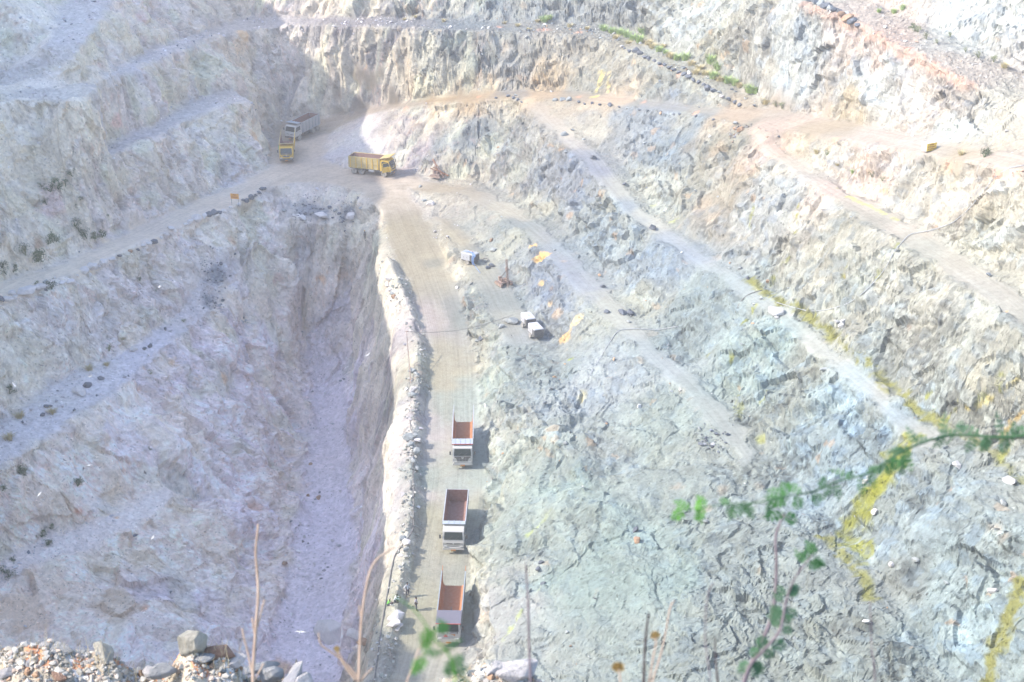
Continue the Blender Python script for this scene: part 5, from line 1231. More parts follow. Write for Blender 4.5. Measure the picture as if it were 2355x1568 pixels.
def boulder(px, py, size, mat, label, group, flat=1.0, name='boulder'):
    k = random.randrange(9); key = (k, mat)
    if key not in MESHC:
        me = SHAPES[k].copy(); me.name = 'boulder'; me.materials.append(SM[mat]); MESHC[key] = me
    o = bpy.data.objects.new(name, MESHC[key]); COL.objects.link(o); p = gp(px, py)
    o.location = (p[0], p[1], p[2] + size * .26 * flat); o.rotation_euler = (random.uniform(-.25, .25), random.uniform(-.25, .25), random.uniform(0, 6.28)); o.scale = (size * random.uniform(.9, 1.1), size * random.uniform(.85, 1.05), size * flat * random.uniform(.9, 1.15))
    return tag(o, label, 'boulder', group)
ORD = ['first', 'second', 'third', 'fourth', 'fifth', 'sixth', 'seventh', 'eighth', 'ninth', 'tenth', 'eleventh', 'twelfth', 'thirteenth', 'fourteenth', 'fifteenth', 'sixteenth', 'seventeenth', 'eighteenth', 'nineteenth', 'twentieth', 'twenty-first', 'twenty-second', 'twenty-third', 'twenty-fourth', 'twenty-fifth', 'twenty-sixth']
def row(pts, where, group):
    cnt = {}
    CN = dict(dark='dark grey', white='pale', grey='grey', brown='brown', bright='bright white')
    for p in pts:
        px, py, s, m = p[:4]; cnt[m] = cnt.get(m, 0) + 1
        if 'upper road edge' in where: s *= .75
        boulder(px, py, s, m, '%s %s boulder %s' % (ORD[cnt[m] - 1], CN[m], where), group, p[4] if len(p) > 4 else 1.0)
row([(604,437,.8,'dark'),(596,444,.6,'dark'),(585,452,.7,'dark'),(577,457,1.0,'dark'),(566,464,.8,'dark'),(559,461,.5,'dark'),(549,472,.6,'white'),(530,478,.5,'white'),(514,487,.6,'white'),(505,491,.6,'dark'),(492,492,1.0,'dark'),(480,495,.9,'dark'),(468,499,.9,'white'),(452,505,1.1,'white'),(436,513,.9,'white'),(428,518,.6,'white'),(392,527,1.0,'white',.6),(370,548,.5,'white'),(353,558,1.1,'dark',.7),(343,562,.7,'white'),(330,566,.7,'white')],
    'from the junction on the left road rim', 'boulders edging the left road')
row([(318,575,.5,'dark'),(300,580,.6,'brown'),(275,590,.5,'dark'),(257,600,1.0,'white'),(238,607,1.2,'white'),(228,614,.5,'white'),(212,617,1.1,'white'),(195,626,1.0,'white'),(207,634,.5,'white'),(178,635,.4,'white'),(163,650,1.1,'white',.7),(143,651,.8,'white',.7),(125,640,.4,'white'),(106,652,.8,'grey'),(100,662,.9,'white'),(85,663,.9,'white'),(106,668,.4,'dark'),(60,672,1.9,'white',.65),(28,676,.8,'white'),(34,686,.7,'white'),(18,690,1.0,'white'),(4,690,.8,'dark')],
    'on the lower left road rim, from the brown one', 'boulders edging the left road')
row([(692,502,1.4,'white',.7),(742,498,1.8,'white',.6),(806,499,1.1,'white'),(676,497,.5,'white'),(718,490,.4,'grey'),(770,485,.5,'grey'),(654,486,.6,'grey'),(702,492,.5,'dark'),(780,492,.5,'dark'),(758,478,.5,'dark'),(830,480,.6,'grey')], 'on dark rubble above the pit head', 'boulders behind the pit')
row([(183,903,1.5,'white',.8),(202,888,.9,'dark'),(233,872,.7,'dark',.7),(110,935,.8,'dark',.7),(98,955,.5,'dark'),(306,805,.9,'white'),(345,797,.6,'dark'),(332,803,.5,'dark'),(381,757,.5,'dark'),(487,625,.5,'dark'),(508,607,.5,'dark'),(512,692,.5,'dark'),(540,585,.4,'dark')], 'on the rubble ledge below the left road', 'boulders on the left ledge')
row([(760,1468,3.1,'white',1.0),(822,1465,1.7,'white'),(838,1478,1.5,'brown',.6),(741,1470,.6,'white'),(655,1297,.7,'brown'),(735,1145,.8,'brown',.5),(708,1140,.5,'brown'),(714,1067,.5,'brown',.5)], 'lying on the pit floor', 'boulders on the pit floor')
row([(896,641,.9,'white'),(892,657,.7,'white'),(897,668,.6,'white'),(902,676,.5,'grey'),(905,672,.4,'white'),(905,684,.6,'brown'),(950,853,.8,'grey'),(957,862,.6,'grey'),(952,900,.9,'white'),(948,912,.9,'grey'),(940,1008,.9,'grey'),(953,1003,.6,'grey'),(960,1015,.8,'white'),(944,1025,.7,'grey'),(956,1040,.9,'grey'),(950,1062,.5,'grey'),(958,1080,.6,'grey'),(925,1240,.6,'grey'),(935,1250,.7,'white'),(921,1278,.4,'white'),(934,1265,.5,'grey')], 'from the top of the rubble bank', 'boulders on the rubble bank')
row([(915,1420,1.0,'white'),(903,1426,.8,'white'),(906,1437,1.0,'white'),(918,1440,.6,'white'),(892,1466,.5,'grey'),(913,1448,.5,'white')], 'beside the road below the sitting workers', 'boulders below the workers')
row([(1140,226,.5,'dark'),(1168,222,.7,'dark'),(1180,226,.7,'dark'),(1190,230,.6,'dark'),(1199,236,.5,'dark'),(1185,220,.6,'grey'),(1292,229,1.3,'grey',.7),(1276,232,.9,'grey'),(1308,231,1.0,'grey'),(1330,236,.7,'dark'),(1344,240,.5,'dark'),(1360,238,.7,'dark'),(1378,242,.6,'dark'),(1401,243,.9,'dark'),(1424,247,.5,'dark'),(1442,250,.5,'grey'),(1470,254,.5,'dark'),(1520,259,.5,'dark'),(1550,264,.5,'dark'),(1600,268,.5,'dark'),(1640,276,.5,'dark'),(1691,285,.9,'grey'),(1702,300,1.0,'brown'),(1690,297,.6,'brown')], 'from the left on the upper road edge', 'boulders edging the upper road')
row([(1298,311,.8,'grey'),(1361,366,.9,'dark'),(1496,527,1.1,'dark'),(1380,468,.4,'grey'),(1435,425,.5,'dark'),(1300,350,.4,'grey'),(1783,722,1.5,'bright'),(1786,732,.5,'bright'),(1895,850,.7,'grey',.5),(1700,618,.4,'grey'),(1940,745,.8,'bright'),(1925,742,.5,'bright'),(1933,750,.5,'bright'),(1720,640,.5,'dark'),(1766,648,.4,'brown'),(2200,1072,.6,'bright'),(2150,1010,.5,'bright')], 'on the middle bench, from the upper road', 'boulders on the middle bench')
row([(1436,113,.5,'dark'),(1447,119,.6,'dark'),(1460,119,1.0,'dark'),(1471,124,.8,'dark'),(1482,133,.6,'dark'),(1493,136,.7,'dark'),(1505,142,.6,'dark'),(1516,148,.6,'dark'),(1527,151,.6,'dark'),(1538,158,.7,'dark'),(1548,162,.6,'dark'),(1560,168,.6,'dark'),(1572,173,.7,'dark'),(1583,178,.7,'dark'),(1594,186,.7,'dark'),(1605,191,.7,'dark'),(1617,197,.7,'dark'),(1628,205,1.0,'dark'),(1640,211,.8,'dark'),(1429,108,.5,'white'),(1660,224,.6,'white'),(1675,229,.6,'dark'),(1690,237,.7,'dark'),(1585,170,.5,'white'),(1700,243,.6,'dark')], 'in the stone line edging the grassy bench', 'stones lining the grassy bench')
row([(1862,3,.8,'dark'),(1874,8,.9,'dark'),(1886,12,1.0,'grey'),(1898,17,1.0,'dark'),(1906,20,.9,'grey'),(1917,25,.9,'dark'),(1926,30,.9,'dark'),(1936,37,.9,'brown'),(1948,45,1.1,'brown'),(1958,52,.9,'dark'),(1945,32,.7,'grey'),(1970,60,.7,'dark')], 'in the line on the red topmost bench', 'stones lining the red bench')
row([(1236,1310,.5,'dark'),(1244,1296,.5,'dark'),(1395,718,.6,'dark'),(1432,720,.9,'dark',.6),(1450,722,.8,'dark'),(1384,661,.6,'dark'),(1445,741,.4,'grey'),(1130,612,.7,'dark'),(1122,617,.6,'dark'),(1134,577,.7,'grey'),(1176,742,1.3,'grey'),(1152,752,.6,'grey'),(1108,780,.7,'dark'),(1098,786,.5,'grey'),(990,471,.9,'white'),(965,430,.5,'grey'),(975,462,.5,'grey'),(1130,553,.5,'brown'),(1620,1200,.5,'grey'),(1465,1245,.7,'brown'),(1460,1220,.6,'dark'),(1300,1020,.4,'grey')], 'on the lower benches beside the haul road', 'boulders on the lower benches')
row([(2050,1300,.5,'white'),(2105,1290,.6,'grey'),(1990,1110,.6,'white'),(1998,1100,.5,'grey'),(2305,1160,.6,'grey'),(2010,1178,.6,'white'),(2320,1110,.9,'bright'),(2280,1360,.6,'white')], 'on the lower right slopes', 'boulders on the right slopes')

# loose rubble too many to count, lying where the ground is broken
def rubble(name, label, fsel, dens, smin, smax, cols, seed, pile=.25):
    rr = np.random.default_rng(seed); f = F[fsel]
    a, b, c = V[f[:, 0]], V[f[:, 1]], V[f[:, 2]]; n = np.cross(b - a, c - a); ar_ = np.linalg.norm(n, axis=1) / 2
    ww = ar_ * dens[fsel]; tot = ww.sum(); cnt = int(tot); pick = rr.choice(len(f), cnt, p=ww / tot)
    u, v = rr.random(cnt), rr.random(cnt); fl = u + v > 1; u[fl] = 1 - u[fl]; v[fl] = 1 - v[fl]
    p = a[pick] + (b - a)[pick] * u[:, None] + (c - a)[pick] * v[:, None]
    s = smin * (smax / smin) ** (rr.random(cnt) ** 2.6)
    vs_, fs_ = [], []; base = 0; ci = rr.choice(len(cols), cnt, p=[q[1] for q in cols]); cc = []
    PR = [hull_stone(900 + k, 8, (1, .8, .62)) for k in range(6)]
    kind_ = rr.integers(0, 6, cnt); th = rr.random(cnt) * 6.28; tl_ = rr.normal(0, .5, cnt)
    for k in range(6):
        sel = np.where(kind_ == k)[0]; pv, pf = PR[k]
        if not len(sel): continue
        c_, s_ = np.cos(th[sel]), np.sin(th[sel]); ct, st_ = np.cos(tl_[sel]), np.sin(tl_[sel])
        x = pv[:, 0][None] ; y = pv[:, 1][None]; z = pv[:, 2][None]
        y2 = y * ct[:, None] - z * st_[:, None]; z2 = y * st_[:, None] + z * ct[:, None]
        X = x * c_[:, None] - y2 * s_[:, None]; Y = x * s_[:, None] + y2 * c_[:, None]
        Q = np.stack([X, Y, z2], 2) * s[sel][:, None, None] + p[sel][:, None, :] + np.array([0, 0, 1.0]) * (s[sel] * pile)[:, None, None]
        vs_.append(Q.reshape(-1, 3)); fs_.append((pf[None] + (np.arange(len(sel)) * len(pv))[:, None, None]).reshape(-1, 3) + base); base += len(sel) * len(pv)
        col = np.array([q[0] for q in cols])[ci[sel]] * (1 + rr.normal(0, .12, (len(sel), 1)))
        cc.append(np.repeat(col, len(pv), 0))
    o = add_mesh(name, np.concatenate(vs_), np.concatenate(fs_), M_STONE, np.clip(np.concatenate(cc), .02, .86)); o['kind'] = 'stuff'; o['label'] = label
    print(name, cnt)
    return o
def col_mat(name):
    m, nt, b = new_mat(name); at = nt.nodes.new('ShaderNodeAttribute'); at.attribute_name = 'Col'; nt.links.new(at.outputs['Color'], b.inputs['Base Color']); b.inputs['Roughness'].default_value = .95; b.inputs['Specular IOR Level'].default_value = .1; return m
M_STONE = col_mat('loose_stone')
fc = V[F].mean(1); pxv, pyv, _ = project(fc); vis = (pxv > -60) & (pxv < 2420) & (pyv > -40) & (pyv < 1600)
ftal = talus[F].mean(1); froad = road_s[F].mean(1); feast = east[F].mean(1); fbank = bank[F].mean(1); fwall = wall_s[F].mean(1)
cl = np.clip(fbm(fc / 4.0, 3, 1201) * 3 + .3, 0, 1); cl2 = np.clip(fbm(fc / 2.5, 3, 1205) * 3, 0, 1)
up_ = fnormals(V, F)[:, 2] / np.maximum(np.linalg.norm(fnormals(V, F), axis=1), 1e-9)
slopeok = np.clip((up_ - .35) * 3, 0, 1)
dens = (ftal * 1.1 * cl + .10 * (1 - froad) * cl2) * slopeok * (froad < .5)
EAST = [((.16, .18, .20), .30), ((.30, .33, .34), .38), ((.52, .53, .52), .22), ((.40, .27, .18), .10)]
WEST = [((.60, .56, .58), .5), ((.46, .44, .47), .25), ((.75, .72, .72), .13), ((.17, .19, .22), .12)]
trk = np.isin(reg, [4, 5, 6, 7]) * .10 * np.clip(fbm(fc / 2.0, 3, 1210) * 3 + .3, 0, 1)
high_ = (fc[:, 0] > 30) & (fc[:, 2] > 43)
rubble('rubble', 'loose grey and blue broken stone on the benches of the right side', vis & (feast > .5) & ~high_, dens * 1.3 + trk, .10, .55, EAST, 1)
rubble('rubble', 'pale broken stone at the foot of the white upper walls', vis & (feast > .5) & high_, dens * .8, .10, .45, [((.50, .49, .47), .6), ((.36, .35, .34), .3), ((.48, .34, .26), .1)], 4)
rubble('rubble', 'loose pale and lavender stone on the ledges of the shaded side', vis & (feast <= .5), dens * 1.0, .12, .55, WEST, 2)
bk = np.clip(fbank * 1.6, 0, 1) * (fc[:, 2] > 6) * np.clip(fbm(fc / 3.0, 3, 1300) * 3 + .55, .08, 1.3)
rubble('bank_rubble', 'heaped pale rubble of the bank between haul road and pit', vis & (fbank > .08) & (froad < .6), bk * 7, .07, .38, [((.38, .375, .345), .4), ((.27, .29, .265), .38), ((.48, .47, .46), .22)], 3, .5)
def pile(q, r, n_, cols, smin, smax, label, seed):
    c = gp(*q); d = np.linalg.norm((fc - c) * np.array([1, 1, .5]), axis=1) / r + .5 * fbm(fc / (r * .5), 2, seed); ds = np.clip(1.2 - d, 0, 1) * (up_ > .2)
    sel = ds > 0
    A = np.linalg.norm(fnormals(V, F[sel]), axis=1).sum() / 2
    if sel.sum() > 3: rubble('rubble_pile', label, sel, ds * n_ / max(A, 1), smin, smax, cols, seed, .4)
DK = [((.10, .115, .14), .55), ((.17, .19, .22), .3), ((.35, .36, .38), .15)]
for q, r, n_, lb, sd_ in [((492,630), 2.4, 260, 'dark broken rock lying high on the left ledge', 21), ((482,690), 1.8, 200, 'dark rubble patch lower down on the left ledge', 22), ((700,484), 3.0, 240, 'dark rubble behind the head of the pit, left part', 23), ((790,490), 2.6, 200, 'dark rubble behind the head of the pit, right part', 24), ((560,735), .8, 50, 'small dark patch of stones on the pit wall', 25),
                          ((1700,300), 1.8, 200, 'brown rubble heap at the top of the right ramp', 26), ((1640,1010), 2.0, 160, 'dark slabs piled on the nose of the lower bench', 27), ((1450,720), 1.2, 60, 'dark stones beside the lower track', 28)]:
    pile(q, r, n_, DK if sd_ != 26 else [((.25, .18, .13), .5), ((.20, .20, .20), .5)], .10, .42, lb, sd_)

# ------------------------------------------------------------------ plants of the benches
LEAF = dict(green=plain('grass_green', (.33, .44, .17), .8, spec=.2), straw=plain('grass_straw', (.50, .43, .24), .9, spec=.1), bush=plain('bush_green', (.07, .12, .05), .8, spec=.2), olive=plain('olive_bush', (.16, .19, .09), .8, spec=.2))
MT.update(LEAF)
def tuft_mesh(seed, mat, h, spread, n):
    rr = random.Random(seed); mb = MB()
    for _ in range(n):
        a = rr.uniform(0, 6.28); r = rr.uniform(0, .35) * spread; L = h * rr.uniform(.5, 1); o = Vector((r * math.cos(a), r * math.sin(a), -.05)); lean = rr.uniform(.1, .75) * spread
        d = Vector((math.cos(a + rr.uniform(-.6, .6)), math.sin(a + rr.uniform(-.6, .6)), 0)); s = d.cross(Vector((0, 0, 1))) * rr.uniform(.014, .03)
        p1 = o + d * lean * .35 + Vector((0, 0, L * .6)); p2 = o + d * lean + Vector((0, 0, L * rr.uniform(.75, 1)))
        mb.add([o - s, o + s, p1 + s * .8, p1 - s * .8, p2], [(0, 1, 2, 3), (3, 2, 4)])
    me = bpy.data.meshes.new('grass_tuft'); me.from_pydata(mb.v, [], mb.f); me.update(); me.materials.append(MT[mat]); return me
def bush_mesh(seed, mat, h, n):
    rr = random.Random(seed); mb = MB()
    cl_ = [Vector((rr.uniform(-.5, .5), rr.uniform(-.5, .5), rr.uniform(.2, .9))) * h for _ in range(9)]
    for c in cl_: mb.tube([(0, 0, -.1), c * .6 + Vector((0, 0, .05)), c], [.03 * h, .018 * h, .008 * h], 5)
    for _ in range(n):
        c = rr.choice(cl_); p = c + Vector((rr.gauss(0, 1), rr.gauss(0, 1), rr.gauss(0, .8))) * .17 * h
        d = Vector((rr.gauss(0, 1), rr.gauss(0, 1), rr.gauss(0, 1))).normalized(); s = d.orthogonal().normalized() * .035 * h * rr.uniform(.6, 1.4); d *= .06 * h * rr.uniform(.6, 1.3)
        mb.add([p - d, p + s, p + d, p - s], [(0, 1, 2, 3)])
    me = bpy.data.meshes.new('shrub'); me.from_pydata(mb.v, [], mb.f); me.update(); me.materials.append(MT[mat]); return me
TU = {('g', k): tuft_mesh(300 + k, 'green', 1.0, 1.0, 170) for k in range(3)}; TU.update({('s', k): tuft_mesh(320 + k, 'straw', .8, 1.1, 130) for k in range(3)}); TU.update({('b', k): bush_mesh(340 + k, 'bush', 1.0, 420) for k in range(3)}); TU.update({('o', k): bush_mesh(360 + k, 'olive', 1.0, 260) for k in range(3)})
def plants(lst, where, group):
    cnt = {}
    for (px, py, kd, s) in lst:
        cnt[kd] = cnt.get(kd, 0) + 1; nm, wd, ct = dict(g=('grass_tuft', 'green grass tuft', 'grass'), s=('grass_tuft', 'straw coloured grass tuft', 'grass'), b=('shrub', 'dark green shrub', 'shrub'), o=('shrub', 'dry olive shrub', 'shrub'))[kd]
        o = bpy.data.objects.new(nm, TU[(kd, random.randrange(3))]); COL.objects.link(o); p = gp(px, py); o.location = p; o.scale = (s, s, s * random.uniform(.8, 1.1)); o.rotation_euler = (0, 0, random.uniform(0, 6.28))
        tag(o, '%s %s %s' % (ORD[min(cnt[kd] - 1, 25)], wd, where), ct, group)
plants([(1388,70,'g',1.6),(1405,76,'g',1.5),(1425,80,'g',1.8),(1440,84,'g',1.6),(1455,92,'g',1.7),(1470,98,'g',1.8),(1475,75,'g',1.6),(1490,102,'s',1.5),(1500,110,'s',1.6),(1515,118,'g',1.5),(1530,124,'g',1.2),(1540,132,'s',1.5),(1556,138,'g',1.6),(1575,138,'g',1.7),(1590,150,'s',1.5),(1608,160,'s',1.4),(1634,145,'g',1.8),(1652,158,'g',2.0),(1600,170,'s',1.4),(1622,172,'s',1.4),(1640,180,'g',1.7),(1655,186,'s',1.5),(1672,190,'g',1.7),(1690,196,'g',1.4),(1702,200,'s',1.4),(1725,212,'g',1.9),(1738,214,'g',1.5),(1761,238,'s',1.7),(1785,245,'o',1.2),(1798,249,'o',1.0),(1415,88,'s',1.2),(1445,100,'s',1.1),(1525,108,'s',1.2)],
       'from the left below the white wall', 'grass on the upper bench')
plants([(1252,50,'g',1.6),(1262,44,'g',1.2),(1235,50,'s',.9),(1190,60,'s',1.0),(1310,62,'s',1.1),(1160,55,'s',.8),(1020,50,'s',.9),(930,46,'s',.8),(955,40,'s',.8),(1350,68,'s',1.0),(1215,70,'s',.9)], 'on the bench above the back wall', 'grass at the back bench')
plants([(2100,66,'b',.9),(2110,74,'o',1.0),(2055,30,'g',.9),(2130,90,'o',.9),(2155,100,'o',.7),(2185,85,'o',.7),(2250,133,'o',1.0),(2283,142,'o',.9),(2075,22,'g',1.0),(2220,120,'o',.6),(2020,28,'g',.7),(2310,155,'s',1.2)], 'on the red topmost bench, left to right', 'scrub on the red bench')
plants([(1900,357,'o',.8),(1960,398,'g',.7),(2005,407,'o',.9),(2262,362,'b',1.0),(2028,416,'o',.6),(2210,356,'s',.9),(1878,352,'s',.9),(1925,380,'s',.6)], 'on the pale banks by the upper road', 'scrub by the upper road')
plants([(116,440,'b',1.3),(135,434,'b',1.5),(150,428,'b',1.3),(125,420,'b',1.0),(97,430,'b',1.0),(167,405,'b',1.2),(108,470,'b',1.0),(60,585,'o',1.8),(75,595,'o',1.6),(88,600,'b',2.0),(110,560,'b',1.5),(130,555,'b',1.3),(172,520,'b',1.3),(185,535,'b',1.4),(200,548,'b',1.4),(220,548,'b',1.3),(235,545,'b',1.2),(15,630,'b',1.2),(30,625,'b',1.0),(5,615,'b',1.3),(120,664,'b',1.3),(88,655,'b',.7),(175,478,'b',.7),(184,460,'b',.7),(248,500,'b',.5)],
       'growing on the left wall and at its foot', 'shrubs of the left wall')
plants([(320,645,'b',.6),(360,670,'b',.5),(250,807,'o',1.0),(283,780,'s',.9),(345,860,'o',.7),(205,850,'s',1.3),(245,840,'s',.9),(22,905,'b',1.2),(45,960,'s',1.4),(20,1010,'s',1.4),(120,950,'s',1.2),(48,1082,'b',1.3),(60,1092,'b',1.2),(178,1118,'b',1.1),(5,1128,'b',.8),(277,1060,'b',.5),(345,1035,'b',.5),(95,1235,'b',1.0),(110,1252,'b',1.0),(20,1325,'b',1.2),(12,1318,'b',1.0),(33,1290,'b',.7),(115,1216,'b',.8),(422,740,'o',.6)],
       'on the ledges below the left road', 'shrubs on the left ledges')

# ------------------------------------------------------------------ cables, poles, birds
def hang(name, pts, r, mat, label, cat, n=5):
    m_ = MB(); m_.tube(pts, r, n); o = m_.build(name, mat, None, 0, True); return tag(o, label, cat)
ground_tube('water_hose', [(2354,382),(2320,388),(2290,405),(2262,440),(2230,480),(2190,515),(2140,532),(2090,540),(2055,580),(2035,620),(2010,650),(1985,675),(1950,700),(1900,715),(1860,718),(1810,705),(1785,697)], .045, 'grey', 'long grey hose looping down the right wall from the upper road', 'hose', .12)
ground_tube('water_hose', [(1752,668),(1735,672),(1712,682),(1698,700),(1690,720)], .05, 'cable', 'thin dark hose hanging over the edge of the middle bench', 'hose', .08)
ground_tube('supply_pipe', [(1558,752),(1510,760),(1460,757),(1420,760),(1400,790),(1370,840),(1352,870)], .045, 'grey', 'grey supply hose crossing the lower bench to the compressors', 'hose', .10)
ground_tube('supply_cable', [(950,1090),(951,1150),(951,1220),(930,1250),(908,1275),(898,1320),(890,1370),(884,1400),(876,1450),(868,1510),(860,1568)], .075, 'cable', 'black cable running down the bank past the sitting workers', 'cable', .12)
ground_tube('supply_cable', [(950,1090),(948,1010),(941,960)], .05, 'cable', 'upper length of black cable along the rubble bank', 'cable', .10)
for s_, lb in (((1195,800), 'looping lead on the gravel below the twin compressors, left'), ((1222,800), 'looping lead on the gravel below the twin compressors, right')):
    x, y = s_; ground_tube('power_lead', [(x, y), (x - 8, y + 12), (x + 6, y + 22), (x + 16, y + 14), (x + 10, y + 30), (x + 26, y + 40)], .035, 'cable', lb, 'cable', .06, step=4)
a0 = Vector(gp(936, 815)) + Vector((0, 0, 3.4)); a1 = Vector(gp(1180, 742)) + Vector((0, 0, 1.2))
pts = [a0.lerp(a1, t) - Vector((0, 0, 1.0 * math.sin(math.pi * t))) for t in np.linspace(0, 1, 24)]
hang('overhead_cable', pts, .035, 'cable', 'thin cable strung across the haul road from a pole to the rock face', 'cable')
b0 = Vector(gp(1110, 878)); 
pl = empty('bamboo_pole', gp(945, 886)); tag(pl, 'thin leaning pole on the rubble bank carrying the cable', 'pole')
m_ = MB(); top_ = a0 - Vector(pl.location); m_.tube([Vector((0, 0, -.2)), top_ * .5 + Vector((.03, 0, 0)), top_ + Vector((0, 0, .15))], [.06, .05, .035], 8); m_.build('pole_shaft', 'mast', pl)
m_ = MB(); m_.tube([top_ + Vector((-.25, 0, .05)), top_ + Vector((.25, 0, .05))], .03, 6); m_.build('cross_arm', 'mast', pl)
g0 = Vector(gp(972, 800)); hang('stay_wire', [a0, a0.lerp(Vector(gp(946, 950)), .5) + Vector((0, 0, -.3)), Vector(gp(946, 950))], .022, 'cable', 'slack wire dropping from the pole top to the bank below', 'cable')
BM_ = dict(w=plain('white_feather', (.45, .45, .45), .8), d=plain('dark_feather', (.07, .07, .08), .8)); MT.update({'bw': BM_['w'], 'bd': BM_['d']})
def bird(px, py, dist, size, mat, yaw, bank_, label):
    o_ = skin_mesh('bird', {'b': (0, 0, 0, .07), 'c': (.14, 0, .01, .055), 'h': (.23, 0, .03, .035), 'k': (.28, 0, .03, .01), 't': (-.18, 0, 0, .03), 't2': (-.28, 0, 0, .035, .008)}, [('b', 'c'), ('c', 'h'), ('h', 'k'), ('b', 't'), ('t', 't2')], mat, None, 1)
    for sd in (-1, 1):
        w_ = MB(); top_v = [(.10, 0, .02), (.14, sd * .22, .10), (.04, sd * .50, .06), (-.06, sd * .24, .07), (-.10, sd * .02, .01)]
        w_.add([(x, y, z) for x, y, z in top_v] + [(x, y, z - .012) for x, y, z in top_v], [(0, 1, 2, 3, 4), (9, 8, 7, 6, 5)] + [(i, (i + 1) % 5, (i + 1) % 5 + 5, i + 5) for i in range(5)]); w_.build('wing', mat, o_)
    o_.location = at_d(px, py, dist); o_.scale = (size,) * 3; o_.rotation_euler = (bank_, .1, yaw); tag(o_, label, 'bird', 'birds circling over the pit')
for i, (px, py, d, s, m, lb) in enumerate([(366,660,150,1.6,'bw','white bird against the upper left pit wall'), (94,840,140,1.1,'bd','dark bird against the pale slab on the left'), (33,885,120,1.3,'bw','white and grey bird at the far left edge'), (207,866,140,1.1,'bw','small white bird above the left ledge'), (148,1058,140,1.0,'bd','dark bird above the lowest left ledge'), (192,1078,130,1.0,'bd','left dark bird of the pair over the rust stain'), (204,1070,130,1.1,'bw','white bird of the pair over the rust stain'), (333,1087,140,1.2,'bd','dark bird near the middle of the left slope'), (352,1236,135,1.2,'bw','white-bellied bird low over the left slope'), (691,1453,110,1.9,'bw','large white bird above the pit floor'), (680,1527,60,1.0,'bd','dark bird low above the foreground rubble'), (846,816,150,1.3,'bw','white bird over the shaded pit wall'), (1368,1376,110,1.0,'bd','black bird over the green slope on the right'), (90,1137,120,1.2,'bw','white bird resting low at the left'), (230,1075,140,.8,'bd','farthest small dark bird over the left slope')]):
    bird(px, py, d, s * .48, m, i * 1.9, .5 * math.sin(i * 2.1), lb)
# ------------------------------------------------------------------ the rim at the photographer's feet
RIMTOP = [(-60,1500),(0,1500),(60,1484),(110,1480),(150,1490),(190,1500),(235,1494),(275,1510),(310,1535),(345,1545),(380,1530),(405,1500),(425,1470),(440,1457),(458,1470),(480,1486),(510,1486),(535,1500),(548,1530),(560,1560),(640,1556),(700,1562),(760,1580),(1000,1590),(1020,1550),(1080,1545),(1150,1530),(1200,1545),(1240,1570),(1320,1590),(1600,1620),(2420,1640)]
def rim_h(px): return float(np.interp(px, [p[0] for p in RIMTOP], [p[1] for p in RIMTOP]))
nx, ny = 700, 150
FV = []; 
for j in range(ny):
    t = j / (ny - 1)
    for i in range(nx):
        px = -120 + 2600 * i / (nx - 1); py = rim_h(px)
        y0 = 6.6                                         # distance of the crest of the mound
        d = ray(px, py); top = CAM + d * (y0 / d[1]); x = top[0]
        if t < .30:                                      # far side, falling into the pit
            s = 1 - t / .30; FV.append((x, y0 + .9 * s, top[2] - 1.6 * s - .9 * s * s))
        else:                                            # near side, coming down towards the camera, out of the frame
            s = (t - .30) / .70; base = 95.0 - .35 * math.sin(s * 2.4)
            z = top[2] * (1 - s) ** 1.6 + base * (1 - (1 - s) ** 1.6)
            FV.append((x * (1 - .25 * s), y0 - 2.2 * s, z - .35 * s))
FV = np.array(FV); idx = np.arange(nx * ny).reshape(ny, nx)
FF = np.concatenate([np.stack([idx[:-1, :-1], idx[:-1, 1:], idx[1:, 1:]], 2).reshape(-1, 3), np.stack([idx[:-1, :-1], idx[1:, 1:], idx[1:, :-1]], 2).reshape(-1, 3)])
nF = 0.055 * fbm(FV / .35, 4, 2001) + .03 * fbm(FV / .08, 3, 2005); sF, hF, _e = slabs(FV / .10, 2010, .7, .9); FV[:, 2] += nF + .012 * sF
FC = np.tile(lin((196, 184, 164)) * .62, (len(FV), 1)) * (1 + .25 * fbm(FV / .12, 4, 2020))[:, None] * (1 + (hF[4] - .5) * .5)[:, None]
m_o = (hF[1] > .90); FC[m_o] = lin((206, 150, 116)) * .8
m_o = (hF[2] > .82); FC[m_o] = lin((214, 212, 208)) * .8
a = np.array([(FV[i] + FV[i + 1]) for i in range(2)])
fr = add_mesh('foreground_rim', FV, FF, M_STONE, np.clip(FC, .02, .8)); fr['kind'] = 'structure'
BVF = BVHTree.FromPolygons([tuple(v) for v in FV.tolist()], FF.tolist())
def fgp(px, py):
    d = ray(px, py); d = d / np.linalg.norm(d); h_ = BVF.ray_cast(Vector(CAM), Vector(d)); return h_[0]
rr = np.random.default_rng(5); PRS = [hull_stone(950 + k, 12, (1, .8, .6)) for k in range(8)]
vs_, fs_, cs_ = [], [], []; base = 0
FCOL = [((.42, .39, .34), .36), ((.32, .30, .26), .32), ((.22, .225, .22), .06), ((.40, .26, .17), .08), ((.42, .34, .28), .18)]
cnt = 24000
fi = rr.integers(0, len(FF), cnt * 6); fcx = FV[FF[fi]].mean(1); qx, qy, _w = project(fcx); ok = (qx > -80) & (qx < 1420) & (qy < 1640) & (fcx[:, 1] < 7.0); fcx = fcx[ok][:cnt]
for p in fcx:
    s = .0055 * (6.0) ** (rr.random() ** 4.0); pv, pf = PRS[rr.integers(0, 8)]
    th = rr.random() * 6.28; Rm = np.array(Matrix.Rotation(th, 3, 'Z') @ Matrix.Rotation(rr.normal(0, .5), 3, 'X')); vs_.append(pv @ Rm.T * s + p + (0, 0, s * .3)); fs_.append(pf + base); base += len(pv)
    c = np.array(FCOL[rr.choice(5, p=[q[1] for q in FCOL])][0]) * (1 + rr.normal(0, .14)); cs_.append(np.tile(c, (len(pv), 1)))
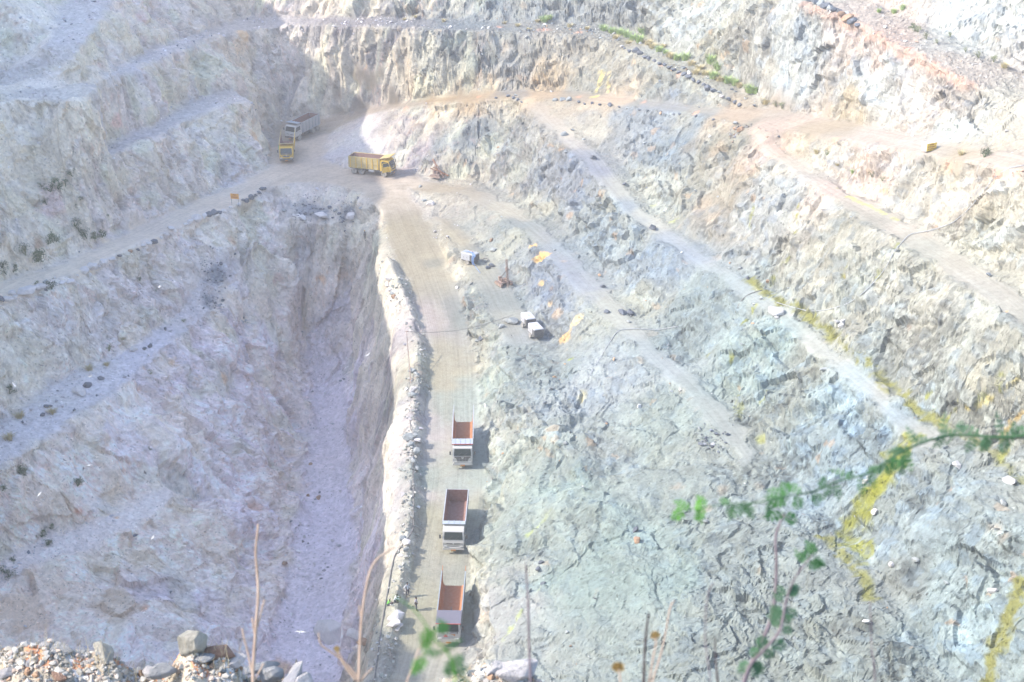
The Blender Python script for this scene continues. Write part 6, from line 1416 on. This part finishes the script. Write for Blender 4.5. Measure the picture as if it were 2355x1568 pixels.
o = add_mesh('pebbles', np.concatenate(vs_), np.concatenate(fs_), M_STONE, np.clip(np.concatenate(cs_), .03, .8)); o['kind'] = 'stuff'; o['label'] = 'white, grey and rust pebbles covering the near rim'
def fstone(px, py, s, mat, label, sq=(1, 1, 1), rot=None):
    k = random.randrange(9); me = SHAPES[k].copy(); me.name = 'stone'; me.materials.append(SM[mat]); o = bpy.data.objects.new('stone', me); COL.objects.link(o); p = fgp(px, py)
    if p is None: p = Vector(at_d(px, py, 8.2))
    o.location = p; o.scale = (s * sq[0], s * sq[1], s * sq[2]); o.rotation_euler = rot or (random.uniform(-.4, .4), random.uniform(-.4, .4), random.uniform(0, 6)); tag(o, label, 'stone', 'stones on the near rim')
for q in [(440,1482,.135,'tan','tall grey wedge of rock crowning the near mound',(.8,.7,1.5),(0,.2,.3)), (500,1503,.10,'rosy','rounded rust and cream stone on the near mound',(1.2,.8,.8),(0,0,.2)), (462,1511,.09,'bright','flat pale green-grey stone left of the rusty one',(1.2,.9,.5),(0,0,.3)), (535,1520,.09,'white','whitish stone right of the rusty one',(1,.9,.8),None),
          (372,1540,.085,'bright','pale oval stone in the dip of the near rim',(1.2,.9,.8),(0,0,.4)), (345,1545,.06,'white','small cream stone left of the pale oval stone',(.8,.9,1),None), (325,1550,.05,'rosy','cream and tan stone leaning in the dip',(.7,.8,1.1),None), (130,1492,.085,'bright','white stone on the left hump of the near rim',(1.2,.9,.8),None), (108,1486,.06,'white','small white stone at the top of the left hump',(1,.9,.8),None),
          (240,1500,.085,'tan','ridged grey rock on the second hump',(1.3,.8,.9),None), (20,1545,.06,'white','white pebble stone at the lower left corner',(1.2,.9,.8),None), (135,1555,.05,'rosy','orange stone low on the left hump',(1.3,.9,.7),None), (75,1520,.045,'white','broken white stone on the slope of the left hump',(1.2,.9,.8),None), (200,1525,.045,'white','chalky stone between the two left humps',(1.2,.9,.8),None),
          (600,1535,.09,'bright','long white splinter of rock at the foot of the dry stem',(1.6,.6,.6),(.2,.2,.7)), (622,1552,.10,'bright','blue-white angular stone by the dry stem',(.9,.8,1.1),None), (665,1558,.10,'white','white stone at the bottom edge right of the stem',(1.7,.8,.6),None), (700,1562,.08,'white','last white stone on the bottom edge of the near rim',(1.4,.8,.6),None),
          (1183,1540,.13,'white','pale pink-white stone on the right hump of the rim',(1.3,.9,.8),(0,0,.2)), (1140,1535,.075,'white','grey-white stone left of the pale pink one',(1.1,.9,.8),None), (1085,1548,.05,'grey','small grey stone on the right hump',(1.1,.9,.8),None)]:
    fstone(*q)

# ------------------------------------------------------------------ stems and leafy sprays close to the lens
def col3(name, a, b_, sc=14):
    m, nt, bs = new_mat(name); tc = nt.nodes.new('ShaderNodeTexCoord'); n = nt.nodes.new('ShaderNodeTexNoise'); n.inputs['Scale'].default_value = sc; nt.links.new(tc.outputs['Object'], n.inputs['Vector'])
    mx = nt.nodes.new('ShaderNodeMix'); mx.data_type = 'RGBA'; mx.inputs[6].default_value = (*a, 1); mx.inputs[7].default_value = (*b_, 1); r = nt.nodes.new('ShaderNodeMapRange'); r.inputs[1].default_value = .35; r.inputs[2].default_value = .65; nt.links.new(n.outputs[0], r.inputs[0]); nt.links.new(r.outputs[0], mx.inputs[0]); nt.links.new(mx.outputs[2], bs.inputs['Base Color']); bs.inputs['Roughness'].default_value = .7; bs.inputs['Specular IOR Level'].default_value = .25
    return m, nt, bs
MT['bark'] = col3('pale_dry_bark', (.27, .19, .14), (.40, .30, .23))[0]; MT['bark2'] = col3('mauve_bark', (.09, .07, .075), (.17, .135, .15))[0]; MT['bark3'] = col3('dark_bark', (.03, .022, .022), (.06, .045, .045))[0]
for nm, a_, b_ in (('leaf', (.045, .13, .04), (.08, .19, .07)), ('leafy', (.07, .20, .03), (.11, .28, .05)), ('leafd', (.05, .115, .055), (.085, .165, .09)), ('seed', (.36, .22, .07), (.46, .33, .15))):
    m, nt, bs = col3('leaf_' + nm, a_, b_, 30)
    tr = nt.nodes.new('ShaderNodeBsdfTranslucent'); tr.inputs[0].default_value = (*b_, 1); mxs = nt.nodes.new('ShaderNodeMixShader'); mxs.inputs[0].default_value = .35; out = [n for n in nt.nodes if n.type == 'OUTPUT_MATERIAL'][0]
    nt.links.new(bs.outputs[0], mxs.inputs[1]); nt.links.new(tr.outputs[0], mxs.inputs[2]); nt.links.new(mxs.outputs[0], out.inputs[0]); MT[nm] = m
def curve_pts(px, dist, n=5):
    """smooth 3-D path through frame points at the given distances"""
    P = [Vector(at_d(a, b, (dist[i] if hasattr(dist, '__len__') else dist))) for i, (a, b) in enumerate(px)]
    out = []
    for i in range(len(P) - 1):
        p0 = P[max(i - 1, 0)]; p1 = P[i]; p2 = P[i + 1]; p3 = P[min(i + 2, len(P) - 1)]
        for k in range(n):
            t = k / n; out.append(.5 * ((2 * p1) + (p2 - p0) * t + (2 * p0 - 5 * p1 + 4 * p2 - p3) * t * t + (3 * p1 - p0 - 3 * p2 + p3) * t ** 3))
    return out + [P[-1]]
def twig(name, px, dist, r0, r1, mat, parent=None, knots=True, seed=0):
    P = curve_pts(px, dist); n = len(P); rr = random.Random(seed)
    rad = [(r0 + (r1 - r0) * i / (n - 1)) * (1 + (rr.uniform(.1, .3) if knots and rr.random() < .05 else rr.uniform(-.015, .015))) for i in range(n)]
    m_ = MB(); m_.tube(P, rad, 7); return m_.build(name, mat, parent, 0, True), P
def leaf_into(mb, p, d, up, L, wd, seed):
    """pinnate leaf: a rachis with small paired leaflets"""
    rr = random.Random(seed); d = d.normalized(); s = d.cross(up).normalized(); u = s.cross(d).normalized(); n = max(5, int(L / .010))
    for k in range(1, n + 1):
        t = k / n; c = p + d * L * t - u * L * .25 * t * t
        for sd in (-1, 1):
            q = (s * sd + d * .35 + u * rr.uniform(-.3, .2)).normalized(); l = wd * 1.15 * math.sin(math.pi * min(.95, t * .8 + .18)) * rr.uniform(.85, 1.1); w_ = q.cross(u).normalized() * l * .28
            mb.add([c, c + q * l * .45 + w_, c + q * l, c + q * l * .5 - w_], [(0, 1, 2, 3)])
    mb.tube([p, p + d * L * .5 - u * L * .06, p + d * L - u * L * .25], .0009, 4)
def spray(plant, px, dist, mat, n, L, wd, seed, parent=None, droop=.5):
    """leaves set along a path of frame points"""
    rr = random.Random(seed); P = curve_pts(px, dist)
    for k in range(n):
        i = min(len(P) - 2, int(k / n * (len(P) - 1))); p = P[i].lerp(P[i + 1], rr.random()); t = (P[i + 1] - P[i]).normalized(); view = Vector((0, -1, .4)).normalized(); side = t.cross(view).normalized()
        mb = MB(); d = (t * rr.uniform(-.5, .8) + side * rr.choice((-1, 1)) * rr.uniform(.3, 1) + Vector((0, 0, -droop * rr.uniform(.3, 1.6)))).normalized()
        leaf_into(mb, p, d, view + Vector((rr.uniform(-.4, .4), 0, rr.uniform(-.3, .3))), L * rr.uniform(.7, 1.15), wd * rr.uniform(.8, 1.15), seed * 50 + k); mb.build('leaf', mat, plant)
# big spray coming in from the right
br = empty('thorn_tree_branch', at_d(2400, 985, 2.6)); tag(br, 'blurred green feathery branch reaching in from the right edge', 'branch')
def rooted(root, fn):
    """build children in world space, then hang them under the root"""
    before = set(bpy.data.objects); fn(); inv = Matrix.Translation(-Vector(root.location))
    for o in set(bpy.data.objects) - before:
        if o.parent is root: o.data.transform(inv)
        elif o.parent is not None and o.parent is not root: o.data.transform(inv)
bp_ = [(2440,965),(2354,1000),(2290,1005),(2220,1000),(2160,1005),(2090,1030),(2040,1060),(1990,1090),(1930,1105),(1870,1130),(1810,1140),(1760,1150)]
def f1():
    twig('stem', bp_, [2.5,2.5,2.5,2.5,2.48,2.45,2.42,2.4,2.4,2.38,2.35,2.35], .0028, .0010, 'leafd', br)
    spray(br, bp_[:7], 2.5, 'leafd', 26, .040, .0095, 3, droop=.5); spray(br, bp_[5:], 2.4, 'leaf', 20, .036, .0090, 5, droop=.9)
rooted(br, f1)
br2 = empty('thorn_tree_branch', at_d(1660, 1160, 2.3)); tag(br2, 'small bright green leaf spray at the tip of the right branch', 'branch')
def f2():
    twig('stem', [(1790,1148),(1740,1155),(1700,1158),(1660,1160),(1610,1168),(1575,1175)], 2.25, .0012, .0007, 'leafd', br2)
    spray(br2, [(1715,1152),(1670,1160)], 2.25, 'leaf', 6, .034, .0085, 7, droop=.9); spray(br2, [(1625,1165),(1570,1172)], 2.2, 'leafy', 6, .030, .0085, 8, droop=.7)
rooted(br2, f2)
# mauve upright stem with a thorny leafy side shoot
st = empty('thorny_shrub', at_d(1720, 1640, 2.6)); tag(st, 'tall mauve leafless stem rising at the right of the frame', 'shrub')
def f3():
    twig('stem', [(1700,1600),(1725,1530),(1745,1490),(1770,1430),(1782,1370),(1785,1290),(1783,1240),(1790,1210),(1803,1180)], 2.6, .0042, .0016, 'bark2', st, True, 2)
    spray(st, [(1800,1185),(1815,1140)], 2.55, 'leaf', 5, .036, .012, 11, droop=.3)
rooted(st, f3)
st2 = empty('thorny_shrub', at_d(1700, 1660, 2.4)); tag(st2, 'knotted thorny shoot with small green leaves beside the mauve stem', 'shrub')
def f4():
    path = [(1705,1600),(1712,1560),(1728,1525),(1760,1490),(1790,1455),(1800,1420),(1808,1380),(1822,1340),(1840,1310),(1868,1275)]
    twig('stem', path, 2.4, .0030, .0010, 'bark2', st2, True, 6)
    spray(st2, [(1850,1300),(1885,1262)], 2.4, 'leaf', 7, .030, .0085, 12, droop=.2); spray(st2, [(1800,1385),(1815,1345)], 2.4, 'leafd', 4, .026, .009, 13, droop=.1); spray(st2, [(1795,1425),(1800,1400)], 2.4, 'leafd', 4, .028, .010, 14, droop=.1)
    spray(st2, [(1720,1530),(1770,1478)], 2.4, 'leafd', 8, .028, .010, 15, droop=.3); spray(st2, [(1795,1450),(1800,1425)], 2.4, 'leafd', 3, .026, .009, 16, droop=.1)
rooted(st2, f4)
# green sprig in front of the nearest truck
sp = empty('leafy_sprig', at_d(1010, 1640, 1.5)); tag(sp, 'bright blurred green sprig in front of the nearest truck', 'branch')
def f5():
    twig('stem', [(1030,1640),(1045,1570),(1040,1520),(1020,1490),(1000,1470),(985,1445),(950,1400),(905,1370)], 1.5, .0014, .0006, 'leafy', sp, False)
    spray(sp, [(1040,1550),(1035,1515),(1010,1490)], 1.5, 'leaf', 7, .022, .0055, 21, droop=.5); spray(sp, [(980,1510),(965,1485)], 1.45, 'leafy', 4, .022, .0065, 22, droop=.2); spray(sp, [(1035,1445),(1025,1430)], 1.5, 'leaf', 3, .016, .005, 23, droop=.1)
rooted(sp, f5)
# dry stems
def stemplant(label, paths, dist, r0, r1, mat, seeds=0, name='dry_stem', grp=None):
    x, y = paths[0][0]; rt = empty(name, at_d(x, y, dist)); tag(rt, label, 'dry stem', grp)
    def f():
        for i, p in enumerate(paths):
            k = .72 if i == 0 else .42; twig('stem' if i == 0 else 'side_twig', p, dist, r0 * k, r1 * (1 if i == 0 else .8), mat, rt, True, i + int(x))
    rooted(rt, f); return rt
stemplant('pinkish leafless stem standing tall out of the near rubble on the left', [[(583,1600),(582,1540),(586,1480),(590,1420),(594,1370),(592,1320),(588,1270),(592,1225),(594,1205)], [(583,1560),(576,1530),(570,1500),(562,1470),(557,1445)], [(592,1440),(598,1415),(608,1378)], [(590,1470),(584,1450),(580,1420)], [(584,1565),(596,1545),(606,1525)]], 3.4, .0056, .0024, 'bark')
stemplant('long cream stem curving over to the right above the haul road', [[(824,1600),(826,1540),(828,1480),(832,1420),(840,1360),(852,1310),(868,1285),(890,1268),(908,1258)], [(826,1560),(800,1530),(770,1505),(745,1488),(735,1475),(733,1455)], [(826,1570),(842,1550),(858,1535)], [(818,1565),(795,1535),(775,1500),(770,1490)], [(832,1420),(828,1405),(826,1392)]], 2.9, .0048, .0016, 'bark')
stemplant('short cream twig leaning right beside the green sprig', [[(920,1610),(935,1568),(950,1530),(960,1500),(970,1480),(985,1462)], [(950,1530),(962,1510),(980,1500)]], 2.4, .0026, .0010, 'bark')
stemplant('straight grey-brown stem at the bottom centre', [[(1222,1610),(1220,1568),(1217,1500),(1215,1440),(1214,1380),(1210,1320),(1208,1295)]], 2.4, .0036, .0012, 'bark2')
stemplant('short dark stem with a pale seed head leaning on it', [[(1478,1610),(1480,1560),(1482,1500),(1487,1440),(1492,1408)]], 2.4, .0036, .0014, 'bark3')
stemplant('thin mauve twig slanting up right of the dark stem', [[(1490,1610),(1505,1550),(1520,1500),(1530,1455),(1540,1400),(1550,1380)]], 2.6, .0022, .0010, 'bark')
stemplant('faint grey curved twig left of the mauve stem', [[(1640,1610),(1630,1540),(1622,1480),(1622,1420),(1628,1365),(1640,1340)]], 2.2, .0014, .0009, 'bark2')
stemplant('thick dark spike at the bottom between the curved twig and the mauve stem', [[(1655,1610),(1650,1568),(1645,1510),(1644,1465)]], 2.6, .0032, .0012, 'bark3')
stemplant('hair-thin knotted twig at the lower right', [[(2010,1610),(2010,1540),(2004,1490),(2002,1440),(2000,1380)]], 2.4, .0014, .0009, 'bark2')
def seedhead(label, path, dist, size, mat='seed'):
    x, y = path[-1]; rt = empty('seed_head_plant', at_d(path[0][0], path[0][1], dist)); tag(rt, label, 'seed head')
    def f():
        twig('stem', path, dist, .0016, .0010, 'bark', rt, False); c = Vector(at_d(x, y, dist)); rr = random.Random(int(x)); 
        for k in range(14):
            a = 2 * math.pi * k / 14; b_ = rr.uniform(.3, 1); d = Vector((math.cos(a), -.4, math.sin(a))) ; m_ = MB(); s = Vector((-math.sin(a), 0, math.cos(a))) * size * .3; e = c + d * size * rr.uniform(.7, 1.05)
            m_.add([c, c.lerp(e, .5) + s, e, c.lerp(e, .5) - s], [(0, 1, 2, 3)]); m_.build('bract', mat, rt)
        m_ = MB(); m_.cyl(c + Vector((0, .002, 0)), c + Vector((0, -.004, 0)), size * .45, 10, size * .3); m_.build('seed_disc', mat, rt)
    rooted(rt, f)
seedhead('pale round seed head beside the dark stem', [(1492,1580),(1500,1520),(1508,1480),(1506,1458)], 2.4, .010)
seedhead('orange-brown seed head low at the bottom right of centre', [(1428,1610),(1426,1570),(1424,1545),(1420,1530)], 2.3, .012)
seedhead('second orange seed head on the curved twig at the bottom left', [(826,1568),(800,1535),(785,1510),(775,1490)], 2.7, .008)
# dry grass along the left rim
gr = []; rg_ = random.Random(3); mb = MB()
for _ in range(260):
    px = rg_.uniform(-20, 700); q = fgp(px, rim_h(px) + rg_.uniform(4, 60))
    if q is None: continue
    d = Vector((rg_.uniform(-.5, .5), rg_.uniform(-.3, .3), 1)).normalized(); L = rg_.uniform(.05, .16); s = Vector((.0012, 0, 0))
    mb.add([q - s, q + s, q + d * L * .6 + s * .6, q + d * L * .6 - s * .6, q + d * L + Vector((rg_.uniform(-.02, .02), 0, -.01))], [(0, 1, 2, 3), (3, 2, 4)])
MT['hay'] = plain('dry_grass_blade', (.56, .47, .30), .9, spec=.1)
o = mb.build('dry_grass', 'hay'); o['kind'] = 'stuff'; o['label'] = 'thin dry grass blades on the near rim'
# ------------------------------------------------------------------ light, air, camera
sun = bpy.data.lights.new('sun', 'SUN'); so = bpy.data.objects.new('sun', sun); COL.objects.link(so)
sun.energy = 2.0; sun.angle = R(0.6); sun.color = (1.0, 0.915, 0.80)
to = Vector((SUN_TO[0] * math.cos(SUN_EL), SUN_TO[1] * math.cos(SUN_EL), math.sin(SUN_EL)))
so.rotation_euler = to.to_track_quat('Z', 'Y').to_euler(); so.location = to * 600
w = bpy.data.worlds.new('World'); SC.world = w; w.use_nodes = True
nt = w.node_tree; nt.nodes.clear()
wo = nt.nodes.new('ShaderNodeOutputWorld'); bg = nt.nodes.new('ShaderNodeBackground'); sk = nt.nodes.new('ShaderNodeTexSky')
sk.sky_type = 'NISHITA'; sk.sun_disc = False; sk.sun_elevation = SUN_EL; sk.sun_rotation = math.atan2(to.x, to.y)
sk.dust_density = 1.5; sk.air_density = 1.0; sk.ozone_density = 1.5
bg.inputs[1].default_value = 0.15
nt.links.new(sk.outputs[0], bg.inputs[0]); nt.links.new(bg.outputs[0], wo.inputs[0])
cd = bpy.data.cameras.new('camera'); co = bpy.data.objects.new('camera', cd); COL.objects.link(co)
co.location = CAM; co.rotation_euler = (math.pi / 2 - PITCH, 0, 0)
cd.sensor_width = 36; cd.lens = 36 * FD / 2354; cd.clip_end = 3000; cd.clip_start = 0.1
cd.dof.use_dof = True; cd.dof.focus_distance = 190; cd.dof.aperture_fstop = 8.5
SC.camera = co
SC.view_settings.view_transform = 'Standard'; SC.view_settings.look = 'None'; SC.view_settings.gamma = 1
SC.view_settings.exposure = EXPO
SC.cycles.max_bounces = 10; SC.cycles.diffuse_bounces = 6; SC.cycles.volume_bounces = 1; SC.cycles.glossy_bounces = 2; SC.cycles.transmission_bounces = 4
SC.cycles.volume_max_steps = 64; SC.cycles.volume_step_rate = 4

HAZE = 0.0005
if HAZE:
    bm = bmesh.new(); bmesh.ops.create_cube(bm, size=1)
    lo = V.min(0) - np.array([20, 20, 1.0]); hi = V.max(0) + np.array([20, 20, 0]); hi[2] = max(hi[2], 104) + 3
    for v in bm.verts:
        v.co = Vector([(lo[k] + hi[k]) / 2 + v.co[k] * (hi[k] - lo[k]) for k in range(3)])
    me = bpy.data.meshes.new('haze'); bm.to_mesh(me); bm.free()
    ho = bpy.data.objects.new('haze', me); COL.objects.link(ho); ho['kind'] = 'stuff'; ho['label'] = 'pale dusty haze hanging in the air of the quarry'
    m = bpy.data.materials.new('haze'); m.use_nodes = True; nt = m.node_tree; nt.nodes.clear()
    o = nt.nodes.new('ShaderNodeOutputMaterial'); pv = nt.nodes.new('ShaderNodeVolumePrincipled')
    pv.inputs['Color'].default_value = (1, .96, .96, 1); pv.inputs['Density'].default_value = HAZE; pv.inputs['Anisotropy'].default_value = .2
    nt.links.new(pv.outputs[0], o.inputs['Volume']); me.materials.append(m)
